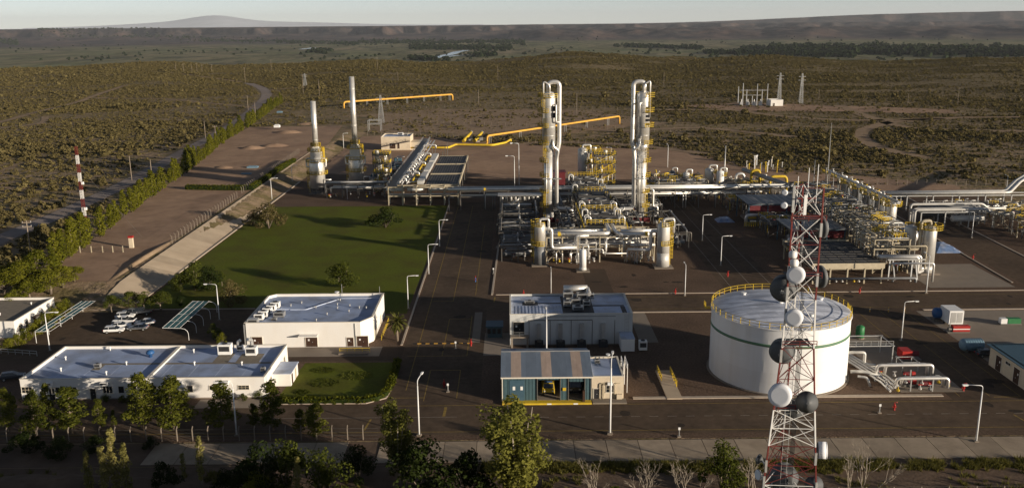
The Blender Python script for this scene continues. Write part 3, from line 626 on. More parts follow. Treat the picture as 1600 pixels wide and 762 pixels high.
# ================================================================ TREES
def limb(m, pts, r0, r1, n=5):
    k = len(pts); m.tube(pts, [r0 + (r1 - r0) * i / (k - 1) for i in range(k)], n)
def tree_proto(kind, seed):
    """unit height tree of about 10 m: returns trunk MB, crown MB"""
    rr = random.Random(seed * 17 + 3); tr, cw = MB(), MB()
    if kind == 'pine':
        limb(tr, [(0, 0, 0), (rr.uniform(-.1, .1), rr.uniform(-.1, .1), 4), (rr.uniform(-.2, .2), 0, 9.4)], .17, .04)
        for i in range(46):
            t = (i + rr.random()) / 46; z = 1.7 + 7.9 * t; R = (1 - t) ** .7 * 1.95 * min(1, .55 + t * 3) + .3; a = rr.uniform(0, 6.28); q = rr.uniform(.35, 1) * R; c = (math.cos(a) * q, math.sin(a) * q, z)
            if rr.random() < .6: limb(tr, [(0, 0, z - .5), c], .05, .02, 4)
            leafball(cw, c, rr.uniform(.5, .9), 74, .13, rr, .8)
    elif kind == 'poplar':
        limb(tr, [(0, 0, 0), (0, 0, 5), (rr.uniform(-.2, .2), 0, 9.6)], .16, .03)
        for i in range(26):
            t = i / 25; z = 1.0 + 8.6 * t; R = .95 * (1 - abs(t - .4) ** 1.6 * 1.4) * rr.uniform(.75, 1.15); a = rr.uniform(0, 6.28)
            leafball(cw, (math.cos(a) * R * .5, math.sin(a) * R * .5, z), max(.35, R * .8), 52, .17, rr, 1.15, .6)
    elif kind == 'slim':
        for b in range(2):
            x = rr.uniform(-.25, .25); limb(tr, [(x * .3, 0, 0), (x, rr.uniform(-.2, .2), 6), (x * 1.4, 0, 9.4)], .11, .03)
            for i in range(16):
                t = i / 15; z = 2.6 + 7 * t; R = .62 * (1 - abs(t - .45) ** 1.7 * 1.5) * rr.uniform(.6, 1.2); a = rr.uniform(0, 6.28)
                leafball(cw, (x + math.cos(a) * R * .5, math.sin(a) * R * .5, z), max(.25, R * .75), 46, .11, rr, 1.3, .6)
    elif kind == 'broad':
        limb(tr, [(0, 0, 0), (.15, 0, 2.2), (0, .2, 4.5)], .3, .16)
        for i in range(30):
            a = rr.uniform(0, 6.28); ph = rr.uniform(-.5, 1.4); q = rr.uniform(1.6, 3.3); c = (math.cos(a) * math.cos(ph) * q, math.sin(a) * math.cos(ph) * q, 5.4 + math.sin(ph) * q * 1.15)
            limb(tr, [(0, .1, 3.5), (c[0] * .5, c[1] * .5, c[2] * .6 + 1.6), c], .09, .02, 4); leafball(cw, c, rr.uniform(.8, 1.35), 130, .15, rr, .85)
    elif kind == 'tall':
        for b in range(7):
            a = b * .9 + rr.uniform(-.3, .3); top = (math.cos(a) * rr.uniform(.5, 2.9), math.sin(a) * rr.uniform(.5, 2.2), rr.uniform(5.6, 9.6)); midp = (top[0] * .55, top[1] * .55, top[2] * .55)
            limb(tr, [(0, 0, 0), (midp[0] * .4, midp[1] * .4, 2.2), midp, top], .16, .025)
            for i in range(13):
                t = rr.uniform(.28, 1.03); p = [midp[c] + (top[c] - midp[c]) * (t - .5) * 2 if t > .5 else midp[c] * t * 2 for c in range(3)]
                leafball(cw, (p[0] + rr.gauss(0, .4), p[1] + rr.gauss(0, .4), p[2] + rr.gauss(0, .25)), rr.uniform(.4, .85), 92, .10, rr, 1.0)
    elif kind == 'bare':
        def grow(p, d, L, r, lv):
            q = p + d * L; limb(tr, [tuple(p), tuple(p + d * L * .5 + Vector((rr.gauss(0, .06), rr.gauss(0, .06), 0)) * L), tuple(q)], r, r * .6, 4)
            if lv == 0: return
            for _ in range(rr.choice((2, 3, 3))):
                e = (d + Vector((rr.gauss(0, .42), rr.gauss(0, .42), rr.gauss(.12, .25)))).normalized(); grow(q, e, L * rr.uniform(.6, .85), r * .58, lv - 1)
        for b in range(3): grow(Vector((rr.uniform(-.2, .2), rr.uniform(-.2, .2), 0)), Vector((rr.gauss(0, .28), rr.gauss(0, .28), 1)).normalized(), 2.6, .13, 4)
        leafball(cw, (0, 0, 2.2), 1.0, 26, .10, rr, 1.6)
    elif kind == 'shrub':
        for b in range(5): limb(tr, [(0, 0, 0), (rr.uniform(-2, 2), rr.uniform(-2, 2), rr.uniform(4, 7))], .15, .04, 4)
        for i in range(20):
            a = rr.uniform(0, 6.28); q = rr.uniform(0, 3.6); c = (math.cos(a) * q, math.sin(a) * q, rr.uniform(1.5, 8.4 - q * .9)); leafball(cw, c, rr.uniform(1.0, 1.8), 130, .18, rr, .9)
    elif kind == 'palm':
        limb(tr, [(0, 0, 0), (.1, 0, 3), (0, .1, 5.6)], .42, .36, 9)
        for i in range(46):
            a = i * 2.4; el = math.radians(75 - i * 2.9 + rr.uniform(-8, 8)); L = rr.uniform(3.0, 3.9); p = Vector((0, 0, 5.7)); d = Vector((math.cos(a) * math.cos(el), math.sin(a) * math.cos(el), math.sin(el))); side = Vector((-math.sin(a), math.cos(a), 0)); P = [p]
            for k in range(6): p = p + d * L / 6; d = (d + Vector((0, 0, -.2))).normalized(); P.append(p)
            for k in range(6):
                w0 = .42 * math.sin(math.pi * (k + .3) / 6.6); w1 = .42 * math.sin(math.pi * (k + 1.2) / 6.9)
                for sg in (1, -1): cw.add([tuple(P[k]), tuple(P[k] + side * sg * w0 - Vector((0, 0, .18))), tuple(P[k + 1] + side * sg * w1 - Vector((0, 0, .18))), tuple(P[k + 1])], [(0, 1, 2, 3)])
    return tr, cw
NICE = {'pine': ('pine_tree', 'leaf_pine', 'bark'), 'poplar': ('poplar_tree', 'leaf_poplar', 'bark'), 'slim': ('poplar_sapling', 'leaf_tan', 'bark_pale'), 'broad': ('broadleaf_tree', 'leaf_broad', 'bark'), 'tall': ('willow_tree', 'leaf_broad', 'bark_pale'), 'bare': ('bare_tree', 'leaf_grass', 'bark_pale'), 'shrub': ('shrub', 'leaf_broad', 'bark'), 'palm': ('palm_tree', 'leaf_palm', 'bark')}
TM = {}
def tree(kind, x, y, h, label, group=None, wide=1.0, seed=0, z=0.0, leaf=None, name=None, cat='tree'):
    nm, lf, bk = NICE[kind]; lf = leaf or lf; key = (kind, seed % 3, lf)
    if key not in TM:
        tr, cw = tree_proto(kind, seed % 3); TM[key] = (mesh_only(tr, 'trunk', bk), mesh_only(cw, 'crown', lf))
        TM[key][0].polygons.foreach_set('use_smooth', [True] * len(TM[key][0].polygons))
    o = bpy.data.objects.new(name or nm, None); COL.objects.link(o); tag(o, label, cat, group); o.empty_display_size = .4
    ref = 7.5 if kind == 'palm' else (8.2 if kind == 'shrub' else (9.0 if kind in ('bare', 'broad') else 9.8)); s = h / ref
    for part_, me in zip(('trunk', 'crown'), TM[key]):
        c = bpy.data.objects.new(part_, me); COL.objects.link(c); c.parent = o
    o.location = (x, y, z); o.scale = (s * wide, s * wide, s); o.rotation_euler = (0, 0, rnd.uniform(0, 6.28)); return o
def ptree(kind, px, py, top, label, wide=1.0, seed=None, **k):
    z = k.pop('z', 0.0); x, y = g(px, py, z); v = topz(px, py, top) if z == 0 else k.pop('h')
    return tree(kind, x, y, v, label, wide=wide, seed=rnd.randrange(9) if seed is None else seed, z=z, **k)
FR = [('pine', 14, 674, 607, 1.25, 'leftmost pine of the front row, cut by the picture edge'), ('pine', 57, 682, 611, 1.35, 'pine before the barred window at the long office left end'), ('pine', 78, 668, 600, .8, 'slender dark pine beside the barred window of the long office'), ('pine', 113, 676, 604, 1.7, 'broad bushy pine in front of the long office, left of its door'), ('pine', 157, 670, 624, 1.15, 'short pine in front of the door of the long office'), ('pine', 179, 668, 640, .8, 'tiny thin pine right of the short one before the long office'), ('pine', 226, 672, 584, 1.35, 'tall pine before the middle windows of the long office'), ('pine', 272, 672, 590, 1.7, 'wide dark pine before the entrance canopy of the long office'), ('pine', 349, 672, 596, 1.45, 'pine left of the lamp post before the long office right wing'), ('pine', 398, 668, 630, 1.2, 'small round pine right of the lamp post at the long office'), ('pine', 427, 672, 594, 1.3, 'yellow green pine at the right front corner of the long office'), ('pine', 470, 676, 639, 1.4, 'small lone pine before the hedge of the small lawn'), ('pine', 494, 684, 630, 1.6, 'round headed pine on the fence end before the clipped hedge')]
for i, (k, px, py, tp, w, lb) in enumerate(FR): ptree(k, px, py, tp, lb, w, i)
x, y = g(812, 795); tree('tall', x, y, topz(812, 795, 622), 'big light green willow rising in front of the front road', wide=1.35, seed=0, leaf='leaf_willow')
x, y = g(622, 752); tree('tall', x, y, topz(622, 752, 628), 'pale green willow beside the straight lamp post, left of the big one', wide=1.05, seed=1, leaf='leaf_willow')
for i, (px, py, tp, w, kd, lb, lf) in enumerate((
    (665, 778, 688, 1.1, 'shrub', 'dark round tree between the two willows', 'leaf_dark'), (735, 790, 705, 1.0, 'shrub', 'dark bush at the left foot of the big willow', 'leaf_dark'),
    (560, 752, 699, 1.1, 'shrub', 'dark bush left of the pale willow by the walk', 'leaf_dark'), (448, 770, 692, 1.0, 'shrub', 'tall dark shrub left of the gap in the walk', 'leaf_broad'),
    (405, 780, 696, 1.0, 'shrub', 'wide dark shrub below the lamp post of the long office', 'leaf_dark'), (508, 786, 708, .9, 'shrub', 'bright leaved bush at the bottom edge left of centre', 'leaf_broad'),
    (403, 792, 738, .9, 'shrub', 'small bright bush at the bottom edge below the dark shrubs', 'leaf_poplar'), (258, 768, 722, 1.0, 'shrub', 'low grey shrub between the tan saplings and the lone sapling', 'leaf_dark'),
    (1127, 768, 694, .9, 'shrub', 'loose green bush between two bare trees', 'leaf_broad'), (352, 775, 735, 1.0, 'shrub', 'low dark shrub right of the lone tan sapling', 'leaf_dark'),
    (40, 706, 676, 1.9, 'shrub', 'low dark shrub on the slope in the far left bottom', 'leaf_dark'), (95, 712, 684, 1.6, 'shrub', 'low green shrub on the slope below the fence posts', 'leaf_dark'),
    (150, 706, 682, 1.5, 'shrub', 'low shrub on the slope, right of the other two', 'leaf_dark'), (236, 702, 682, 1.2, 'shrub', 'small shrub at the left end of the shaded walk', 'leaf_dark'))):
    ptree(kd, px, py, tp, lb, w, i, leaf=lf, cat='shrub')
for px, py, tp, lb in ((146, 792, 704, 'leftmost of the clustered tan poplar saplings'), (166, 800, 698, 'tan poplar sapling second from left in the cluster'), (189, 792, 670, 'tallest of the clustered tan poplar saplings'), (203, 798, 694, 'rightmost of the clustered tan poplar saplings'), (318, 768, 682, 'lone tan poplar sapling in the dark verge'), (289, 758, 708, 'short thin sapling left of the lone tan sapling'), (470, 800, 715, 'thin sapling rising at the bottom beside the bright bush')):
    ptree('slim', px, py, tp, lb, 1.15)
for px, py, tp, w, lb in ((925, 790, 712, 1.0, 'bare tree below the straight lamp post before the shed'), (1003, 800, 714, 1.2, 'wide bare tree in the middle of the near verge'), (1075, 800, 712, 1.0, 'bare tree left of the loose green bush'), (1175, 790, 700, .8, 'thin bare tree left of the mast foot'), (1352, 790, 678, .7, 'thin bare sapling right of the mast'), (1325, 770, 700, .6, 'short bare sapling right of the mast foot')):
    ptree('bare', px, py, tp, lb, w)
# off to the right and behind the frame edge: the rest of the grove that shades the verge and the left of the front road
for i, (x, y, h) in enumerate(((-14, 101, 9.5), (-3, 93, 13.5), (-33, 103, 8.5), (12, 88, 16), (-22, 94, 13), (-46, 104, 8), (-70, 102, 9), (-58, 96, 12), (-40, 84, 18), (-12, 80, 20), (24, 78, 19), (-66, 86, 17), (4, 74, 22), (-30, 74, 21), (12, 82, 19), (36, 70, 22), (2, 84, 18), (16, 66, 23), (-6, 86, 16), (-20, 85, 17))):
    tree('broad', x, y, h, 'broadleaf tree of the grove just below the picture edge', 'grove below the picture edge', 1.1, i)
# trees around lawn and car park
LW = [('shrub', 537, 449, 410, 1.25, 'round tree on the big lawn behind the white hall'), ('shrub', 602, 356, 325, 1.9, 'dark spreading bush tree at the north edge of the lawn', 'leaf_dark'), ('shrub', 420, 357, 320, 1.5, 'sparse olive tree at the north west of the lawn', 'leaf_scrub'), ('shrub', 395, 353, 332, 1.4, 'smaller sparse tree left of the olive tree on the lawn', 'leaf_scrub'),
      ('shrub', 305, 453, 410, 1.2, 'dark tree by the west bank, left in the lawn clump'), ('shrub', 328, 452, 418, 1.5, 'dark tree in the lawn clump by the lamp', 'leaf_dark'), ('shrub', 282, 455, 427, 1.1, 'small tree left of the lawn clump'), ('broad', 347, 447, 424, .8, 'thin small tree right of the lawn clump'), ('shrub', 362, 479, 440, 1.1, 'grey olive tree beside the lamp near the car park', 'leaf_scrub'),
      ('broad', 175, 489, 462, 1.2, 'first small tree along the car park north kerb'), ('broad', 204, 486, 456, 1.3, 'second small tree along the car park north kerb'), ('broad', 226, 486, 458, 1.2, 'third small tree along the car park north kerb'), ('broad', 252, 486, 457, 1.5, 'fourth and widest tree along the car park north kerb'), ('shrub', 336, 530, 505, .9, 'dark shrub right of the arched carport'), ('shrub', 348, 537, 520, .9, 'yellow green round shrub at the back of the long office', 'leaf_poplar'),
      ('shrub', 283, 478, 462, 1.0, 'dark low tree right of the kerb trees', 'leaf_dark')]
for i, r in enumerate(LW): ptree(r[0], r[1], r[2], r[3], r[5], r[4], i, leaf=(r[6] if len(r) > 6 else None), name='lawn_tree')
x, y = g(621, 532); tree('palm', x, y, topz(621, 532, 493), 'single palm tree at the right corner of the white hall', wide=1.0)
for i, (px, py, tp) in enumerate(((16, 548, 528), (28, 542, 522), (40, 536, 514), (52, 528, 506), (62, 522, 498), (72, 516, 490), (84, 508, 482), (95, 500, 474), (105, 494, 468))):
    ptree('shrub', px, py, tp, 'bright green shrub in the row beside the small office', 1.1, i, group='shrubs beside the small office', leaf='leaf_poplar', cat='shrub')
for i, (px, py) in enumerate(((165, 628), (192, 629), (205, 628), (245, 628), (380, 626), (405, 622), (52, 630))):
    x, y = g(px, py); tree('shrub', x, y, 1.5, 'knee high shrub at the foot of the long office front wall', 'shrubs under the long office wall', 1.3, i, cat='shrub')
# windbreak along the dirt road
i = 0; P = smooth_path([(-127, 236), (-131, 275), (-136, 310), (-141, 345), (-147, 392), (-155, 450), (-166, 520), (-178, 610), (-196, 740), (-203, 800)], 40); acc = 0
for a, b in zip(P[:-1], P[1:]):
    acc += math.dist(a, b)
    if acc > (2.9 if a[1] < 460 else 4.4):
        acc = 0; x = a[0] + rnd.uniform(-.8, .8)
        if 366 < a[1] < 376 or rnd.random() < .1: continue
        tree('poplar', x, a[1], rnd.uniform(4.5, 11) if a[1] > 290 else rnd.uniform(5, 12), 'leafy green tree in the long windbreak row beside the dirt road', 'windbreak trees beside the dirt road', rnd.uniform(1.1, 2.1), i, hz1(x, a[1]), leaf='leaf_poplar', name='windbreak_tree'); i += 1
for i, (px, py, h, w) in enumerate(((10, 468, 9, 1.6), (35, 462, 10, 1.5), (62, 452, 11, 1.7), (80, 462, 8, 1.8), (100, 455, 7, 1.7), (22, 480, 6, 1.6), (118, 448, 5, 1.6), (-8, 462, 9, 1.6), (48, 470, 7, 1.7))):
    x, y = g(px, py, 1); tree('broad', x, y, h * .8, 'leafy tree in the clump behind the small office', 'tree clump behind the small office', w, i, hz1(x, y), leaf='leaf_poplar')
# clipped hedges
def hedge(label, pts, w, h, seed, z=0.0, leaf='leaf_hedge'):
    t = T('clipped_hedge', label, 'hedge', (pts[0][0], pts[0][1], z)); rr = random.Random(seed); core = MB(); lv = MB()
    for a, b in zip(pts[:-1], pts[1:]):
        L = math.dist(a, b); rz = math.atan2(b[1] - a[1], b[0] - a[0]); core.box(((a[0] + b[0]) / 2, (a[1] + b[1]) / 2, z + h * .44), (L + w * .3, w * .8, h * .84), rz); k = int(L / .34) + 1
        for i in range(k):
            for j in range(4):
                s = rr.uniform(-.5, .5) * w; zz = rr.choice((h, rr.uniform(.1, h)));
                if zz < h * .9: s = math.copysign(w * .47, s)
                c = (a[0] + (b[0] - a[0]) * (i + rr.random()) / k - math.sin(rz) * s, a[1] + (b[1] - a[1]) * (i + rr.random()) / k + math.cos(rz) * s, z + zz); leafball(lv, c, .26, 7, .13, rr, .8)
    core.build('stem_mass', 'leaf_dark', t); lv.build('foliage', leaf, t)
hedge('clipped hedge curving round the front of the small lawn', [(-43.5, 152.6), (-27.6, 152.6), (-25.2, 153.6), (-23.9, 155.6), (-23.5, 158.5), (-23.4, 164), (-23.6, 172.6)], 1.3, 1.0, 1)
hedge('straight clipped hedge across the west dirt yard', [G2(292, 296), G2(345, 297), G2(385, 297)], 2.2, 2.0, 2, 2.5)
hedge('clipped hedge running uphill beside the concrete bank', [G2(392, 297), G2(418, 280), G2(440, 264), G2(460, 253)], 2.2, 1.9, 3, 2.5)
for i, (cx, cy, r1, r2) in enumerate(((-38, 168.5, 2.2, 1.6), (-36.5, 162, 3.2, 2.3), (-31, 165.5, 3.4, 2.4), (-39.8, 157.5, 1.6, 1.1))):
    m = MB(); rr = random.Random(i + 40)
    for _ in range(200):
        a = rr.uniform(0, 6.28); q = math.sqrt(rr.random()); leafball(m, (cx + math.cos(a) * q * r1, cy + math.sin(a) * q * r2, .10), .2, 4, .09, rr, .5)
    o = m.build('ground_cover', 'leaf_broad', None, kind='stuff'); tag(o, ('small', 'large left', 'large right', 'tiny corner')[i] + ' dark planted patch within the small lawn', 'planting')
# ================================================================ FENCES, POLES, LAMPS
def fence(label, pts, step=2.7, h=2.1, lean=True, z=None, mat='concrete_grey', w=.14, wires=4, group=None):
    t = T('wire_fence', label, 'fence', (pts[0][0], pts[0][1], 0), group); zf = z if z is not None else (lambda x, y: 0.0)
    pm = None
    for a, b in zip(pts[:-1], pts[1:]):
        L = math.dist(a, b); k = max(1, int(L / step)); nx, ny = -(b[1] - a[1]) / L, (b[0] - a[0]) / L
        for i in range(k):
            x = a[0] + (b[0] - a[0]) * i / k; y = a[1] + (b[1] - a[1]) * i / k; zz = zf(x, y)
            if pm is None:
                m = MB().bar((0, 0, -.2), (0, 0, h), w)
                if lean: m.bar((0, 0, h - .02), (nx * .45, ny * .45, h + .38), w * .9)
                pm = m
                me = bpy.data.meshes.new('fence_post'); me.from_pydata(m.v, [], m.f); me.materials.append(MATS[mat])
            o = bpy.data.objects.new('fence_post', me); COL.objects.link(o); o.parent = t; o.location = (x - pts[0][0], y - pts[0][1], zz)
        for q in range(wires):
            zz = .25 + (h - .3) * q / max(1, wires - 1); MB().bar((a[0], a[1], zf(*a) + zz), (b[0], b[1], zf(*b) + zz), .022).build('wire', 'steel', t)
    return t
fence('concrete post fence with bent tops along the walk in front of the long office', [(-100, 137.6), (-22.5, 137.4)], 2.55)
fence('wire fence with pale posts along the top of the concrete bank', [(-104.5, 268), (-106.5, 345)], 3.0, 2.2, True, hz1)
fence('wire fence continuing beside the bank behind the clipped hedge', [(-107.5, 352), (-109, 400), (-111, 470)], 3.0, 2.2, True, hz1)
fence('wire fence along the north side of the plant behind the coolers', [(-90, 562), (-60, 563), (10, 518), (95, 496)], 4.0, 2.2, True, hz1)
fence('far double fence across the sandy clearing under the orange pipe', [(-85, 640), (25, 600), (110, 560)], 5.0, 2.2, False, hz1)
fence('fence round the sandy clearing behind the orange pipe', [(-100, 745), (0, 760), (90, 720)], 5.0, 2.2, False, hz1)
fence('wire fence on the right beyond the compressor vessels', [(150, 372), (210, 368), (300, 362)], 4.0, 2.2, True, hz1)
fence('short fence with timber gate posts at the west yard entrance', [(-131, 257), (-121, 257), (-112, 257)], 3.0, 2.0, False, hz1, 'beige_steel', .2)
fence('wire fence at the lower right verge behind the bare trees', [(-25, 117.5), (95, 117.5)], 4.0, 1.6, False)
def util_pole(label, px, py, top, arms=1, z=0.0, mat='wood', w=.32, group=None):
    x, y = g(px, py, z); h = 0; h = topz_at(x, y, top) - hz1(x, y); z0 = hz1(x, y)
    t = T('utility_pole', label, 'pole', (x, y, z0), group); MB().tube([(x, y, z0 - .3), (x, y, z0 + h)], [w * .6, w * .42], 7).build('pole', mat, t, True)
    for k in range(arms):
        MB().box((x, y, z0 + h - .7 - 1.2 * k), (2.4, .18, .2), .3).build('crossarm', mat, t)
        for s in (-1, 0, 1): MB().tube([(x + s * 1.05, y + s * .3, z0 + h - .6 - 1.2 * k), (x + s * 1.05, y + s * .3, z0 + h - .25 - 1.2 * k)], .1, 6).build('insulator', 'galvanised', t)
def topz_at(x, y, top):
    lo, hi = -100.0, 150.0
    for _ in range(40):
        m = (lo + hi) / 2; v = Vector((x, y, m - CAMH)); zz = v.dot(Fv)
        if 381 - FPX * (sr * v.dot(Rv) + cr * v.dot(Uv)) / zz > top: lo = m
        else: hi = m
    return lo
for lb, px, py, tp, ar in (('power pole with crossarm at the dirt road, lower left', 49, 402, 344, 2), ('pale power pole beside the dirt road left of the windbreak', 206, 282, 244, 0), ('shorter power pole right of it by the windbreak', 238, 283, 249, 0), ('power pole with plain top at the bend of the dirt road', 321, 215, 189, 0), ('power pole just right of the bend pole', 337, 215, 196, 1), ('pale pole where the dirt road curves away', 388, 175, 149, 0), ('small pole right of the curve of the dirt road', 399, 178, 160, 0), ('far pole on the scrub plain above the dirt road curve', 383, 124, 106, 1),
        ('pole behind the shorter furnace stack', 474, 148, 117, 1), ('far pole above the shorter furnace stack', 424, 110, 94, 1), ('pole left of the tall furnace stack', 499, 150, 125, 0), ('far pole right of the tall furnace stack top', 590, 112, 90, 1), ('far pole above the orange pipe', 622, 128, 112, 0), ('thin far pole above the left distillation column', 778, 122, 102, 0), ('pole between the two columns in the scrub', 901, 180, 146, 0), ('pole right of the right column on the plain', 1037, 135, 113, 0), ('far pole on the right plain', 1496, 165, 137, 0), ('small pole right of the substation pylons', 1279, 158, 140, 0), ('thin pole left of the far right pole', 1418, 165, 147, 0), ('pole near the sandy clearing', 748, 165, 140, 0)):
    util_pole(lb, px, py, tp, ar, 2.5 if px < 420 else 0)
for i, px in enumerate((275, 287, 300, 308, 316, 331)):
    util_pole('one of the far cluster of poles on the left plain edge', px, 112, 99 + (i % 3), i % 2, 2, group='far pole cluster')
def lamp_proto():
    t = T('lamp_post', 'x', 'lamp post')
    MB().tube([(0, 0, 0), (0, 0, 9.0)], [.16, .10], 8).build('pole', 'white_paint', t, True)
    MB().pipe([(0, 0, 8.9), (0, 0, 10.0), (2.6, 0, 10.15)], .075, 1.0, 6).build('arm', 'white_paint', t, True)
    MB().box((2.9, 0, 10.13), (.9, .34, .2)).box((2.9, 0, 10.0), (.6, .26, .1)).build('lamp_head', 'white_paint', t)
    MB().box((0, 0, .12), (.7, .7, .3)).build('footing', 'concrete_grey', t); MB().box((.14, 0, 1.0), (.1, .18, .5)).build('access_door', 'galvanised', t)
    return t
LP = [(655, 680, 592, 80, 'straight lamp post at the front road left of the big willow'), (953, 678, 560, 80, 'lamp post at the front road before the cream annex'), (1525, 690, 600, 180, 'lamp post at the front road right of the mast'), (1408, 532, 470, 0, 'lamp post beside the tank road with arm to the right'), (638, 482, 430, 0, 'lamp post at the kerb of the central road nearest the white hall'), (670, 428, 381, 0, 'lamp post at the lawn kerb, second from the white hall'), (687, 385, 343, 0, 'lamp post at the lawn kerb, third from the white hall'), (702, 330, 308, 0, 'lamp post at the lawn kerb beside the cooler rack'), (1126, 415, 368, 0, 'nearer arched lamp post on the process road'), (1097, 376, 335, 0, 'farther arched lamp post on the process road'), (1070, 462, 413, 90, 'straight lamp post at the kerb left of the storage tank'), (861, 458, 420, 90, 'short straight lamp post behind the control building'), (343, 500, 443, 180, 'lamp post at the car park beside the olive tree'), (78, 548, 487, 0, 'lamp post beside the long carport near the small office'), (370, 680, 596, 180, 'lamp post before the right wing of the long office'), (425, 312, 278, 0, 'lamp post by the bank left of the shorter furnace'), (457, 285, 258, 0, 'lamp post behind the clipped hedge by the bank'), (543, 312, 288, 0, 'lamp post between the two furnaces'), (811, 290, 223, 180, 'tall lamp post left of the left distillation column'), (804, 296, 243, 180, 'lower lamp post left of the left distillation column'), (1447, 458, 398, 90, 'slim post beside the nearest silver vessel'), (1518, 372, 330, 180, 'lamp post beside the perimeter road'), (1043, 262, 226, 90, 'post behind the right distillation column'), (955, 255, 230, 180, 'lamp post behind and between the columns'), (537, 232, 208, 0, 'lamp post behind the furnaces at the yard edge'), (1572, 300, 274, 90, 'post on the pipe rack at the far right')]
lp0 = lamp_proto()
for i, (px, py, tp, rz, lb) in enumerate(LP):
    x, y = g(px, py); h = topz(px, py, tp) / 10.2; o = lp0 if i == 0 else dup(lp0, (0, 0, 0)); o.location = (x, y, 0); o.scale = (min(h, 1.1), min(h, 1.1), h); o.rotation_euler = (0, 0, math.radians(rz)); o['label'] = lb; o['group'] = 'lamp posts of the plant'
x = 6.6; y = 166; o = dup(lp0, (x, y, 0), math.radians(90), (1, 1, topz_at(x, y, 487) / 10.2), 'lamp post rising behind the shed roof before the control building', 'lamp posts of the plant')
def lattice(t, x, y, z0, h, w0, w1, n, bands, mats, leg=.12, br=.07, legs=4, rot=.785, sec='mast_section'):
    def pt(k, f): a = rot + k * 2 * math.pi / legs; w = w0 + (w1 - w0) * f; r = w / (2 * math.sin(math.pi / legs)); return (x + r * math.cos(a), y + r * math.sin(a), z0 + h * f)
    for bnd in range(bands):
        m = MB(); f0, f1 = bnd / bands, (bnd + 1) / bands; nn = max(1, n // bands)
        for k in range(legs): m.bar(pt(k, f0), pt(k, f1), leg)
        for i in range(nn):
            a, b = f0 + (f1 - f0) * i / nn, f0 + (f1 - f0) * (i + 1) / nn
            for k in range(legs):
                k2 = (k + 1) % legs; m.bar(pt(k, a), pt(k2, b), br); m.bar(pt(k2, a), pt(k, b), br); m.bar(pt(k, b), pt(k2, b), br)
        m.build(sec, mats[bnd % len(mats)], t)
x, y = g(137, 377, 2.5); t = T('radio_mast', 'slim red and white guyed radio mast standing in the windbreak', 'mast', (x, y, 2.5)); H = topz_at(x, y, 229) - 2.5
lattice(t, x, y, 2.5, H, .85, .6, 33, 11, ['tower_red', 'tower_white'], .085, .05)
for zz in (H * .35, H * .62): MB().box((x + .6, y, 2.5 + zz), (.7, .7, .8)).build('antenna', 'white_paint', t)
for a in (.3, 2.4, 4.5): MB().bar((x, y, 2.5 + H * .8), (x + 16 * math.cos(a), y + 16 * math.sin(a), 2.4), .03).build('guy_wire', 'steel', t)
o = T('gate_pillar', 'pale pillar with red cap at the west yard entrance', 'pillar', (*G2(206, 387), 2.5)); x, y = G2(206, 387)
MB().bb(x - .6, y - .4, 2.3, x + .6, y + .4, 5.6).build('shaft', 'cream_wall', o); MB().bb(x - .7, y - .5, 5.6, x + .7, y + .5, 6.2).build('cap', 'red', o)
# ================================================================ BUILDINGS
def wall_opening(t, kind, face, c, w, h, z, mat=None, bars=False, fr='coping'):
    """window or door on wall face: face in 'S' (y=c0), 'E' (x=c0), 'W' (x=c0); c=(c0, along)"""
    c0, al = c
    def B(name, mt, a0, a1, z0, z1, d0, d1, par):
        m = MB()
        if face == 'S': m.bb(al + a0, c0 - d1, z0, al + a1, c0 - d0, z1)
        elif face == 'E': m.bb(c0 + d0, al + a0, z0, c0 + d1, al + a1, z1)
        else: m.bb(c0 - d1, al + a0, z0, c0 - d0, al + a1, z1)
        return m.build(name, mt, par)
    if kind == 'window':
        p = B('window', 'glass', -w / 2, w / 2, z, z + h, .002, .03, t)
        for a0, a1, z0, z1 in ((-w / 2 - .09, -w / 2, z, z + h), (w / 2, w / 2 + .09, z, z + h), (-w / 2 - .09, w / 2 + .09, z + h, z + h + .09)): B('frame', fr, a0, a1, z0, z1, .0, .09, p)
        B('sill', fr, -w / 2 - .16, w / 2 + .16, z - .11, z, .0, .16, p)
        k = max(1, int(w / .55))
        for i in range(1, k): a = -w / 2 + w * i / k; B('mullion', fr if not bars else 'beige_steel', a - .03, a + .03, z, z + h, .03, .07, p)
        if bars: B('transom', 'beige_steel', -w / 2, w / 2, z + h * .5 - .03, z + h * .5 + .03, .03, .065, p)
    else:
        p = B('door', mat or 'brown_door', -w / 2, w / 2, z, z + h, .004, .07, t)
        for a0, a1, z0, z1 in ((-w / 2 - .1, -w / 2, z, z + h), (w / 2, w / 2 + .1, z, z + h), (-w / 2 - .1, w / 2 + .1, z + h, z + h + .1)): B('door_frame', fr, a0, a1, z0, z1, .0, .11, p)
        B('handle', 'galvanised', w * .06, w * .06 + .12, z + 1.0, z + 1.15, .07, .14, p)
        if w > 1.6: B('leaf_joint', 'dark', -.02, .02, z, z + h, .07, .076, p)
        if w > 1.2: B('notice', 'white_paint', -w * .3, -w * .3 + .35, z + h * .58, z + h * .58 + .4, .07, .078, p)
    return p
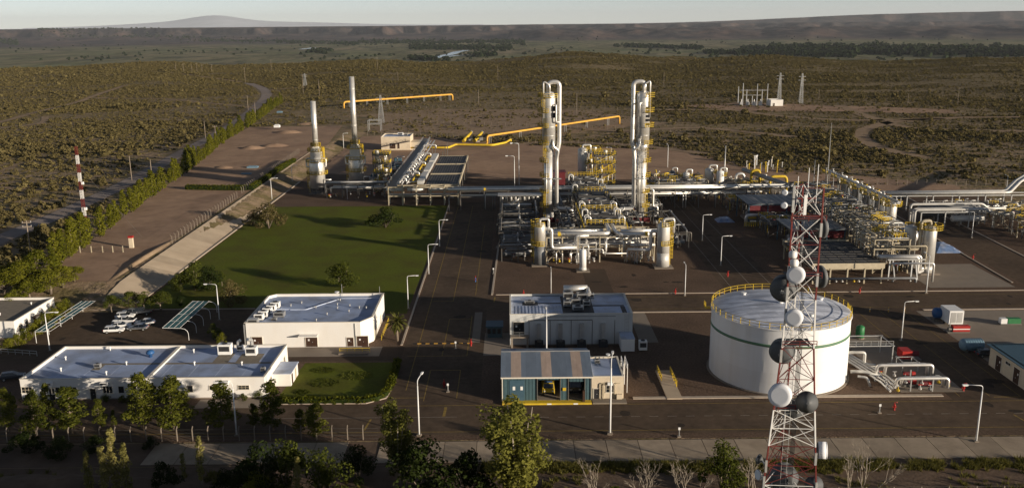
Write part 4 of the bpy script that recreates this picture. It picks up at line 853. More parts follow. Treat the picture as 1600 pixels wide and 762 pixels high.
def flat_building(name, label, x0, y0, x1, y1, h, wm, rm, cat='building', par=.45, th=.3):
    t = T(name, label, cat, ((x0 + x1) / 2, (y0 + y1) / 2, 0))
    for a in ((x0, y0, x1, y0 + th), (x0, y1 - th, x1, y1), (x0, y0 + th, x0 + th, y1 - th), (x1 - th, y0 + th, x1, y1 - th)):
        w = MB().bb(a[0], a[1], -.2, a[2], a[3], h).build('wall', wm, t)
        e = .06; MB().bb(a[0] - (e if a[0] == x0 else -e * 0), a[1] - (e if a[1] == y0 else 0), h, a[2] + (e if a[2] == x1 else 0), a[3] + (e if a[3] == y1 else 0), h + .1).build('coping', 'coping', w)
    r = MB().bb(x0 + th, y0 + th, h - par - .25, x1 - th, y1 - th, h - par).build('roof', rm, t)
    MB().bb(x0 - .05, y0 - .05, -.1, x1 + .05, y0 - .004, .25).build('plinth', 'concrete_grey', t)
    return t, r
def ac_unit(par, x, y, z, w, d, h, mat='white_paint', legs=True, fan=True):
    p = MB().bb(x - w / 2, y - d / 2, z + (.25 if legs else 0), x + w / 2, y + d / 2, z + h).build('air_conditioner', mat, par)
    if fan: MB().lathe(x, y, [(min(w, d) * .36, z + h + .002), (min(w, d) * .36, z + h + .09), (min(w, d) * .28, z + h + .09), (.001, z + h + .04)], 12).build('fan_guard', 'mesh_dark', p)
    MB().bb(x - w * .4, y - d / 2 - .03, z + h * .4, x + w * .4, y - d / 2 - .002, z + h * .85).build('grille', 'mesh_dark', p)
    if legs:
        for sx in (-1, 1): MB().bb(x + sx * w * .4 - .05, y - d * .4, z, x + sx * w * .4 + .05, y + d * .4, z + .25).build('skid_rail', 'steel', p)
    return p
def vent(par, x, y, z, h=.6, r=.13, mat='white_paint'):
    MB().tube([(x, y, z), (x, y, z + h)], r, 8).lathe(x, y, [(r * 1.9, z + h), (r * 1.9, z + h + .1), (.01, z + h + .22)], 8).build('roof_vent', mat, par, True)
# long office
ofb, ofr = flat_building('long_office', 'long low white office with flat grey roof behind the front row pines', -91.2, 155, -46, 172.4, 4.1, 'white_wall', 'roof_sky_tint')
MB().bb(-67.9, 155.3, 3.4, -67.5, 172.1, 4.0).build('parapet_wall', 'white_wall', ofb); MB().bb(-68.0, 155.31, 4.0, -67.4, 172.09, 4.1).build('coping', 'coping', ofb)
zr = 3.652
for a in ((-80, 163.2, -67.95, 164.0), (-67.45, 163.2, -47, 164.0), (-80.5, 160.5, -79, 164), (-58.5, 164.0, -55.5, 169), (-54, 163.95, -49.5, 168.6)): MB().bb(a[0], a[1], zr, a[2], a[3], zr + .012 + .002 * (a[0] % 1)).build('walkway_strip', 'roof_patch', ofr)
for i in range(1, 9): MB().bb(-90.8 + i * 5.0, 155.4, zr, -90.8 + i * 5.0 + .1, 163.1, zr + .008).build('roof_seam', 'roof_pale', ofr)
ac_unit(ofr, -57.2, 168.2, zr, 2.6, 1.5, 2.3); ac_unit(ofr, -51.8, 167.6, zr, 2.1, 1.5, 1.9); ac_unit(ofr, -54.8, 170.2, zr, 1.3, .9, 1.2); ac_unit(ofr, -79.6, 161.4, zr, 1.2, .7, 1.0, 'galvanised'); ac_unit(ofr, -46.9 - .3, 158.8, zr, .9, .6, 1.0, 'galvanised')
MB().pipe([(-51.9, 168.4, zr + 1.8), (-51.9, 168.4, zr + 3.0), (-52.4, 167.5, zr + 3.4)], .35, .3, 8).build('air_duct', 'galvanised', ofr); MB().pipe([(-55.2, 170, zr + 1.1), (-55.2, 170, zr + 2.0), (-54.6, 170, zr + 2.4)], .3, .3, 8).build('air_duct', 'galvanised', ofr)
MB().lathe(-71.8, 167.3, [(.35, zr), (.35, zr + .6), (.75, zr + .7), (.85, zr + 1.0), (.6, zr + 1.35), (.01, zr + 1.5)], 14).build('turbine_vent', 'blue', ofr, True)
for x, y in ((-74.8, 163.0), (-61.5, 162.6), (-52.3, 162.4), (-81.5, 171.2), (-86, 160), (-64, 169.5), (-88, 166), (-76.5, 158)): vent(ofr, x, y, zr)
def ox(px): return g(px, 622)[0]
for px, w, z, h, br in ((48, 1.9, 1.5, 1.1, 1), (172, 1.7, 1.3, 1.3, 0), (193, 1.0, 1.3, 1.3, 0), (212, 1.0, 1.3, 1.3, 0), (243, 1.0, 1.3, 1.3, 0), (299, 1.0, 1.4, 1.2, 0), (337, 1.9, 1.8, .75, 1), (382, 2.0, 1.8, .75, 1), (92, 1.4, 1.3, 1.2, 0), (118, 1.4, 1.3, 1.2, 0)): wall_opening(ofb, 'window', 'S', (155, ox(px)), w, h, z, bars=br)
for px, w in ((149, 1.0), (262, 1.3), (86, 1.0)): wall_opening(ofb, 'door', 'S', (155, ox(px)), w, 2.25, .05, 'dark')
p = MB().bb(ox(262) - 1, 153.6, 2.75, ox(285) + 1.2, 154.99, 2.95).build('canopy', 'white_wall', ofb); MB().bb(ox(285) + .7, 153.6, 0, ox(285) + 1.1, 154.0, 2.75).build('canopy_post', 'white_wall', p); MB().bb(ox(148) - 1.4, 154.2, 2.5, ox(148) + 1, 154.99, 2.6).build('canopy', 'white_wall', ofb)
for px in (169, 84, 284, 355): ac_unit(ofb, ox(px), 154.6, 3.0, 1.3, .75, .62, 'white_paint', False, False)
wall_opening(ofb, 'window', 'E', (-46, 159), 1.2, 1.0, 1.5); wall_opening(ofb, 'window', 'E', (-46, 169.5), 1.2, 1.0, 1.5)
an = MB().bb(-45.99, 160.6, 0, -42.6, 166.5, 2.5).build('side_annex', 'white_wall', ofb); MB().bb(-45.9, 160.4, 2.5, -42.4, 166.7, 2.65).build('annex_roof', 'roof_pale', an); MB().bb(-42.6, 161.3, .1, -42.55, 162.2, 2.1).build('door', 'brown_door', an); MB().bb(-42.6, 164, .1, -42.55, 165, 2.1).build('door', 'beige_steel', an)
# white hall
hall = T('white_hall', 'large white flat roofed hall between the big lawn and small lawn', 'building', (-44, 192, 0)); x0, y0, x1, y1, h = -57.4, 182, -30.4, 203.2, 5.5; cz = 2.2; th = .3
out = [(x0, y0), (x1 - cz, y0), (x1, y0 + cz * 1.6), (x1, y1), (x0 + 1.6, y1), (x0, y1 - 1.6)]
for i in range(6):
    a, b = out[i], out[(i + 1) % 6]; L = math.dist(a, b); rz = math.atan2(b[1] - a[1], b[0] - a[0]); nx, ny = -math.sin(rz) * th / 2, math.cos(rz) * th / 2
    w = MB().box(((a[0] + b[0]) / 2 + nx, (a[1] + b[1]) / 2 + ny, h / 2 - .1), (L, th, h + .2), rz).build('wall', 'white_wall', hall); MB().box(((a[0] + b[0]) / 2 + nx, (a[1] + b[1]) / 2 + ny, h + .05), (L + .05, th + .12, .1), rz).build('coping', 'coping', w)
ins = [(x0 + .25, y0 + .25), (x1 - cz - .1, y0 + .25), (x1 - .25, y0 + cz * 1.6 + .1), (x1 - .25, y1 - .25), (x0 + 1.7, y1 - .25), (x0 + .25, y1 - 1.7)]
hr = MB().prism(ins, h - .7, h - .5).build('roof', 'roof_sky_tint', hall); zr = h - .498
for i in range(5): ac_unit(hr, x0 + 2.3 + i * .35, 185.6 + i * 2.1, zr, 1.9, 1.5, 1.5)
ac_unit(hr, x0 + 1.6, 183.4, zr, 2.2, 1.4, 1.1, 'galvanised', True, False); ac_unit(hr, x0 + 6.2, 187.6, zr, 2.3, 1.6, 1.3, 'galvanised'); ac_unit(hr, x0 + 5.6, 185.2, zr, 1.2, .8, .6, 'galvanised')
for P in ([(-50, 192.4), (-46.5, 192.4), (-40.5, 200)], [(-40, 200.6), (-31.2, 200.6)], [(-54, 192.6), (-50.2, 192.6)]): MB().pipe([(x, y, zr + .12) for x, y in P], .11, .4, 6).build('roof_pipe', 'roof_pale', hr)
for x, y in ((-48.5, 197), (-44.5, 193.5), (-39.5, 193), (-37, 194.5), (-34.6, 193), (-41, 188.6), (-40, 195.5), (-42.5, 184.4), (-36.5, 190.5), (-50.5, 195), (-40, 199), (-33, 192.8)): vent(hr, x, y, zr, .45, .12, 'galvanised')
MB().tube([(-40.2, 202.6, zr), (-40.2, 202.6, zr + 3)], .06, 6).build('aerial', 'galvanised', hr); MB().tube([(-31.2, 201.8, zr), (-31.2, 201.8, zr + 2.6)], .06, 6).build('aerial', 'galvanised', hr); MB().lathe(-41.3, 202.2, [(.05, zr + .8), (.5, zr + 1.1), (.55, zr + 1.3)], 12).build('satellite_dish', 'white_paint', hr)
def hx(px): return g(px, 541)[0]
for px, w, hh in ((404, 2.2, 2.3), (488, 2.5, 2.3), (548, 1.4, 2.0), (567, 2.4, 2.3)): wall_opening(hall, 'door', 'S', (182, hx(px)), w, hh, .1)
p = MB().bb(hx(470), 180.4, 2.75, hx(499), 181.99, 2.95).build('canopy', 'white_wall', hall); MB().bb(hx(556) - .1, 181.9, 0, hx(556) + .1, 181.99, 5.3).build('downpipe', 'galvanised', hall); MB().bb(x0 - .15, 181.85, 0, x0 + .1, 181.99, 5.3).build('downpipe', 'galvanised', hall)
for y in (187, 189, 196): wall_opening(hall, 'door', 'E', (x1, y), 1.2, 2.2, .1, 'beige_steel')
m = rail(MB(), [(hx(536), 178.4, 0), (hx(582), 178.4, 0)], 1.0, .08); tag(m.build('guard_rail', 'yellow'), 'yellow guard rail before the right doors of the white hall', 'railing')
m = rail(MB(), [(x1 + 1.6, 186, 0), (x1 + 1.6, 198, 0)], 1.1, .1); tag(m.build('guard_rail', 'yellow'), 'yellow guard rail along the right side wall of the white hall', 'railing')
m = MB().bb(hx(536), 176.9, 0, hx(580), 177.9, .35); tag(m.build('concrete_step', 'concrete_grey'), 'low pale concrete step before the right doors of the white hall', 'step')
# small office
so, sr_ = flat_building('small_office', 'small white office with grey flat roof cut by the left edge', -126, 189, -110.6, 207, 4.0, 'white_wall', 'roof_patch')
for y in (191.2, 194, 200.5, 205.5): wall_opening(so, 'window', 'E', (-110.6, y), 1.1, 1.5, 1.0, bars=True)
wall_opening(so, 'door', 'E', (-110.6, 197.4), 1.1, 2.2, .1); MB().bb(-110.59, 196.3, 2.5, -109.5, 198.5, 2.62).build('canopy', 'brown_door', so)
for x, y in ((-117, 195), (-114, 203)): vent(sr_, x, y, 3.55, .4)
# control building
cb, cbr = flat_building('control_building', 'tall grey control building with ducted front behind the blue shed', -.6, 181.8, 25.6, 196.4, 7.0, 'grey_wall', 'roof_pale', par=.3); zr = 6.702
for a in ((2.2, 189, 5.6, 191.6), (5.6, 190, 11, 190.8), (10.8, 183, 17.6, 195.6), (17.6, 188, 24.5, 188.8), (23.6, 183, 24.6, 187.9), (-.2, 195.7, 10.7, 196.0)): MB().bb(a[0], a[1], zr, a[2], a[3], zr + .012 + .001 * a[0] / 20).build('walkway_strip', 'mesh_dark', cbr)
for i in range(14): MB().bb(.6 + i * .75, 182.3, zr + .02, .68 + i * .75, 188.6, zr + .06).build('roof_rib', 'roof_sky_tint', cbr)
MB().pipe([(11.6, 195, zr + 2.0), (17, 195, zr + 2.0)], .75, .5, 10).pipe([(17, 195, zr + 2.0), (17.2, 192, zr + 1.6)], .5, .5, 10).build('air_duct', 'aluminium', cbr, True)
for x, y, w, d, hh in ((12.5, 193, 2.2, 1.8, 1.9), (15.6, 192.6, 2.4, 2.0, 1.7), (14, 189.6, 2.0, 1.6, 1.4), (16.3, 188.6, 1.6, 1.5, 1.2), (12, 188.2, 1.6, 1.5, 1.3), (14.2, 185.6, 2.4, 1.8, .9), (3.8, 190.4, 2.2, 1.0, .7), (17.8, 194, 1.2, 1.2, 1.2)): ac_unit(cbr, x, y, zr, w, d, hh, 'galvanised')
wall_opening(cb, 'door', 'S', (181.8, 1.3), 2.3, 2.7, 2.6, 'dark'); MB().bb(-.5, 180.2, 2.2, 3.4, 181.7, 2.5).build('door_landing', 'concrete_grey', cb); MB().bb(-.4, 180.3, 0, 0, 180.7, 2.2).build('landing_post', 'concrete_grey', cb); MB().bb(2.9, 180.3, 0, 3.3, 180.7, 2.2).build('landing_post', 'concrete_grey', cb)
m = rail(MB(), [(-.4, 180.3, 2.5), (3.3, 180.3, 2.5)], 1.0, .06); m.build('landing_rail', 'galvanised', cb)
for i, x in enumerate((5.6, 10.2, 14.7, 19.3)):
    d = MB().bb(x - .42, 181.1, .9, x + .42, 181.79, 5.0).build('duct', 'galvanised', cb); MB().bb(x - .9, 180.1, .1, x + .9, 181.6, 1.3).build('blower', 'mesh_dark', d); MB().lathe(x, 180.7, [(.5, 1.3), (.5, 1.6), (.3, 1.7)], 10).build('blower_cap', 'steel', d)
for x in (3.5, 8.0, 12.5, 17, 21.8): MB().bb(x - .06, 181.72, 0, x + .06, 181.79, 5.6).build('panel_joint', 'steel', cb)
MB().bb(3.4, 181.70, 5.6, 17.0, 181.79, 5.75).build('cable_tray', 'steel', cb); MB().bb(6, 181.7, 6.45, 22, 181.79, 6.55).build('gutter_stain_strip', 'dull_pipe', cb)
for i in range(9): MB().bb(23.9, 181.5, .6 + i * .75, 24.7, 181.56, .66 + i * .75).build('ladder_rung', 'galvanised', cb)
for x in (23.85, 24.7): MB().bb(x, 181.45, .3, x + .07, 181.55, 7.6).build('ladder_rail', 'galvanised', cb)
k = T('gate_kiosk', 'small teal roofed shelter left of the control building', 'kiosk', (-4, 188, 0)); MB().bb(-5.6, 187, 0, -2.4, 190, 2.6).build('wall', 'teal', k); MB().bb(-5.9, 186.2, 2.6, -2.1, 190.4, 2.85).build('roof', 'tealroof', k)
for x in (-5.2, -4.1, -3.0): MB().bb(x - .35, 186.93, .9, x + .35, 186.99, 2.0).build('window', 'glass', k)
for x in (-5.8, -2.3): MB().bb(x, 186.25, 0, x + .12, 186.37, 2.6).build('post', 'steel', k)
# blue steel shed
sh = T('steel_shed', 'blue corrugated steel shed with open bays on the front road', 'shed', (6, 158, 0)); sx0, sx1, sy0, sy1 = -2.0, 14.2, 152.2, 165.6; ez, rz_, ry = 5.1, 7.1, 159.2
def corr(xa, xb, ya, za, yb, zb, ov=0.0):
    m = MB(); n = 8; vs = []
    for i in range(n * 2 + 1):
        x = xa + (xb - xa) * i / (2 * n); dz = .05 if i % 2 else 0.0
        vs += [(x, ya, za + dz), (x, yb, zb + dz), (x, ya, za + dz - .04), (x, yb, zb + dz - .04)]
    fs = []
    for i in range(2 * n): o = i * 4; fs += [(o, o + 4, o + 5, o + 1), (o + 2, o + 3, o + 7, o + 6)]
    e = 8 * n; fs += [(0, 1, 3, 2), (e, e + 2, e + 3, e + 1)]
    fs += [(i * 4, i * 4 + 2, i * 4 + 6, i * 4 + 4) for i in range(2 * n)] + [(i * 4 + 1, i * 4 + 5, i * 4 + 7, i * 4 + 3) for i in range(2 * n)]
    return m.add(vs, fs)
npan = 18; pw = (sx1 - sx0 + .5) / npan
for i in range(npan):
    xa = sx0 - .25 + i * pw; xb = xa + pw - .012
    corr(xa, xb, sy0 - .7, ez, ry, rz_).build('roof_panel', 'translucent_sheet' if i in (2, 3, 8, 9, 14, 15) else 'corrugated', sh)
    corr(xa, xb, ry, rz_, sy1 + .4, ez + .1).build('roof_panel', 'blue' if i == 2 else ('translucent_sheet' if i in (14,) else 'corrugated'), sh)
MB().bar((sx0 - .25, ry, rz_ + .1), (sx1 + .25, ry, rz_ + .1), .3, .1).build('ridge_cap', 'galvanised', sh); MB().bb(sx0 - .25, sy0 - .82, ez - .22, sx1 + .25, sy0 - .66, ez + .02).build('gutter', 'coping', sh)
def cwall(xa, xb, z0, z1):
    n = int((xb - xa) / .3); m = MB()
    for i in range(n):
        x = xa + (xb - xa) * i / n; d = .05 if i % 2 else 0; m.bb(x, sy0 - .01 - d, z0, x + (xb - xa) / n - .004, sy0 + .12, z1)
    return m
for xa, xb, z0, z1 in ((-2.0, -.7, .35, 4.9), (2.0, 4.4, .35, 4.9), (8.6, 10.0, .35, 4.9), (13.0, 14.2, .35, 4.9), (4.4, 8.6, 4.3, 4.9), (10.0, 13.0, 3.9, 4.9), (-.7, 2.0, 4.3, 4.9)): cwall(xa, xb, z0, z1).build('wall_sheet', 'teal', sh)
for xa in (sx0, sx1 - .12): MB().add([(xa, sy0, .3), (xa + .12, sy0, .3), (xa + .12, sy1, .3), (xa, sy1, .3), (xa, sy0, ez + .02), (xa + .12, sy0, ez + .02), (xa + .12, sy1, ez + .02), (xa, sy1, ez + .02), (xa, ry, rz_ - .08), (xa + .12, ry, rz_ - .08)], [(0, 4, 8, 7, 3), (1, 2, 6, 9, 5), (0, 1, 5, 4), (2, 3, 7, 6), (4, 5, 9, 8), (8, 9, 6, 7)]).build('side_wall', 'teal', sh)
MB().bb(sx0, sy1 - .1, .3, sx1, sy1, ez).build('rear_wall', 'teal', sh); MB().bb(sx0, sy0 + .15, .02, sx1, sy1 - .12, .33).build('floor_slab', 'concrete_grey', sh)
d = MB().bb(-.7, sy0 - .14, .35, 2.0, sy0 + .04, 4.3).build('sliding_door', 'tealroof', sh)
for x in (-.1, 1.3): MB().bb(x, sy0 - .16, 2.4, x + .45, sy0 - .142, 3.1).build('notice', 'white_paint', d)
MB().bb(sx0, sy0 - 1.4, .02, sx1, sy0 - .02, .34).build('yellow_kerb', 'yellow', sh); MB().bb(6.1, sy0 - 1.42, .06, 6.9, sy0 - 1.402, .3).build('kerb_plate', 'white_paint', sh); MB().bb(10.9, sy0 - 1.42, .06, 11.7, sy0 - 1.402, .3).build('kerb_plate', 'white_paint', sh)
for x in (sx0 - .06, 4.3, 8.5, 9.95, 12.95, sx1 - .1): MB().bb(x, sy0 - .2, .34, x + .16, sy0 - .13, 4.95).build('frame_post', 'coping' if x < 0 else 'steel', sh)
MB().bb(9.0, sy0 - .2, 2.2, 9.6, sy0 - .14, 2.8).build('warning_sign', 'yellow', sh); MB().bb(12.6, sy0 - .9, .34, 13.0, sy0 - .2, 2.4).build('open_door', 'brown_door', sh)
# cream annex
an, anr = flat_building('cream_annex', 'cream annex with pipes and barred window beside the blue shed', 14.35, 152.9, 20.2, 163.0, 4.5, 'cream_wall', 'roof_sky_tint', par=.2)
wall_opening(an, 'window', 'S', (152.9, 17.6), 1.2, 1.3, 1.5, bars=True); wall_opening(an, 'door', 'S', (152.9, 15.2), .9, 2.1, .1, 'dark')
for x in (15.9, 16.5, 18.6): MB().pipe([(x, 152.7, .2), (x, 152.7, 3.3), (x + .9, 152.7, 3.3)], .09, .3, 6).build('service_pipe', 'beige_steel', an)
MB().bb(17.2, 152.4, 3.0, 18.2, 152.89, 3.5).build('air_conditioner', 'white_paint', an); MB().bb(14.4, 150.9, .02, 20.6, 152.8, .3).build('door_slab', 'concrete_grey', an); MB().bb(18.9, 152.4, .1, 19.9, 152.85, 1.2).build('cabinet', 'cream_wall', an)
ac_unit(anr, 16, 160, 4.32, 1.0, .8, .8, 'galvanised'); MB().lathe(18.3, 162.2, [(.05, 4.9), (.4, 5.2), (.45, 5.35)], 10).build('satellite_dish', 'white_paint', anr); MB().lathe(18.3, 162.2, [(.04, 4.3), (.04, 4.92)], 6).build('dish_stem', 'steel', anr)
for x in (20.5, 21.2):
    for y in (156, 160): MB().bb(x, y, 0, x + .1, y + .1, 5.8).build('ladder_rail', 'white_paint', an)
    for zz in (4.6, 5.2, 5.7): MB().bb(x + .01, 156.1, zz, x + .09, 160, zz + .08).build('guard_bar', 'white_paint', an)
# right building
rb, rbr = flat_building('east_workshop', 'low cream workshop with blue roof cut by the right edge', 95.3, 150, 128, 168.5, 4.2, 'cream_wall', 'tealroof', par=-.02)
for y in (165, 158.6, 153): wall_opening(rb, 'door', 'W', (95.3, y), 2.0, 3.0, .1, 'brown_door')
wall_opening(rb, 'window', 'W', (95.3, 161.8), 1.6, .5, 2.6); MB().bb(94.6, 149.6, 4.16, 128.4, 168.9, 4.30).build('roof_sheet', 'tealroof', rb)
# north hut
nh, nhr = flat_building('north_hut', 'cream two level hut with pale roof behind the furnaces', -71.5, 492, -55.5, 508, 7.5, 'cream_wall', 'roof_pale')
MB().bb(-55.49, 493, 0, -46.5, 503, 4.4).build('side_wing', 'cream_wall', nh)
for x, w in ((-65.2, 3.2), (-62, 1.2)): wall_opening(nh, 'door', 'S', (492, x), w, 3.0, 1.0)
wall_opening(nh, 'door', 'S', (493, -51.5), 2.4, 2.4, .3); ac_unit(nhr, -62, 503, 7.06, 3, 2, 1.5); ac_unit(nhr, -58.5, 499, 7.06, 2, 2, 1.2, 'galvanised')
# ================================================================ CAR PARK
def carport(label, x, y0, y1, w, h, arched):
    t = T('carport', label, 'carport', (x, (y0 + y1) / 2, 0)); n = 4
    for i in range(n + 1):
        y = y0 + (y1 - y0) * i / n
        if arched: pts = [(x + w, y, 0), (x + w, y, h * .55)] + [(x + w - w * .28 * (1 - math.cos(a)), y, h * .55 + h * .45 * math.sin(a)) for a in (.5, 1.0, 1.57)] + [(x, y, h + .1)]
        else: pts = [(x, y, 0), (x, y, h), (x + w, y, h + .15)]
        MB().tube(pts, .055, 6).build('frame_arch', 'white_paint', t)
    for i in range(n):
        ya = y0 + (y1 - y0) * i / n + .14; yb = y0 + (y1 - y0) * (i + 1) / n - .14
        for j in range(3):
            xa = x + (w * .7 if arched else w) * j / 3 + .08; xb = x + (w * .7 if arched else w) * (j + 1) / 3 - .08
            if not arched and (i + j) % 4 == 2: continue
            MB().bb(xa, ya, h + .1, xb, yb, h + .13).build('shade_panel', 'shade_cloth', t)
    for j in range(4): xx = x + (w * .7 if arched else w) * j / 3; MB().bar((xx, y0, h + .15), (xx, y1, h + .15), .05).build('purlin', 'white_paint', t)
carport('long flat teal shade carport beside the shrub row', -104.5, 186, 208, 3.4, 2.6, False)
carport('arched teal shade carport at the right of the car park', -77.0, 187, 206.5, 5.6, 2.8, True)
def car_proto(name, kind, paint):
    t = T(name, 'x', 'car'); L, W = (4.5, 1.76) if kind != 'pickup' else (5.3, 1.85)
    if kind == 'sedan': prof = [(-2.25, .45), (-2.25, .8), (-2.1, .95), (-1.55, 1.0), (1.0, .98), (2.0, .82), (2.25, .62), (2.25, .4)]; cab = [(-1.75, 1.0), (-1.15, 1.42), (.15, 1.46), (1.0, .98)]
    elif kind == 'hatch': prof = [(-2.15, .45), (-2.2, .95), (-2.05, 1.02), (1.1, 1.0), (1.95, .85), (2.15, .65), (2.15, .4)]; cab = [(-2.05, 1.02), (-1.7, 1.5), (.2, 1.54), (1.1, 1.0)]
    else: prof = [(-2.65, .55), (-2.65, 1.1), (-.75, 1.1), (-.7, 1.12), (1.3, 1.12), (2.4, 1.0), (2.65, .75), (2.65, .5)]; cab = [(-.75, 1.12), (-.55, 1.75), (.65, 1.78), (1.35, 1.12)]
    def extr(P, w0, w1, zc=None):
        m = MB(); n = len(P); zs = [z for _, z in P]; zl, zh = min(zs), max(zs)
        def wd(z): return (w0 + (w1 - w0) * (z - zl) / (zh - zl)) / 2
        m.add([(x, -wd(z), z) for x, z in P] + [(x, wd(z), z) for x, z in P], [tuple(range(n)), tuple(range(2 * n - 1, n - 1, -1))] + [(i, n + i, n + (i + 1) % n, (i + 1) % n) for i in range(n)]); return m
    b = extr(prof, W, W * .96).build('body', paint, t); me = b.modifiers.new('bevel', 'BEVEL'); me.width = .09; me.segments = 2
    extr(cab, W * .95, W * .78).build('cabin_glass', 'glass', t)
    top = [p for p in cab if p[1] > 1.3]; z = top[0][1]; MB().add([(top[0][0] - .1, -W * .38, z - .01), (top[1][0] + .12, -W * .38, z + .02), (top[1][0] + .12, W * .38, z + .02), (top[0][0] - .1, W * .38, z - .01), (top[0][0], -W * .34, z + .06), (top[1][0], -W * .34, z + .07), (top[1][0], W * .34, z + .07), (top[0][0], W * .34, z + .06)], [(0, 3, 2, 1), (4, 5, 6, 7), (0, 1, 5, 4), (1, 2, 6, 5), (2, 3, 7, 6), (3, 0, 4, 7)]).build('roof', paint, t)
    for sx in (-1, 1):
        for sy in (-1, 1):
            wx = sx * L * .31; w = MB().tube([(wx, sy * (W / 2 - .18), .33), (wx, sy * (W / 2 + .02), .33)], .33, 14).build('wheel', 'tyre', t); MB().tube([(wx, sy * (W / 2 + .02), .33), (wx, sy * (W / 2 + .035), .33)], .2, 10).build('rim', 'galvanised', w)
    for sy in (-1, 1):
        MB().box((L / 2 - .1, sy * W * .36, .72), (.16, .4, .15)).build('headlight', 'lamp_lens', t); MB().box((-L / 2 + .04, sy * W * .38, .85), (.1, .3, .18)).build('tail_light', 'red', t); MB().box((.75, sy * (W / 2 + .06), 1.02), (.12, .16, .12)).build('wing_mirror', paint, t)
        MB().bar((cab[1][0] + .75, sy * W * .41, z - .02), (cab[1][0] + .7, sy * W * .475, cab[0][1]), .08).build('door_pillar', paint, t)
    if kind == 'pickup': MB().bb(-2.45, -.75, 1.0, -.85, .75, 1.115).build('load_bed', 'dark', t)
    return t
CARS = [('hatch', 'car_white', 179, 519, 8, 'white hatchback at the lower left of the parked cars'), ('sedan', 'car_white', 189, 512, 10, 'white car just behind the lower left hatchback'), ('pickup', 'car_white', 195, 505, 176, 'white pickup truck in the middle of the parked cars'), ('sedan', 'car_silver', 216, 515, 184, 'silver car at the lower right of the parked cars'), ('sedan', 'car_white', 227, 507, 186, 'white car beside and behind the silver car'), ('hatch', 'car_white', 196, 497, 8, 'white hatchback behind the white pickup'), ('hatch', 'car_silver', 204, 491, 176, 'silver hatchback farthest back among the parked cars'), ('pickup', 'car_dark', 221, 491, 180, 'dark pickup at the back right of the parked cars'), ('hatch', 'car_dark', 20, 592, 20, 'dark car parked left of the long office'), ('hatch', 'car_dark', 1541, 556, 4, 'dark car beside the ribbed blue tank')]
cp = {}
for kd, pt, px, py, rz, lb in CARS:
    x, y = g(px, py)
    if (kd, pt) not in cp: cp[(kd, pt)] = o = car_proto('parked_car' if kd != 'pickup' else 'pickup_truck', kd, pt); o.location = (x, y, .015); o.rotation_euler = (0, 0, math.radians(rz)); o['label'] = lb; o['group'] = 'cars parked in the car park'
    else: dup(cp[(kd, pt)], (x, y, .015), math.radians(rz), None, lb, 'cars parked in the car park')
m = rail(MB(), [(*g(2, 552), 0), (*g(58, 556), 0)], 1.1, .1); tag(m.build('guard_rail', 'galvanised'), 'grey railing left of the long office', 'railing')
def truck(name, label, x, y, z, paint, rz):
    t = T(name, label, 'truck', (0, 0, 0)); b = MB().bb(-1.15, -3.2, .55, 1.15, -1.4, 1.5).build('bumper_body', paint, t); MB().add([(-1.1, -3.1, 1.5), (1.1, -3.1, 1.5), (1.1, -1.4, 1.5), (-1.1, -1.4, 1.5), (-1.0, -2.7, 2.5), (1.0, -2.7, 2.5), (1.0, -1.4, 2.5), (-1.0, -1.4, 2.5)], [(4, 5, 6, 7), (0, 1, 5, 4), (1, 2, 6, 5), (2, 3, 7, 6), (3, 0, 4, 7)]).build('cab', paint, t)
    MB().add([(-.9, -3.09, 1.6), (.9, -3.09, 1.6), (.85, -2.80, 2.35), (-.85, -2.80, 2.35)], [(0, 1, 2, 3)]).build('windscreen', 'glass', t); MB().bb(-1.15, -1.3, .7, 1.15, 3.4, 2.6).build('box_body', paint, t); MB().bb(-1.05, -3.26, .5, 1.05, -3.2, .8).build('bumper', 'dark', t)
    for sx in (-1, 1):
        MB().bb(sx * .8 - .2, -3.24, .95, sx * .8 + .2, -3.2, 1.2).build('headlight', 'lamp_lens', t)
        for yy in (-2.3, 2.2): MB().tube([(sx * .85, yy, .48), (sx * 1.17, yy, .48)], .48, 14).build('wheel', 'tyre', t)
    MB().bb(-.7, -2.5, 2.5, .7, -2.2, 2.68).build('light_bar', 'blue', t); t.location = (x, y, z); t.rotation_euler = (0, 0, rz); return t
truck('fire_truck', 'yellow truck parked nose out in the left open bay of the shed', 6.5, 157.0, .34, 'yellow', 0); truck('service_truck', 'dark truck standing in the right open bay of the shed', 11.5, 157.6, .34, 'car_dark', 0)
# ================================================================ STORAGE TANK
cx, cy, R, HT = 52.2, 166.6, 13.05, 12.8
tk = T('storage_tank', 'big white storage tank with green band and yellow roof railing', 'tank', (cx, cy, 0))
for i in range(6):
    za, zb = HT * i / 6, HT * (i + 1) / 6; o_ = .37 * i
    for k in range(9): MB().lathe(cx, cy, [(R + .008 * (6 - i), za), (R + .008 * (6 - i), zb - .012)], 11, o_ + k * 2 * math.pi / 9, o_ + (k + 1) * 2 * math.pi / 9 - .0012).build('shell_plate', 'tank_white', tk, True)
MB().lathe(cx, cy, [(R - .01, 0), (R - .01, HT - .03)], 96, cap=False).build('inner_shell', 'tank_white', tk, True)
MB().lathe(cx, cy, [(R + .01, 9.25), (R + .09, 9.25), (R + .09, 9.75), (R + .01, 9.75)], 96).build('green_band', 'greenband', tk, True); MB().lathe(cx, cy, [(R + .01, HT - .25), (R + .22, HT - .22), (R + .22, HT - .05), (R, HT)], 96).build('top_angle', 'tank_white', tk); MB().lathe(cx, cy, [(R + .5, 0), (R + .5, .18), (R, .2)], 64).build('foundation_ring', 'concrete_grey', tk)
def dome(x, y): q = ((x - cx) ** 2 + (y - cy) ** 2) / R ** 2; return HT + 1.15 * (1 - q)
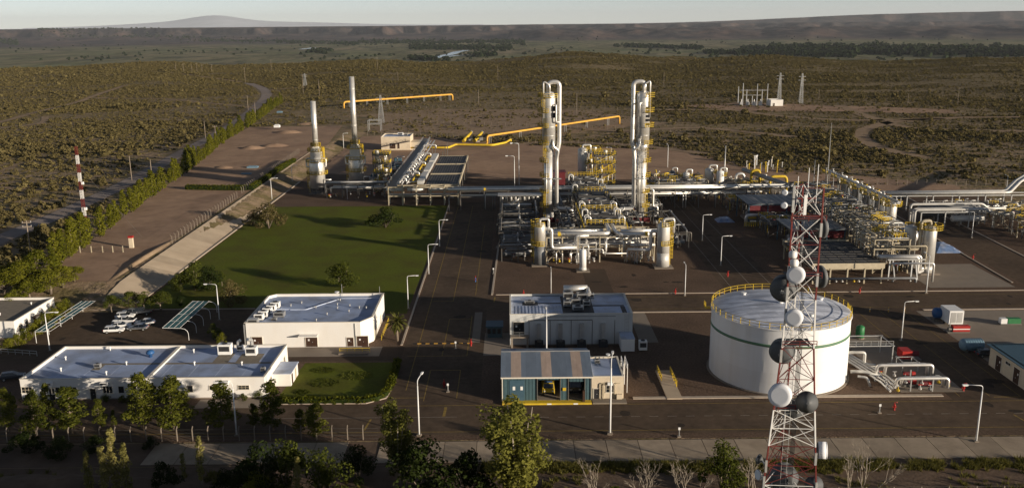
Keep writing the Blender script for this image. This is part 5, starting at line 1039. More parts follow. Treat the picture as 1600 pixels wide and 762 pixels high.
MB().lathe(cx, cy, [(R * f, HT - .04 + 1.15 * (1 - f * f)) for f in (1, .9, .75, .6, .4, .2, .001)], 72).build('roof', 'tank_roof', tk, True)
def clip(poly, n=56):
    for k in range(n):
        a = 2 * math.pi * k / n; nx, ny = math.cos(a), math.sin(a); lim = R * .985 * math.cos(math.pi / n); o = []
        for i in range(len(poly)):
            p, q = poly[i], poly[(i + 1) % len(poly)]; dp = (p[0] - cx) * nx + (p[1] - cy) * ny - lim; dq = (q[0] - cx) * nx + (q[1] - cy) * ny - lim
            if dp <= 0: o.append(p)
            if dp * dq < 0: t_ = dp / (dp - dq); o.append((p[0] + (q[0] - p[0]) * t_, p[1] + (q[1] - p[1]) * t_))
        poly = o
        if not poly: break
    return poly
th = math.radians(12); ca, sa = math.cos(th), math.sin(th)
for i in range(-4, 5):
    for j in range(-8, 9):
        u0 = i * 3.4 + (1.7 if j % 2 else 0) - 1.7; v0 = j * 1.62 - .81; ns = 3
        for s in (0,):
            P = []
            for k in range(ns + 1): P.append((u0 + (3.36) * k / ns, v0))
            for k in range(ns, -1, -1): P.append((u0 + 3.36 * k / ns, v0 + 1.58))
            P = clip([(cx + u * ca - v * sa, cy + u * sa + v * ca) for u, v in P])
            if len(P) > 2: MB().sheet([(x, y, dome(x, y) + .012) for x, y in P]).build('roof_plate', 'tank_roof', tk)
n = 44; rl = [(cx + (R + .05) * math.cos(2 * math.pi * k / n), cy + (R + .05) * math.sin(2 * math.pi * k / n), HT) for k in range(n)]
for k in range(n):
    a, b = rl[k], rl[(k + 1) % n]; m = MB().bar(a, (a[0], a[1], a[2] + 1.15), .1)
    m.build('railing_post', 'yellow', tk)
for hh in (.6, 1.15): MB().tube([(x, y, z + hh) for x, y, z in rl] + [(rl[0][0], rl[0][1], HT + hh)], .05, 4, False).build('handrail', 'yellow', tk)
MB().lathe(cx, cy, [(.5, HT + 1.1), (.5, HT + 1.7), (.7, HT + 1.75), (.01, HT + 2.0)], 12).build('roof_vent', 'white_paint', tk)
for a, r in ((2.2, 9), (.4, 10), (5.2, 8)): x, y = cx + r * math.cos(a), cy + r * math.sin(a); MB().lathe(x, y, [(.4, dome(x, y) - .1), (.4, dome(x, y) + .4), (.55, dome(x, y) + .42), (.55, dome(x, y) + .5)], 12).build('manhole', 'white_paint', tk)
a = math.radians(12); px_, py_ = cx + (R + 1.0) * math.cos(a), cy + (R + 1.0) * math.sin(a); p = MB().box((px_, py_, HT - 1.6), (2.0, 2.4, .12), a).build('stair_platform', 'yellow', tk); m = rail(MB(), [(px_ + .9 * math.cos(a) - 1.1 * math.sin(a), py_ + .9 * math.sin(a) - 1.1 * math.cos(a), HT - 1.5), (px_ + .9 * math.cos(a) + 1.1 * math.sin(a), py_ + .9 * math.sin(a) + 1.1 * math.cos(a), HT - 1.5)], 1.1, .09, .8); m.build('platform_rail', 'yellow', p)
prev = None; st = MB(); hr_ = []
for k in range(46):
    a = math.radians(12 + k * 1.9); z = HT - 1.7 - k * (HT - 1.9) / 46; x, y = cx + (R + .5) * math.cos(a), cy + (R + .5) * math.sin(a); st.box((x, y, z), (.9, .32, .05), a); hr_.append((cx + (R + 1.0) * math.cos(a), cy + (R + 1.0) * math.sin(a), z + 1.0))
st.build('spiral_stair', 'galvanised', tk); MB().tube(hr_, .05, 4).build('stair_rail', 'yellow', tk)
x, y = cx - R * math.cos(.15), cy - 2; MB().box((cx - R - .5, cy + 3, HT - .6), (1.1, 1.4, .12)).build('gauge_platform', 'yellow', tk); rail(MB(), [(cx - R - 1.0, cy + 2.3, HT - .5), (cx - R - 1.0, cy + 3.7, HT - .5)], 1.1, .09, .7).build('platform_rail', 'yellow', tk)
# ramp with yellow rails
rp = T('concrete_ramp', 'pale concrete walkway ramp with yellow railing left of the tank', 'ramp', (31, 158, 0)); xa, ya = g(1027, 583); xb, yb = g(1055, 626)
MB().bb(xa - .2, 152.8, 0, xa + 2.6, 166.5, .22).build('ramp_slab', 'concrete', rp); rail(MB(), [(xa + 2.5, 158.2, .2), (xa + 2.5, 165.4, .2)], 1.2, .13, 1.4).build('handrail', 'yellow', rp); rail(MB(), [(xa + .1, 161, .2), (xa + .1, 166.2, .2)], 1.2, .13, 1.4).build('handrail', 'yellow', rp)
# white container and unit by the control building
ct = T('white_container', 'white container standing right of the control building', 'container', (25.5, 178, 0)); x, y = g(981, 550); MB().bb(x - 1.4, y, .2, x + 1.4, y + 5.5, 2.9).build('body', 'white_paint', ct); MB().bb(x - 1.45, y - .05, 2.9, x + 1.45, y + 5.55, 3.0).build('roof', 'roof_pale', ct)
for i in (-.65, .65): MB().bb(x + i - .6, y - .05, .35, x + i + .6, y - .004, 2.75).build('door', 'white_paint', ct)
for i in (-1.1, 1.1): MB().bb(x + i - .15, y + .5, 0, x + i + .15, y + 5, .2).build('skid', 'steel', ct)
un = T('chiller_unit', 'small white fan unit right of the white container', 'air conditioner', (28, 179, 0)); x, y = g(1005, 549); ac_unit(un, x, y + .8, 0, 1.7, 1.3, 2.2)
# pale blue ribbed tank, trailers, skids
bt = T('ribbed_tank', 'pale blue ribbed horizontal tank on the apron near the right workshop', 'tank', (*g(1520, 550), 0)); x, y = g(1520, 551)
MB().capsule((x - 1.7, y + 1, 1.5), (x + 1.9, y + 1, 1.5), 1.25, 18).build('shell', 'paleblue', bt, True)
for i in range(8): MB().tube([(x - 1.6 + i * .5, y + 1, 1.5), (x - 1.48 + i * .5, y + 1, 1.5)], 1.32, 18).build('rib', 'paleblue', bt)
for i in (-1.2, 1.3): MB().bb(x + i - .15, y, 0, x + i + .15, y + 2, .9).build('saddle', 'steel', bt)
tl = T('box_trailer', 'white box trailer standing on the apron beside the red skid', 'trailer', (*g(1492, 505), 0)); x, y = g(1493, 510); MB().bb(x - 1.6, y, .6, x + 1.6, y + 4.5, 3.7).build('box_body', 'white_paint', tl); MB().bb(x - 1.3, y - .04, .9, x - .1, y - .004, 3.3).build('door', 'galvanised', tl); MB().bb(x + .1, y - .04, .9, x + 1.3, y - .004, 3.3).build('door', 'galvanised', tl)
for sx in (-1, 1): MB().tube([(x + sx * 1.3, y + 2.5, .4), (x + sx * 1.6, y + 2.5, .4)], .4, 12).build('wheel', 'tyre', tl)
vt = T('blue_tank_trailer', 'blue cylindrical tank behind the white box trailer', 'tank', (*g(1478, 500), 0)); x, y = g(1476, 503); MB().capsule((x - 1.6, y + 1.4, 1.8), (x + .9, y + 1.4, 1.8), 1.25, 16).build('shell', 'blue', vt, True); MB().bb(x - 2.2, y + .4, 0, x + 1.3, y + 2.4, .6).build('cradle', 'steel', vt)
rs_ = T('red_skid', 'red and white pump skid in front of the box trailer', 'skid', (*g(1497, 519), 0)); x, y = g(1497, 520); MB().bb(x - 2.5, y - .4, .1, x + 2.5, y + .9, .4).build('base_frame', 'steel', rs_); MB().bb(x - 1.3, y - .3, .4, x + 2.4, y + .8, 1.7).build('housing', 'red', rs_); MB().bb(x - 1.3, y - .33, .9, x + 2.4, y - .302, 1.1).build('white_stripe', 'white_paint', rs_); MB().tube([(x - 2.2, y + .2, .9), (x - 1.3, y + .2, .9)], .4, 10).build('engine', 'steel', rs_); MB().tube([(x - 1.9, y + .2, 1.2), (x - 1.9, y + .2, 2.3)], .1, 6).build('exhaust', 'galvanised', rs_)
gs = T('generator_skid', 'green and white generator skid at the right edge', 'generator', (*g(1580, 507), 0)); x, y = g(1580, 508); MB().bb(x - 2.4, y, .1, x + 2.4, y + 1.4, .35).build('base_frame', 'steel', gs); MB().bb(x - 2.3, y + .1, .35, x - .9, y + 1.3, 1.5).build('tank', 'white_paint', gs); MB().bb(x - .7, y + .1, .35, x + 2.2, y + 1.3, 1.5).build('housing', 'green', gs)
gt = T('green_tank', 'green upright cylinder beside the big tank', 'tank', (*g(1343, 528), 0)); x, y = g(1343, 528); MB().lathe(x, y, [(.8, .3), (.9, .35), (.9, 2.6), (.6, 2.85), (.01, 2.95)], 16).build('shell', 'green', gt, True); MB().lathe(x, y, [(1.0, 0), (1.0, .3), (.8, .3)], 12).build('base', 'concrete_grey', gt)
# tents and stores in the west yard
for i, (px, py, w, d, h, mt, lb) in enumerate(((348, 212 - 15, 3.6, 3.0, 2.0, 'white_paint', 'small white tent shed in the west dirt yard'), (395, 262, 5, 2.5, 1.0, 'paleblue', 'blue covered stack at the clipped hedge'), (385, 272, 4.5, 1.6, .6, 'paleblue', 'flat pale blue stack by the end of the hedge'), (437, 176, 4, 2.5, 1.2, 'paleblue', 'small pale blue stack at the far end of the windbreak'))):
    px += 82 if i == 0 else 0; x, y = G2(*((433, 199) if i == 0 else (px, py))); t = T('covered_stack' if i else 'tent_shed', lb, 'stack' if i else 'shed', (x, y, 2.5)); MB().add([(x - w / 2, y - d / 2, 2.5), (x + w / 2, y - d / 2, 2.5), (x + w / 2, y + d / 2, 2.5), (x - w / 2, y + d / 2, 2.5), (x - w / 2, y - d / 2, 2.5 + h * .6), (x + w / 2, y - d / 2, 2.5 + h * .6), (x + w / 2, y + d / 2, 2.5 + h * .6), (x - w / 2, y + d / 2, 2.5 + h * .6)], [(0, 1, 5, 4), (1, 2, 6, 5), (2, 3, 7, 6), (3, 0, 4, 7)]).build('sides', mt, t)
    MB().add([(x - w / 2 - .1, y - d / 2 - .1, 2.5 + h * .6), (x + w / 2 + .1, y - d / 2 - .1, 2.5 + h * .6), (x + w / 2 + .1, y + d / 2 + .1, 2.5 + h * .6), (x - w / 2 - .1, y + d / 2 + .1, 2.5 + h * .6), (x - w * .3, y, 2.5 + h), (x + w * .3, y, 2.5 + h)], [(0, 1, 5, 4), (1, 2, 5), (2, 3, 4, 5), (3, 0, 4)]).build('cover', mt, t)
# hydrants, markers, cones
def hydrant(label, px, py, blue=False):
    x, y = g(px, py); t = T('fire_hydrant', label, 'hydrant', (x, y, 0), 'red fire hydrants'); MB().lathe(x, y, [(.22, 0), (.16, .1), (.16, .8), (.24, .85), (.2, 1.05), (.01, 1.15)], 10).build('body', 'blue' if blue else 'red', t, True); MB().tube([(x - .35, y, .6), (x + .35, y, .6)], .1, 8).build('outlet', 'red', t); MB().pipe([(x, y, 1.0), (x, y, 1.5), (x + .1, y - .7, 1.75)], .09, .15, 6).build('monitor', 'red', t)
for px, py, lb, b in ((743, 440, 'red and blue fire monitor on the central road island', True), (694, 604, 'red fire monitor on the gravel left of the shed', False), (818, 462, 'red hydrant at the kerb behind the control building', False), (1055, 459, 'red hydrant at the kerb right of the control building', False), (1397, 640, 'red hydrant at the kerb right of the tank', False), (1505, 610, 'red hydrant beside the pump manifold', False), (1137, 432, 'red hydrant on the process road near the tank', False), (1343, 458, 'red hydrant at the kerb before the cooler bank', False), (1520, 405, 'red hydrant beside the perimeter road', False), (736, 520 + 20, 'red marker on the central road', False)): hydrant(lb, px, py, b)
for i, (px, py) in enumerate(((1359, 487), (1388, 487), (1413, 486))):
    x, y = g(px, py); t = T('bollard', ('left', 'middle', 'right')[i] + ' orange bollard in the row right of the tank roof', 'bollard', (x, y, 0), 'orange bollards'); MB().tube([(x, y, 0), (x, y, 1.1)], .12, 8).build('post', 'orange_pipe', t); MB().tube([(x, y, .6), (x, y, .8)], .13, 8).build('band', 'white_paint', t)
for px, py, lb in ((1061, 682, 'pale instrument post on the gravel strip of the front road'), (771, 428, 'pale sign post on the gravel beside the central road'), (1374, 645, 'white marker box on the gravel by the tank manifold'), (700, 612, 'white sign post beside the red fire monitor'), (712, 545, 'white notice board on the central road island')):
    x, y = g(px, py); t = T('sign_post', lb, 'sign', (x, y, 0)); MB().tube([(x, y, 0), (x, y, 1.7)], .09, 6).build('post', 'galvanised', t); MB().bb(x - .18, y - .1, 1.3, x + .18, y - .03, 1.75).build('panel', 'white_paint', t); MB().bb(x - .3, y - .3, 0, x + .3, y + .3, .2).build('footing', 'concrete_grey', t)
sp = T('speed_hump', 'striped speed hump across the central road beside the palm', 'speed hump', (-15, 183.5, 0))
for i in range(14): MB().add([(-21.6 + i * .9, 183.2, .02), (-20.75 + i * .9, 183.2, .02), (-20.75 + i * .9, 183.9, .02), (-21.6 + i * .9, 183.9, .02), (-21.6 + i * .9, 183.4, .09), (-20.75 + i * .9, 183.4, .09), (-20.75 + i * .9, 183.7, .09), (-21.6 + i * .9, 183.7, .09)], [(4, 5, 6, 7), (0, 1, 5, 4), (1, 2, 6, 5), (2, 3, 7, 6), (3, 0, 4, 7)]).build('hump_block', 'orange_pipe' if i % 2 else 'dark', sp)
# ================================================================ PROCESS PLANT
def arc_platform(par, x, y, r, z, a0, a1, w=1.2, mat='yellow', rails=True):
    n = max(4, int((a1 - a0) / .3)); p = MB().lathe(x, y, [(r + .04, z), (r + w, z), (r + w, z + .1), (r + .04, z + .1), (r + .04, z)], n, a0, a1).build('platform', 'yellow', par)
    if rails:
        m = MB(); P = [(x + (r + w) * math.cos(a0 + (a1 - a0) * i / n), y + (r + w) * math.sin(a0 + (a1 - a0) * i / n), z + .1) for i in range(n + 1)]
        rail(m, P, 1.2, .13, 1.2); m.build('handrail', mat, p)
    return p
def caged_ladder(par, x, y, r, ang, z0, z1, mat='yellow'):
    ca, sa = math.cos(ang), math.sin(ang); m = MB()
    def q(d, s, z): return (x + d * ca - s * sa, y + d * sa + s * ca, z)
    for s in (-.3, .3): m.bar(q(r + .25, s, z0), q(r + .25, s, z1), .09)
    k = int((z1 - z0) / .6)
    for i in range(k): m.bar(q(r + .25, -.3, z0 + .6 * i), q(r + .25, .3, z0 + .6 * i), .06)
    for i in range(int((z1 - z0 - 2) / 1.2)):
        z = z0 + 2 + 1.2 * i; m.tube([q(r + .25, -.38, z), q(r + .75, -.42, z), q(r + 1.05, 0, z), q(r + .75, .42, z), q(r + .25, .38, z)], .05, 4)
    for s, d in ((-.42, .75), (0, 1.05), (.42, .75)): m.bar(q(r + d, s, z0 + 2), q(r + d, s, z1), .06)
    m.build('caged_ladder', mat, par)
def vshell(x, y, z0, z1, r, n=28): return MB().lathe(x, y, [(r, z0), (r, z1), (r * .93, z1 + r * .28), (r * .72, z1 + r * .48), (r * .4, z1 + r * .6), (.02, z1 + r * .64)], n)
def P_(par, pts, r, *a):
    a = list(a); mat = a.pop(0) if a and isinstance(a[0], str) and a[0] in MATS else 'aluminium'
    bend, n, name = (a + [None, 8, 'pipe'][len(a):])[:3]
    return MB().pipe(pts, r, bend, n).build(name, mat, par, True)
def flange(par, x, y, z, r, mat='galvanised'): MB().lathe(x, y, [(r, z), (r, z + .15), (r * .5, z + .15)], 12).build('flange', mat, par)
# ---- the two tall columns
def column(name, label, x, y, s):
    """s=+1: riser on the right, ladders left; s=-1 mirrored"""
    t = T(name, label, 'column', (x, y, 0)); r1, r2 = 1.6, 2.25
    MB().lathe(x, y, [(r1 + .5, 0), (r1 + .15, 3.2)], 24).build('skirt', 'cladding', t, True); MB().bb(x - 3.2, y - 3.2, 0, x + 3.2, y + 3.2, .5).build('footing', 'concrete_grey', t); MB().bb(x - 3.0, y - 3.6, .5, x + 4.5 * (s > 0) + 3.0 * (s < 0), y - 3.25, 2.0).build('fire_wall', 'maroon', t)
    MB().lathe(x, y, [(r1, 3.0), (r1, 24.5)], 26).build('lower_shell', 'aluminium', t, True); MB().lathe(x, y, [(r1, 24.5), (r2, 27.5)], 26).build('cone', 'aluminium', t, True)
    MB().lathe(x, y, [(r2, 27.5), (r2, 43.2), (r2 * .93, 43.9), (r2 * .7, 44.5), (r2 * .35, 44.8), (.02, 44.9)], 28).build('upper_shell', 'aluminium', t, True)
    for z in (7, 11, 15, 19, 23): MB().lathe(x, y, [(r1 + .01, z), (r1 + .07, z), (r1 + .07, z + .15), (r1 + .01, z + .15)], 26).build('insulation_band', 'galvanised', t)
    for z in (30, 33, 36.5, 40): MB().lathe(x, y, [(r2 + .01, z), (r2 + .07, z), (r2 + .07, z + .15), (r2 + .01, z + .15)], 26).build('insulation_band', 'galvanised', t)
    out = math.pi if s > 0 else 0.0
    for z, r in ((5.5, r1), (10.5, r1), (16, r1), (21, r1), (27.2, r2 - .2), (33, r2), (38, r2), (43.0, r2)): arc_platform(t, x, y, r, z, out - 1.5, out + (1.5 if z < 43 else 2.4), 1.5)
    for i, (z0, z1, r) in enumerate(((.5, 11, r1), (10.5, 22, r1), (21, 28, r1), (27.2, 39, r2), (38, 44.6, r2))): caged_ladder(t, x, y, r, out + (-.75 if i % 2 else .75) * s, z0, z1)
    # overhead line: up from the top, over, and down beside the shell
    xr = x + s * 3.55; P_(t, [(x - s * .2, y - .6, 44.4), (x - s * .2, y - .6, 48.0), (xr, y - .6, 48.0), (xr, y - .6, 27), (xr - s * .9, y - .6, 24), (xr - s * .9, y - .6, 4.6), (xr + s * 4.6, y - 1, 4.6), (xr + s * 4.6, y - 1, 1.2)], .72, 1.5, 12, 'overhead_pipe')
    P_(t, [(x + s * .2, y - 1.4, 44.2), (x + s * .2, y - 1.6, 47.0), (x - s * 1.9, y - 1.6, 48.4), (x - s * 1.9, y - 1.6, 36)], .28, .9, 8, 'vent_pipe')
    P_(t, [(x + s * r2 * .6, y - 1.9, 29), (x + s * 1.2, y - 2.6, 26.5), (xr - s * .2, y - 1.8, 25.2), (xr - s * .9, y - 1.4, 22), (xr - s * .9, y - 1.9, 6)], .42, 1.2, 10, 'draw_pipe')
    for z in (8, 13, 18, 23, 31, 36, 41): MB().bar((x, y - .6, z), (xr - (s * .9 if z < 25 else 0), y - .6, z), .22).build('pipe_support', 'steel', t)
    if s > 0:
        for zz in (36.2, 38.4): MB().bb(x + .9, y - 2.32, zz, x + 2.4, y - 2.0, zz + 1.7).build('nozzle_box', 'dark', t)
        P_(t, [(x + 1.7, y - 2.1, 40.6), (x + 2.3, y - 2.6, 40.6), (x + 2.3, y - 2.6, 34.8), (xr - .2, y - 1.4, 34.6)], .28, .5, 8)
    else:
        for zz in range(5): MB().bb(x + .7, y - 2.35, 33.5 + zz * 1.35, x + 1.9, y - 2.05, 34.3 + zz * 1.35).build('louvre', 'dark', t)
        P_(t, [(x - .9, y - 2.1, 41), (x - 1.6, y - 2.7, 41), (x - 1.6, y - 2.7, 36.5)], .3, .5, 8); P_(t, [(x + 1.4, y - 1.0, 11.5), (x + 4.0, y - 1.4, 11.5), (x + 4.0, y - 1.4, 5.5), (x + 5.6, y - 1.4, 5.5), (x + 5.6, y - 1.4, 2.2), (x + 2, y - 2.4, 2.2)], .36, .8, 8)
    for i, (dx, dz) in enumerate(((-.9, 22),)): P_(t, [(x + dx, y - r1 - .45, 3), (x + dx, y - r1 - .45, dz)], .17, None, 6, 'downcomer')
    MB().bb(x - 2.2, y - 2.6, 15.3, x + 4.2 * (s > 0) + 2.0 * (s < 0), y - 2.3, 15.6).build('guide_beam', 'galvanised', t)
    return t
column('distillation_column', 'tall silver distillation column on the left, riser pipe at its right', 12.9, 306, 1)
column('distillation_column', 'tall silver distillation column on the right, riser pipe at its left', 44.8, 305, -1)
# ---- vertical drums
def drum(name, label, x, y, h, r, mat='aluminium', skirt=3.0, plats=(), la=None, group=None, top=True, pads=True, sk='cladding', aa=(-1.2, 1.8)):
    t = T(name, label, 'vessel', (x, y, 0), group)
    if pads: MB().bb(x - r - .9, y - r - .9, 0, x + r + .9, y + r + .9, .3).build('footing', 'concrete_grey', t)
    MB().lathe(x, y, [(r + .12, .3), (r + .02, skirt)], 22).build('skirt', sk, t, True); vshell(x, y, skirt, h - r * .64, r).build('shell', mat, t, True)
    for z in plats: arc_platform(t, x, y, r, z, aa[0], aa[1], 1.1)
    if la is not None: caged_ladder(t, x, y, r, la, .5, h - .3)
    if top:
        P_(t, [(x, y, h - .3), (x, y, h + 1.0), (x + r * 1.6, y, h + 1.0), (x + r * 1.6, y, h - 3)], r * .16 + .08, .6, 8, 'top_pipe')
        for a in (.6, 2.7, 4.4): flange(t, x + r * .5 * math.cos(a), y + r * .5 * math.sin(a), h - .4, .22)
    return t
t = drum('knockout_drum', 'tall vessel with dark grey skirt at the front left corner of the process block', 8.0, 248.2, 12.4, 1.55, 'aluminium', 5.6, (6.0, 11.6), 3.0, None, True, True, 'dull_pipe', (1.6, 5.2)); P_(t, [(9.3, 248, 10.6), (11.3, 248, 10.6), (11.3, 248, 4.9), (18.5, 248.6, 4.9)], .48, .9, 10)
t = drum('knockout_drum', 'tall grey vessel at the front right corner of the process block', 42.6, 245, 12.8, 1.75, 'cladding', 4.2, (6.6, 12.0), .1, None, True, True, 'cladding', (-1.9, 1.9)); P_(t, [(41, 245.4, 10.2), (39.2, 246, 10.2), (39.2, 246, 4.6), (33, 247, 4.6)], .5, .9, 10)
drum('flash_vessel', 'small white upright vessel on a concrete pad in front of the pipe rack', 19.7, 241.2, 6.3, .95, 'white_paint', 1.2, (), None)
drum('surge_vessel', 'grey upright vessel with yellow top behind the cooler deck', 29.5, 368, 17.5, 2.0, 'cladding', 4, (11, 16.4), 1.5)
# ---- generic steel frame with pipes
def frame(t, xs, ys, zs, w=.3, pm='steel', brace=False, top=None):
    for x in xs:
        for y in ys: MB().bar((x, y, 0), (x, y, top or zs[-1]), w).build('post', pm, t)
    for z in zs:
        for y in ys: MB().bar((xs[0] - .3, y, z), (xs[-1] + .3, y, z), w * .9).build('beam', pm, t)
        for x in xs: MB().bar((x, ys[0] - .3, z + .001), (x, ys[-1] + .3, z + .001), w * .85).build('beam', pm, t)
    if brace:
        for x in (xs[0], xs[-1]):
            for a, b in zip(ys[:-1], ys[1:]): MB().bar((x, a, .2), (x, b, zs[0]), w * .5).build('brace', pm, t)
        for y in (ys[0], ys[-1]):
            for a, b in list(zip(xs[:-1], xs[1:]))[::2]: MB().bar((a, y, .2), (b, y, zs[0]), w * .5).build('brace', pm, t)
def lin(a, b, n): return [a + (b - a) * i / (n - 1) for i in range(n)]
def pipes_x(t, x0, x1, ys, z, rr, rs=(.14, .4), mats=('aluminium', 'dull_pipe', 'galvanised', 'cladding'), drop=.5):
    for y in ys:
        r = rr.uniform(*rs); a, b = x0 + rr.uniform(0, .12) * (x1 - x0), x1 - rr.uniform(0, .12) * (x1 - x0); zz = z + r + .12; pts = [(a, y, zz), (b, y, zz)]
        if rr.random() < drop: pts = [(a, y, rr.uniform(.6, max(.8, z * .5)))] + pts
        if rr.random() < drop: pts = pts + [(b, y, rr.uniform(.6, max(.8, z * .5)))]
        P_(t, pts, r, rr.choice(mats))
def pipes_y(t, y0, y1, xs, z, rr, rs=(.14, .4), mats=('aluminium', 'dull_pipe', 'galvanised', 'cladding'), drop=.5):
    for x in xs:
        r = rr.uniform(*rs); a, b = y0 + rr.uniform(0, .12) * (y1 - y0), y1 - rr.uniform(0, .12) * (y1 - y0); zz = z + r + .12; pts = [(x, a, zz), (x, b, zz)]
        if rr.random() < drop: pts = [(x, a, rr.uniform(.6, max(.8, z * .5)))] + pts
        if rr.random() < drop: pts = pts + [(x, b, rr.uniform(.6, max(.8, z * .5)))]
        P_(t, pts, r, rr.choice(mats))
def valves(t, pts, rr):
    for x, y, z in pts:
        p = MB().lathe(x, y, [(.18, z), (.32, z + .15), (.32, z + .4), (.1, z + .5), (.1, z + 1.0)], 8).build('valve', rr.choice(('galvanised', 'aluminium', 'dull_pipe', 'yellow')), t); MB().tube([(x - .4, y, z + 1.02), (x + .4, y, z + 1.02)], .08, 5).build('handwheel', 'red' if rr.random() < .3 else 'galvanised', p)
# ---- front pipe rack between the two front vessels
rr = random.Random(11); t = T('front_pipe_rack', 'steel rack with big silver pipes between the two front vessels', 'pipe rack', (25, 255, 0))
frame(t, [10, 14.5, 19, 25.3, 32.5, 37, 41], [250.5, 257, 263], [4.6, 7.4], .32, 'beige_steel', True)
for x in (19, 35.5):
    m = MB()
    for a, b in ((-.4, -.4), (.4, -.4), (-.4, .4), (.4, .4)): m.bar((x + a, 249 + b, 0), (x + a, 249 + b, 8.2), .16)
    for i in range(9): m.bar((x - .4, 248.6, i * .9), (x + .4, 248.6, i * .9 + .9), .09); m.bar((x + .4, 248.6, i * .9), (x + .4, 249.4, i * .9 + .9), .09)
    m.build('lattice_post', 'galvanised', t)
P_(t, [(9.5, 250.5, 8.5), (27.6, 250.5, 8.5), (28.4, 256, 8.5), (28.4, 262, 8.5)], .62, 1.4, 12); P_(t, [(41, 249.8, 8.4), (30.6, 249.8, 8.4), (30, 254, 8.4), (30, 262, 8.4)], .58, 1.2, 12)
P_(t, [(10, 253.5, 8.6), (26.5, 253.5, 8.6)], .6, 1, 12); P_(t, [(31.5, 253, 8.6), (42, 253, 8.6)], .6, 1, 12); P_(t, [(10, 256, 8.1), (24, 256, 8.1), (24, 256, 4)], .35); P_(t, [(33, 256, 8.1), (42, 256, 8.1)], .35)
for x in (13.5, 38.5): MB().tube([(x - .35, 250.4 if x < 20 else 249.8, 8.45), (x + .35, 250.4 if x < 20 else 249.8, 8.45)], .68, 12).build('pipe_clamp', 'yellow', t)
P_(t, [(12, 249.6, 5.4), (18.2, 249.6, 5.4), (18.2, 249.6, 8.0), (22, 250, 8.0)], .42, .8, 10); P_(t, [(34, 249.4, 5.3), (41, 249.4, 5.3)], .4, .8, 10); P_(t, [(10, 248.8, 4.3), (26, 248.8, 4.3), (26, 248.8, 3.0), (33, 248.8, 3.0)], .2); P_(t, [(27, 249, 7.6), (27, 249, 3.4), (25, 249, 3.4)], .2); P_(t, [(33, 249, 4.2), (38, 249, 4.2)], .18); P_(t, [(33, 249, .4), (33, 249, 4.0)], .2)
pipes_x(t, 10, 41, lin(251.5, 262, 7), 4.7, rr, (.14, .36), drop=.7); pipes_y(t, 250, 270, lin(11, 40, 12), 5.8, rr, (.12, .3), drop=.6); valves(t, [(rr.uniform(10, 24) if k % 2 else rr.uniform(33, 41), rr.uniform(247.5, 250), rr.uniform(.6, 1.6)) for k in range(16)], rr)
for k in range(14): x = rr.choice((rr.uniform(10.5, 24), rr.uniform(33, 40.5))); P_(t, [(x, 248 + rr.uniform(0, 2), .3), (x, 248 + rr.uniform(0, 1), rr.uniform(2, 4)), (x + rr.uniform(-1.5, 1.5), 250.5, rr.uniform(2, 4))], rr.uniform(.1, .22), .4, 6, 'riser')
# ---- cooler deck running back between the columns
t = T('cooler_deck', 'dark air cooler deck with yellow rails running back between the columns', 'cooler', (27.5, 300, 0)); rr = random.Random(5)
frame(t, [22.8, 33.6], lin(263, 352, 10), [5.4, 7.6], .34, 'steel', True)
for i in range(8):
    ya = 263.6 + i * 11.1; MB().bb(23.4, ya, 7.7, 33.0, ya + 10.6, 8.3).build('cooler_bay', 'mesh_dark', t)
    for j in range(2): MB().lathe(25.8 + j * 4.8, ya + 5.3, [(2.1, 8.3), (2.1, 8.55), (1.9, 8.55), (1.9, 8.36), (.01, 8.36)], 18).build('fan_ring', 'dull_pipe', t)
    for j in range(5): MB().bb(23.4, ya + .4 + j * 2.4, 8.301, 33, ya + .52 + j * 2.4, 8.42).build('louvre_bar', 'steel', t)
    for sx, xx in ((-1, 22.2), (1, 34.2)):
        if rr.random() < .3: continue
        m = MB(); m.pipe([(xx, ya + 2, 5), (xx, ya + 2, 10.2), (xx - sx * 1.7, ya + 2, 10.2), (xx - sx * 1.7, ya + 2, 8.3)], .26, .7, 8); m.build('header_bend', rr.choice(('cladding', 'dull_pipe', 'aluminium')), t, True)
        m = MB(); m.pipe([(xx - sx * .2, ya + 6.5, 4), (xx - sx * .2, ya + 6.5, 9.8), (xx - sx * 1.5, ya + 6.5, 9.8), (xx - sx * 1.5, ya + 6.5, 8.3)], .18, .5, 8); m.build('header_bend', rr.choice(('dull_pipe', 'cladding')), t, True)
        MB().bb(xx - .5, ya, 7.3, xx + .5, ya + 10.6, 7.4).build('walkway', 'steel', t)
        if i % 2 == 0 or i == 1: rail(MB(), [(xx + sx * .55, ya, 7.4), (xx + sx * .55, ya + 10.6, 7.4)], 1.2, .1, 1.8).build('handrail', 'yellow', t)
for ya in (263.2, 285.3, 318.6, 352): rail(MB(), [(22.6, ya, 8.35), (33.8, ya, 8.35)], 1.4, .14, 1.2).build('handrail', 'yellow', t); MB().bb(22, ya - .8, 7.9, 34.4, ya - .1, 8.02).build('cross_walk', 'beige_steel' if ya < 270 else 'yellow', t)
MB().bb(22.0, 262.0, 6.6, 34.4, 262.4, 7.9).build('end_girder', 'beige_steel', t)
for sx in (21.2, 35.2):
    m = MB()
    for i in range(12): m.box((sx, 262 + i * .8, 7.2 - i * .6), (1.0, .3, .06))
    m.build('stair', 'yellow', t); rail(MB(), [(sx + .5, 262, 7.2), (sx + .5, 271.6, .5)], 1.1, .12, 1.3).build('stair_rail', 'yellow', t); rail(MB(), [(sx - .5, 262, 7.2), (sx - .5, 271.6, .5)], 1.1, .12, 1.3).build('stair_rail', 'yellow', t)
valves(t, [(rr.uniform(23, 33), rr.uniform(264, 350), 8.5) for _ in range(14)], rr)
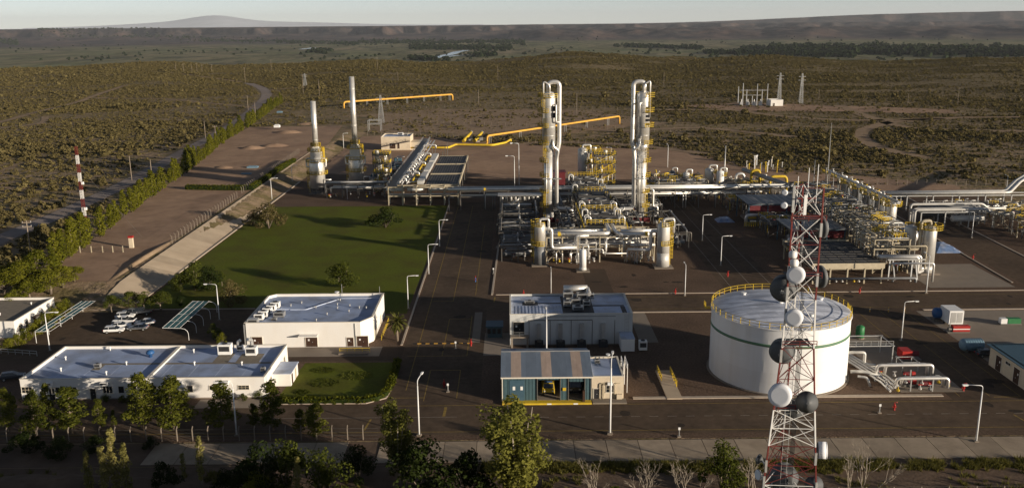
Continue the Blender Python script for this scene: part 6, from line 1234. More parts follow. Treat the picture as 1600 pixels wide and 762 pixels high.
# ---- yellow railed steel tower behind the deck
def steel_tower(name, label, x0, x1, y0, y1, levels, seed, mat='steel', vessel=None):
    rr = random.Random(seed); t = T(name, label, 'steel tower', ((x0 + x1) / 2, (y0 + y1) / 2, 0)); frame(t, [x0, x1], [y0, y1], levels, .34, mat, True, levels[-1] + 1.2)
    for z in levels:
        MB().bb(x0 + .2, y0 + .2, z + .14, x1 - .2, y1 - .2, z + .2).build('deck', 'mesh_dark', t); rail(MB(), [(x0 - .2, y0 - .2, z + .15), (x1 + .2, y0 - .2, z + .15), (x1 + .2, y1 + .2, z + .15), (x0 - .2, y1 + .2, z + .15)], 1.2, .13, 1.2, True).build('handrail', 'yellow', t)
    for a, b in zip([0] + levels[:-1], levels):
        m = MB(); k = 10
        for i in range(k): m.box((x0 + (x1 - x0) * (i + .5) / k, y0 - .8, a + (b - a) * (i + .5) / k), (.5, .9, .08))
        m.bar((x0, y0 - 1.2, a + .9), (x1, y0 - 1.2, b + .9), .12).bar((x0, y0 - .4, a + .9), (x1, y0 - .4, b + .9), .12); m.build('stair', 'yellow', t)
        for _ in range(4): x = rr.uniform(x0 + .8, x1 - .8); y = rr.uniform(y0 + .5, y1 - .5); P_(t, [(x, y, a + .3), (x, y, b - .6), (x + rr.uniform(-1.5, 1.5), y, b - .6)], rr.uniform(.15, .4), rr.choice(('aluminium', 'cladding', 'yellow')))
        x = rr.uniform(x0 + 1.2, x1 - 1.2); vshell(x, (y0 + y1) / 2, b - 2.4, b + 1.2, .8, 14).build('small_vessel', rr.choice(('aluminium', 'cladding')), t, True)
    return t
steel_tower('stair_tower', 'yellow railed steel tower at the back end of the cooler deck', 34, 42, 358, 366, [4, 8, 12, 15.5], 3); steel_tower('stair_tower', 'grey steel tower behind the upright grey vessel', 31.5, 37.5, 372, 380, [5, 10, 15], 9); steel_tower('burner_tower', 'yellow railed steel tower right of the tall furnace stack', -56.5, -50, 364, 370, [4, 8, 12, 15.5], 4)
hut = T('analyser_hut', 'dark maroon cabin on legs behind the left column', 'cabin', (18.5, 366, 0)); MB().bb(15.5, 362, 3, 22, 368, 8).build('wall', 'maroon', hut); MB().bb(15.2, 361.7, 8, 22.3, 368.3, 8.25).build('roof', 'maroon', hut)
for x in (15.8, 21.7):
    for y in (362.3, 367.7): MB().bar((x, y, 0), (x, y, 3), .3).build('leg', 'steel', hut)
MB().bb(17, 361.93, 4, 18, 361.99, 6.2).build('door', 'dark', hut)
# ---- exchanger and pump groups either side of the columns, their shade put into dark materials
def exch_group(label, x0, x1, y0, y1, n, seed, z=1.6, mat=('dull_pipe', 'dull_pipe', 'steel', 'cladding'), rk=True):
    rr = random.Random(seed); t = T('exchanger_bank', label, 'heat exchanger', ((x0 + x1) / 2, (y0 + y1) / 2, 0))
    for i in range(n):
        y = y0 + (y1 - y0) * (i + .5) / n; r = rr.uniform(.5, .85); zz = z + rr.choice((0, 2.2)); s = MB().capsule((x0 + rr.uniform(.5, 2), y, zz), (x1 - rr.uniform(.5, 2.5), y, zz), r, 12).build('exchanger_shell', rr.choice(mat), t, True)
        for xx in (x0 + (x1 - x0) * .3, x0 + (x1 - x0) * .7): MB().bb(xx - .15, y - r * .8, 0, xx + .15, y + r * .8, zz - r * .6).build('saddle', 'concrete_grey' if zz < 2 else 'steel', s)
        MB().tube([(x0 + .5, y, zz), (x0 + .75, y, zz)], r * 1.25, 12).build('channel_flange', 'steel', s)
        P_(t, [(x0 + (x1 - x0) * rr.uniform(.2, .8), y, zz + r * .8), (x0 + (x1 - x0) * .5, y, zz + 2.2), (x0 + (x1 - x0) * .5, y + 2.5, zz + 2.2)], rr.uniform(.18, .32), rr.choice(mat))
    if rk: frame(t, lin(x0, x1, 3), [y0, (y0 + y1) / 2, y1], [4.4], .24); dk = ('dull_pipe', 'steel', 'steel'); pipes_x(t, x0 - 1, x1 + 1, lin(y0 + .6, y1 - .6, 4), 4.5, rr, (.12, .3), dk); pipes_y(t, y0, y1, lin(x0 + .6, x1 - .6, 3), 5.1, rr, (.12, .28), dk)
    valves(t, [(rr.uniform(x0, x1), rr.uniform(y0, y1), rr.uniform(.6, 1.4)) for _ in range(8)], rr); return t
exch_group('shaded exchanger bank left of the left column base', -4, 9, 270, 288, 6, 1); exch_group('long exchanger bank behind and left of the left column', -4, 9, 296, 318, 6, 2); exch_group('exchanger bank between the left column and the cooler deck', 15.5, 21.8, 272, 300, 7, 3); exch_group('exchanger bank between the cooler deck and the right column', 35, 41.5, 272, 300, 7, 4); exch_group('pump group left of the front left vessel', -3, 6.5, 252, 264, 4, 5, 1.2); exch_group('pipe group right of the right column base', 47.5, 54, 266, 300, 6, 6, 1.4); exch_group('exchangers behind the right column', 37, 53, 310, 324, 5, 7); exch_group('exchangers behind the left column', 14, 21.5, 310, 326, 5, 8)
t = T('fin_cooler', 'row of small cooler cylinders on a grey rack left of the left column', 'cooler', (3, 322, 0)); frame(t, lin(-4, 10, 4), [319.5, 324.5], [4.5, 6.5], .26)
for i in range(9): MB().lathe(-3.4 + i * 1.6, 321.2, [(.45, 4.6), (.45, 6.2), (.3, 6.45), (.01, 6.5)], 10).build('cooler_can', 'aluminium', t, True)
MB().bb(-5, 319.2, 6.65, 10.8, 324.8, 6.8).build('cover', 'galvanised', t)
# ---- long pipe bridge across the whole plant
t = T('pipe_bridge', 'long pipe bridge crossing the plant behind the two columns', 'pipe rack', (40, 331, 0)); rr = random.Random(21); frame(t, lin(-19, 105, 15), [327.5, 334], [4.8, 7.0], .32, 'steel')
for y, r, m_ in ((327.9, .45, 'aluminium'), (329.1, .32, 'cladding'), (330.2, .25, 'dull_pipe'), (331.2, .5, 'galvanised'), (332.5, .3, 'aluminium'), (333.4, .22, 'dull_pipe')): P_(t, [(-24 + rr.uniform(0, 3), y, 7.2 + r), (104 + rr.uniform(0, 4), y, 7.2 + r)], r, m_)
pipes_x(t, -20, 104, [328.2, 329.4, 330.8, 332, 333.2], 4.95, rr, (.15, .38), drop=0)
for k in range(22): x = rr.uniform(-10, 100); P_(t, [(x, 327, 5.3), (x, 325.5, 5.3), (x, 325.5, .5)], rr.uniform(.12, .25), rr.choice(('aluminium', 'dull_pipe')), None, 6, 'drop_pipe')
for x in (-10, 32): MB().tube([(x - .3, 327.9, 7.65), (x + .3, 327.9, 7.65)], .52, 10).build('pipe_clamp', 'yellow', t)
# ---- furnaces
def furnace(label, x, y, H):
    t = T('furnace_stack', label, 'furnace', (x, y, 0)); R = 3.1
    for k in range(8): a = k * math.pi / 4; MB().bar((x + R * .85 * math.cos(a), y + R * .85 * math.sin(a), 0), (x + R * .85 * math.cos(a), y + R * .85 * math.sin(a), 2.6), .4).build('leg', 'steel', t)
    MB().lathe(x, y, [(R, 2.5), (R, 12.6), (R * .86, 13.8)], 26).build('radiant_section', 'aluminium', t, True); MB().bb(x - 2.0, y - 2.0, 13.7, x + 2.0, y + 2.0, 17.8).build('convection_box', 'cladding', t); MB().add([(x - 2, y - 2, 17.8), (x + 2, y - 2, 17.8), (x + 2, y + 2, 17.8), (x - 2, y + 2, 17.8), (x - .9, y - .9, 19.4), (x + .9, y - .9, 19.4), (x + .9, y + .9, 19.4), (x - .9, y + .9, 19.4)], [(0, 1, 5, 4), (1, 2, 6, 5), (2, 3, 7, 6), (3, 0, 4, 7), (4, 5, 6, 7)]).build('hood', 'cladding', t)
    MB().lathe(x, y, [(1.12, 19.2), (1.02, H), (.85, H), (.85, H - .6)], 20).build('stack', 'aluminium', t, True)
    for z in range(22, int(H), 5): MB().lathe(x, y, [(1.12, z), (1.17, z), (1.17, z + .14), (1.1, z + .14)], 20).build('stack_ring', 'aluminium', t)
    for z, r in ((8.2, R), (13.2, R)): arc_platform(t, x, y, r, z, 0, 6.28, 1.15)
    p = MB().bb(x - 2.9, y - 2.9, 17.6, x + 2.9, y + 2.9, 17.75).build('platform', 'yellow', t); rail(MB(), [(x - 2.9, y - 2.9, 17.75), (x + 2.9, y - 2.9, 17.75), (x + 2.9, y + 2.9, 17.75), (x - 2.9, y + 2.9, 17.75)], 1.2, .13, 1.2, True).build('handrail', 'yellow', p); arc_platform(t, x, y, 1.1, 19.6, 0, 6.28, .9)
    caged_ladder(t, x, y, R, 3.3, .5, 13.5); caged_ladder(t, x, y, 2.0, 5.9, 8.5, 18.5); MB().bb(x + 3.0, y - 1, 14, x + 3.6, y - .4, 19).build('ladder_post', 'yellow', t)
    for s in (-1, 1): P_(t, [(x + s * 2, y - 1, 14.6), (x + s * 4.0, y - 1, 14.6), (x + s * 4.0, y - 1, 11.2), (x + s * 2.8, y - 1, 11.2)], .32, .8, 8, 'crossover_pipe')
    for k in range(6): MB().lathe(x + 1.7 * math.cos(k * 1.05), y + 1.7 * math.sin(k * 1.05), [(.35, 1.2), (.35, 2.5)], 10).build('burner', 'steel', t)
    rr = random.Random(int(H)); P_(t, [(x + 3.2, y - 2, .4), (x + 3.2, y - 2, 6), (x + 6, y - 2, 6)], .25); P_(t, [(x - 3.4, y, .4), (x - 3.4, y, 5)], .3); MB().bb(x - 3.3, y - 3.3, 0, x + 3.3, y + 3.3, .35).build('footing', 'concrete_grey', t)
furnace('furnace with the shorter silver stack, left of the taller one', -79.6, 364, 37.6); furnace('furnace with the taller silver stack', -64.8, 371, 46.8)
t = T('furnace_pipe_rack', 'low pipe rack linking the two furnaces and the tower', 'pipe rack', (-66, 356, 0)); rr = random.Random(31); frame(t, lin(-74, -49, 5), [353.5, 357], [3.6, 5.6], .28); pipes_x(t, -75, -48, lin(353.8, 356.8, 4), 5.7, rr, drop=.4); pipes_x(t, -75, -48, lin(353.8, 356.8, 4), 3.7, rr, drop=.6); valves(t, [(rr.uniform(-75, -50), rr.uniform(350, 357), .8) for _ in range(12)], rr)
# ---- air cooler rack beside the lawn
t = T('cooler_rack', 'large air cooler rack with grated bays north of the lawn', 'cooler', (-33, 390, 0)); rr = random.Random(41); frame(t, lin(-47, -20.4, 6), [337, 341], [3.6, 7.0], .42, 'beige_steel', False)
for y in lin(352, 470, 8):
    for x in (-47, -40, -33.5, -20.4): MB().bar((x, y, 0), (x, y, 6.9 if x != -20.4 or y < 425 else .4), .36).build('post', 'steel', t)
MB().bb(-47.6, 337.4, 7.05, -43.9, 486, 7.25).build('walkway_grating', 'steel', t)
for x in (-47.6, -43.9): rail(MB(), [(x, 338, 7.25), (x, 486, 7.25)], 1.1, .09, 3.0).build('handrail', 'galvanised', t)
for i in range(3):
    ya = 341 + i * 26.5; f = MB().bb(-33.4, ya, 6.0, -20.8, ya + .5, 7.3).build('bay_frame', 'beige_steel', t); MB().bb(-33.4, ya + 24.5, 6.0, -20.8, ya + 25, 7.3).build('bay_frame', 'beige_steel', t)
    for j in range(4):
        for q in range(3):
            xa = -33.2 + j * 3.08; yq = ya + .7 + q * 7.9; g_ = MB().bb(xa, yq, 6.9, xa + 2.9, yq + 7.6, 7.15).build('cooler_grating', 'mesh_dark', t)
    for j in range(13): MB().bb(-33.3 + j * 1.03, ya + .6, 7.16, -33.2 + j * 1.03, ya + 24.4, 7.26).build('louvre_bar', 'steel', t)
    MB().bb(-36.4, ya + 1, 7.3, -34.0, ya + 24, 8.6).build('header_box', 'cladding', t); MB().bb(-20.7, ya, 6.4, -20.2, ya + 25, 7.5).build('side_girder', 'beige_steel', t)
    m = rail(MB(), [(-38.2, ya + 3, 7.3), (-38.2, ya + 14, 7.3), (-36.8, ya + 14, 7.3)], 1.6, .3, .8); m.build('handrail', 'yellow', t); MB().bb(-39.4, ya + 4, 7.1, -36.8, ya + 13, 7.3).build('valve_deck', 'yellow', t); valves(t, [(rr.uniform(-42.5, -37.2), ya + rr.uniform(3, 22), 7.4) for _ in range(7)], rr)
    for q in range(4):
        y = ya + 3 + q * 6; P_(t, [(-42.6, y, 4), (-42.6, y, 9.4), (-40.9, y, 9.4), (-40.9, y, 7.6), (-36.4, y, 8.1)], .3, .8, 8, 'header_bend')
for x, r in ((-43.2, .4), (-42.0, .28), (-40.2, .32)): P_(t, [(x, 340, 7.7 + r), (x, 470, 7.7 + r)], r, 'aluminium')
for y in (356, 383, 410, 440): P_(t, [(-43, y, 8.4), (-43, y, 9.7), (-37, y, 9.7), (-37, y, 8)], .3, 'aluminium', .7)
for x in (-45, -37, -29, -23.5): P_(t, [(x - 3, 338.8, 5.8), (x + 3.4, 338.8, 5.8)], .55, 'cladding', None, 10)
P_(t, [(-46.8, 338.2, 4.1), (-20.5, 338.2, 4.1)], .3, 'cladding'); P_(t, [(-22, 339, 6.2), (-6, 339.5, 6.2), (2, 334, 6.2), (2, 329, 7)], .5, 'cladding', 2, 10); P_(t, [(-21, 340.4, 5.0), (-12, 340.4, 5.0), (-12, 334, 5.0)], .3, 'dull_pipe')
for i, (x, y, w, d, h) in enumerate(((-55, 395, 5, 8, 4), (-54, 412, 6, 7, 4), (-55, 430, 6, 7, 4.5), (-54, 375, 5, 8, 3.6), (-60, 385, 4, 6, 4), (-61, 402, 4, 7, 3.6), (-60, 420, 5, 6, 4))):
    q = T('compressor_skid', ('nearest', 'second', 'third', 'fourth', 'fifth', 'sixth', 'farthest')[(3, 0, 1, 4, 2, 5, 6).index(i) if i in (3, 0, 1, 4, 2, 5, 6) else i] + ' dark blue skid in the shaded group left of the cooler rack', 'skid', (x, y, 0)); MB().bb(x - w / 2, y - d / 2, .3, x + w / 2, y + d / 2, .7).build('base_frame', 'steel', q); MB().capsule((x - w / 2 + .8, y, 2.1), (x + w / 2 - .8, y, 2.1), 1.1, 12).build('casing', 'dull_pipe', q, True); MB().bb(x - w * .3, y + 1.2, .7, x + w * .3, y + d / 2 - .3, h).build('enclosure', 'maroon' if i % 3 == 0 else 'tealroof', q); P_(q, [(x, y, 3), (x, y, h + 1), (x + 3.5, y, h + 1)], .3)
# ---- orange and yellow gas lines
def gas_line(label, pts, r, sup=(), mat='orange_pipe', stands=True, name='gas_pipe'):
    t = T(name, label, 'pipe', (pts[0][0], pts[0][1], 0)); P_(t, pts, r, mat, r * 3, 10)
    for f in sup:
        i = 1 if len(pts) > 2 else 0; a, b = pts[i], pts[i + 1]; x, y, z = [a[c] + (b[c] - a[c]) * f for c in range(3)]; z0 = hz1(x, y)
        for dx in (-.5, .5): MB().bar((x + dx, y, z0 - .2), (x + dx, y, z - r), .3).build('trestle_post', 'galvanised', t)
        MB().bb(x - .9, y - .2, z - r - .3, x + .9, y + .2, z - r).build('trestle_beam', 'galvanised', t)
    return t
xa, ya = g(537, 160, 5); xb, yb = g(707, 148, 5); gas_line('orange pipe on trestles behind the furnaces', [(xa, ya, 0), (xa, ya, 5.3), (xb, yb, 5.3), (xb, yb, 0)], .75, (.05, .2, .38, .56, .72, .88, .97))
xa, ya = g(761, 214, 4); xb, yb = g(968, 182, 5); gas_line('long orange pipe on trestles rising right behind the columns', [(xa, ya - 8, .8), (xa, ya, .8), (xa, ya, 4.6), (xb, yb, 5.2), (xb, yb, 0)], .62)
t = bpy.data.objects['gas_pipe.001']
for f in (.02, .22, .4, .55, .72, .9):
    x, y = xa + (xb - xa) * f, ya + (yb - ya) * f; z = 4.6 + .6 * f - .6
    for dx in (-.5, .5): MB().bar((x + dx, y, -.2), (x + dx, y, z), .28).build('trestle_post', 'galvanised', t)
    MB().bb(x - .9, y - .2, z - .3, x + .9, y + .2, z).build('trestle_beam', 'galvanised', t)
pt = [g(*p, 1.2) for p in ((640, 231), (700, 231), (712, 226), (770, 227), (790, 223), (798, 218))]; gas_line('yellow pipe bending along the ground behind the cooler bays', [(x, y, 1.3) for x, y in pt] + [(pt[-1][0], pt[-1][1], 0)], .62, (), 'yellow')
for i, (px, py) in enumerate(((730, 222), (747, 222))):
    x, y = g(px, py); t = T('pig_trap', ('left', 'right')[i] + ' yellow launcher barrel leaning beside the ground pipe', 'launcher', (x, y, 0), 'pig launchers'); MB().tube([(x - 2, y - 4, 1.0), (x + 2, y + 8, 4.6)], [1.0, .8], 12).build('barrel', 'yellow', t, True); MB().tube([(x + 2, y + 8, 4.6), (x + 2.1, y + 8.4, 4.8)], 1.1, 12).build('door', 'galvanised', t)
    for q in (0, 6): MB().bb(x - 1.2 + q * .3, y + q - .3, 0, x + 1.0 + q * .3, y + q + .3, 1.0 + q * .35).build('saddle', 'galvanised', t)
for i, (px, py, tp) in enumerate(((570 + 140, 228, 200), (693, 236, 191), (735, 150, 138))):
    pass
# ---- compressor station on the right
def shelter(label, x0, x1, y0, y1, h, seed):
    rr = random.Random(seed); t = T('compressor_shelter', label, 'shelter', ((x0 + x1) / 2, (y0 + y1) / 2, 0)); frame(t, lin(x0, x1, 4), [y0, y1], [h], .36, 'tealroof'); MB().bb(x0 - .5, y0 - .5, h + .2, x1 + .5, y1 + .5, h + .45).build('roof', 'dull_pipe', t); MB().bb(x0, y0 - .08, h - 2.3, x1, y0 + .05, h - .2).build('fascia', 'maroon', t)
    for x in lin(x0 + 2, x1 - 2, 8): MB().bb(x - .06, y0 - .5, h + .45, x + .06, y1 + .5, h + .52).build('roof_rib', 'galvanised', t)
    MB().bb(x0 + 1, y0 + 1.5, .2, x1 - 1, y1 - 1.5, .8).build('base_block', 'concrete_grey', t)
    for x in lin(x0 + 3, x1 - 3, 3): q = MB().capsule((x - 1.4, (y0 + y1) / 2, 2.4), (x + 1.4, (y0 + y1) / 2, 2.4), 1.2, 12).build('compressor_casing', 'dull_pipe', t, True); MB().bb(x - .8, y0 + 2, .8, x + .8, y1 - 2, 2.0).build('gearbox', 'steel', q)
    P_(t, [(x0 - .5, y0 - 1.5, 3.2), (x1, y0 - 1.5, 3.2)], .38, 'yellow'); P_(t, [(x0 - 1.4, y0 - 2, .5), (x0 - 1.4, y0 - 2, 4.2), (x0 + 3, y0 - 2, 4.2)], .55, 'aluminium', 1.2, 10); P_(t, [(x0, y0 - 2.4, 2.2), (x1, y0 - 2.4, 2.2)], .3, 'aluminium')
    m = rail(MB(), [(x0 - 2, y0 - 3, .5), (x0 + 4, y0 - 3, .5)], 1.4, .2, .8); m.build('handrail', 'yellow', t)
shelter('rear compressor shelter with dark red fascia right of the process road', 80, 99, 296, 312, 7.2, 1); shelter('front compressor shelter with dark red fascia beside the mast', 84, 100, 262, 276, 6.2, 2)
DK = ('dull_pipe', 'steel', 'dull_pipe', 'galvanised', 'beige_steel')
def clutter(name, label, x0, x1, y0, y1, zs, seed, nx=4, ny=4, mat='steel'):
    rr = random.Random(seed); t = T(name, label, 'pipe rack', ((x0 + x1) / 2, (y0 + y1) / 2, 0)); frame(t, lin(x0, x1, nx), lin(y0, y1, ny), zs, .28, mat, True)
    for z in zs: pipes_x(t, x0 - 1, x1 + 1, lin(y0 + .5, y1 - .5, max(3, int((y1 - y0) / 2.6))), z + .05, rr, (.1, .28), DK); pipes_y(t, y0 - 1, y1 + 1, lin(x0 + .5, x1 - .5, max(3, int((x1 - x0) / 3.4))), z + .7, rr, (.1, .26), DK)
    for _ in range(int((x1 - x0) * (y1 - y0) / 11)):
        x, y = rr.uniform(x0, x1), rr.uniform(y0, y1); h = rr.uniform(1.5, zs[-1] + 2.2); P_(t, [(x, y, .2), (x, y, h), (x + rr.choice((-1, 1)) * rr.uniform(.6, 1.8), y, h)], rr.uniform(.1, .24), rr.choice(('galvanised', 'beige_steel', 'yellow', 'cladding', 'dull_pipe', 'aluminium')), .4, 6, 'riser')
    valves(t, [(rr.uniform(x0, x1), rr.uniform(y0, y1), rr.choice((.6, zs[0] + .4, zs[-1] + .5))) for _ in range(14)], rr)
    for _ in range(8): x = rr.uniform(x0, x1 - 3); y = rr.uniform(y0, y1); rail(MB(), [(x, y, zs[-1] + .2), (x + 3, y, zs[-1] + .2)], 1.2, .14, 1.0).build('handrail', 'yellow', t)
    return t
clutter('compressor_piping', 'dense steel pipe rack between the mast and the vessel row', 101.5, 113, 250, 282, [4.2, 7.4, 9.8], 1, 4, 6, 'beige_steel'); clutter('compressor_piping', 'dense pipe rack at the far end of the vessel row', 101.5, 113, 286, 322, [4.2, 7.4, 9.8], 2, 4, 6, 'galvanised'); clutter('compressor_piping', 'upright pipework frame between the fin fan bank and nearest scrubber', 98.5, 108, 236, 250, [3.8, 6.8, 9.4], 14, 3, 4, 'beige_steel'); clutter('compressor_piping', 'piping behind the rear compressor shelter', 78, 100, 316, 325, [4.4], 3, 5, 2); clutter('compressor_piping', 'piping between the two compressor shelters', 82, 100, 279, 293, [4.0], 4, 4, 3)
t = T('fin_fan_bank', 'dark fin fan cooler bank with tan girders right of the mast', 'cooler', (89, 238, 0)); frame(t, lin(79, 97, 5), [226.5, 240, 252], [4.0], .36, 'beige_steel'); MB().bb(78.5, 226, 4.2, 97.5, 226.4, 5.6).build('front_girder', 'beige_steel', t); MB().bb(78.5, 252.1, 4.2, 97.5, 252.5, 5.6).build('rear_girder', 'beige_steel', t)
for i in range(6):
    for j in range(3): xa = 78.7 + i * 3.13; ya = 226.6 + j * 8.5; MB().bb(xa, ya, 4.9, xa + 2.95, ya + 8.2, 5.2).build('cooler_grating', 'mesh_dark', t)
    for j in range(10): MB().bb(78.7 + i * 3.13, 227.2 + j * 2.5, 5.21, 81.65 + i * 3.13, 227.34 + j * 2.5, 5.3).build('louvre_bar', 'steel', t)
rr = random.Random(77); pipes_x(t, 80, 106, [224.6, 225.3], 1.4, rr, drop=.6); P_(t, [(99, 225.5, 5.6), (110, 225.5, 5.6), (110, 225.5, .6)], .3); valves(t, [(rr.uniform(82, 104), 225, .8) for _ in range(6)], rr)
VR = [(113.4, 236.5, 13.2, 1.75, 'nearest silver scrubber vessel with round yellow platform'), (116.6, 270, 13.0, 1.75, 'second silver scrubber vessel behind the nearest one'), (117.6, 280.5, 12.8, 1.7, 'third silver scrubber vessel in the compressor row'), (118, 290.5, 12.8, 1.7, 'fourth silver scrubber vessel in the compressor row'), (118, 301, 12.8, 1.7, 'fifth silver scrubber vessel in the compressor row'), (118, 311.5, 12.8, 1.7, 'farthest silver scrubber vessel in the compressor row')]
for i, (x, y, h, r, lb) in enumerate(VR):
    t = drum('scrubber_vessel', lb, x, y, h, r, 'aluminium' if i < 2 else 'dull_pipe', 2.2, (), 1.2, 'scrubber vessels', False); arc_platform(t, x, y, r * .3, h - .9, 0, 6.28, r + .9); P_(t, [(x, y, h - .4), (x, y, h + 1.3), (x - 2.6, y, h + 1.3), (x - 2.6, y, 6.6), (x - 9, y, 6.6)], .42, 'beige_steel' if i == 0 else 'aluminium', .9, 10, 'top_pipe'); valves(t, [(x + .9, y - .6, h), (x - .8, y + .9, h), (x - 1.8, y - .4, h)], random.Random(i))  # farther silver vessels get a dark material in place of mutual shade
    if i < 2: P_(t, [(x - 1, y - r, 1.8), (x - 3.2, y - r - .6, 1.8), (x - 3.2, y - r - .6, 4.6), (x - 12, y - r - .6, 4.6)], .38, 'aluminium', .9, 10)
x, y = 111.2, 238.5; drum('scrubber_vessel', 'darker vessel half hidden behind the nearest silver scrubber', 110.2, 241, 12.4, 1.6, 'cladding', 2.2, (11.2,), None, 'scrubber vessels', False)
t = T('header_gantry', 'sloping header gantry with yellow valves along the vessel tops', 'pipe rack', (115, 290, 0)); P_(t, [(115.4, 262, 14.4), (115.4, 322, 14.4)], .5, 'galvanised', None, 10); P_(t, [(114.4, 262, 14.1), (114.4, 322, 14.1)], .32, 'aluminium')
for y in lin(266, 320, 7): MB().bar((114.9, y, 0), (114.9, y, 13.8), .34).build('post', 'steel', t); MB().bb(113.4, y - .2, 13.5, 116.4, y + .2, 13.75).build('beam', 'steel', t); valves(t, [(114.4, y + 2, 14.4), (115.4, y - 2, 14.8)], random.Random(5)); rail(MB(), [(113.2, y - 2.5, 13.75), (113.2, y + 2.5, 13.75)], 1.2, .16, 1.0).build('handrail', 'yellow', t)
t = T('support_frame', 'pale splayed steel frame carrying pipes before the nearest scrubber', 'frame', (105, 232, 0))
for x in (101, 107):
    for s in (-1, 1): MB().bar((x + s * .9, 229.5, 0), (x + s * .4, 230.5, 5.2), .3).build('leg', 'galvanised', t)
MB().bar((100, 230.5, 5.3), (110, 230.5, 5.3), .36).build('beam', 'galvanised', t); P_(t, [(98, 231, 5.9), (108.4, 231, 5.9), (108.4, 231, 1.4), (111, 233.5, 1.4)], .42, 'aluminium', 1, 10); P_(t, [(98, 232.2, 5.9), (109.6, 232.2, 5.9), (109.6, 232.2, 1.6)], .38, 'aluminium', 1, 10); P_(t, [(100, 233, 8.2), (111.5, 233.6, 8.2), (111.5, 233.6, 2)], .24, 'beige_steel')
def tarp(label, px, py, lx, ly, h, rz, sd):
    x, y = g(px, py); m = MB(); vs = []; n = 9
    for j in range(n):
        for i in range(n):
            u, v = i / (n - 1) - .5, j / (n - 1) - .5; e = min(1, 3.2 * min(.5 - abs(u), .5 - abs(v))); q = (x + u * lx, y + v * ly, .05 + h * e * (.75 + .5 * float(fbm(np.array([u * 5 + sd]), np.array([v * 5]))[0]))); vs.append(q)
    m.add(vs, [(j * n + i, j * n + i + 1, j * n + i + n + 1, j * n + i + n) for j in range(n - 1) for i in range(n - 1)]); tag(m.build('tarpaulin_pile', 'tarp'), label, 'pile')
tarp('blue and white tarpaulin pile behind the nearest scrubber', 1470, 388, 8, 12, 1.6, 0, 2); tarp('crumpled tarpaulin pile between the two silver scrubbers', 1412, 362, 7, 14, 2.4, 0, 5); tarp('small grey covered pile on the process road', 1132, 345, 6, 6, 1.4, 0, 9)
t = T('foil_drum', 'short crinkled foil clad drum behind the nearest scrubber', 'vessel', (117, 262, 0)); MB().capsule((113.4, 258, 5.2), (119, 258, 5.2), 1.9, 14).build('shell', 'aluminium', t, True)
for x in (114.4, 118): MB().bb(x - .2, 257, 0, x + .2, 259, 3.8).build('saddle', 'steel', t)
# ---- right hand pipe crossing and horizontal drums
t = T('east_pipe_bridge', 'pale pipe bridge running right from the vessel row', 'pipe rack', (155, 325, 0)); frame(t, lin(124, 190, 8), [318, 323], [5.6], .34, 'galvanised')
for y, r in ((318.4, .5), (319.8, .4), (321.2, .5), (322.4, .3)): P_(t, [(118, y, 6 + r), (180, y, 6 + r), (196, y + 22, 6 + r), (230, y + 62, 6 + r)], r, 'cladding', 2, 10)
t = T('east_pipe_bridge', 'second pale pipe bridge with raised loops right of the vessels', 'pipe rack', (150, 296, 0)); frame(t, lin(136, 160, 4), [291, 296], [5.2], .32, 'galvanised')
for y, z in ((291.4, 5.4), (293, 5.4), (295, 6.6)): P_(t, [(134, y, 1.2), (134, y, z + .6), (158, y, z + .6), (160, y, z - 1), (166, y, z - 1)], .42, 'cladding', 1, 10)
def hdrum(label, x0, x1, y, z, r, mat, seed):
    t = T('horizontal_drum', label, 'vessel', ((x0 + x1) / 2, y, 0)); MB().capsule((x0, y, z), (x1, y, z), r, 18).build('shell', mat, t, True)
    for x in (x0 + (x1 - x0) * .2, x0 + (x1 - x0) * .8): MB().bb(x - .3, y - r * .7, 0, x + .3, y + r * .7, z - r * .7).build('saddle', 'concrete_grey', t)
    rr = random.Random(seed)
    for k in range(4): x = x0 + (x1 - x0) * (k + .5) / 4; P_(t, [(x, y, z + r * .9), (x, y, z + r + 1.0), (x + 1.6, y, z + r + 1.0)], .2, 'cladding', .4, 6)
    m = rail(MB(), [(x0, y - .8, z + r), (x1, y - .8, z + r)], 1.1, .08, 2.0); m.build('handrail', 'galvanised', t)
hdrum('large dark horizontal drum beyond the perimeter road', 141, 160, 302, 3.6, 2.3, 'dull_pipe', 1); hdrum('small bright ended horizontal drum before the large dark one', 148, 158, 294, 2.4, 1.1, 'cladding', 2)
clutter('east_piping', 'pipe racks with beige posts at the far right edge', 160, 186, 262, 290, [5.4], 5, 4, 3, 'beige_steel'); clutter('east_piping', 'low manifold between the perimeter road and the right racks', 158, 182, 296, 314, [3.6], 6, 4, 3)
drum('east_vessel', 'grey vessel with yellow platforms at the far right edge', 172, 281, 10.5, 1.9, 'cladding', 2, (5.4, 9.4), 3.3)
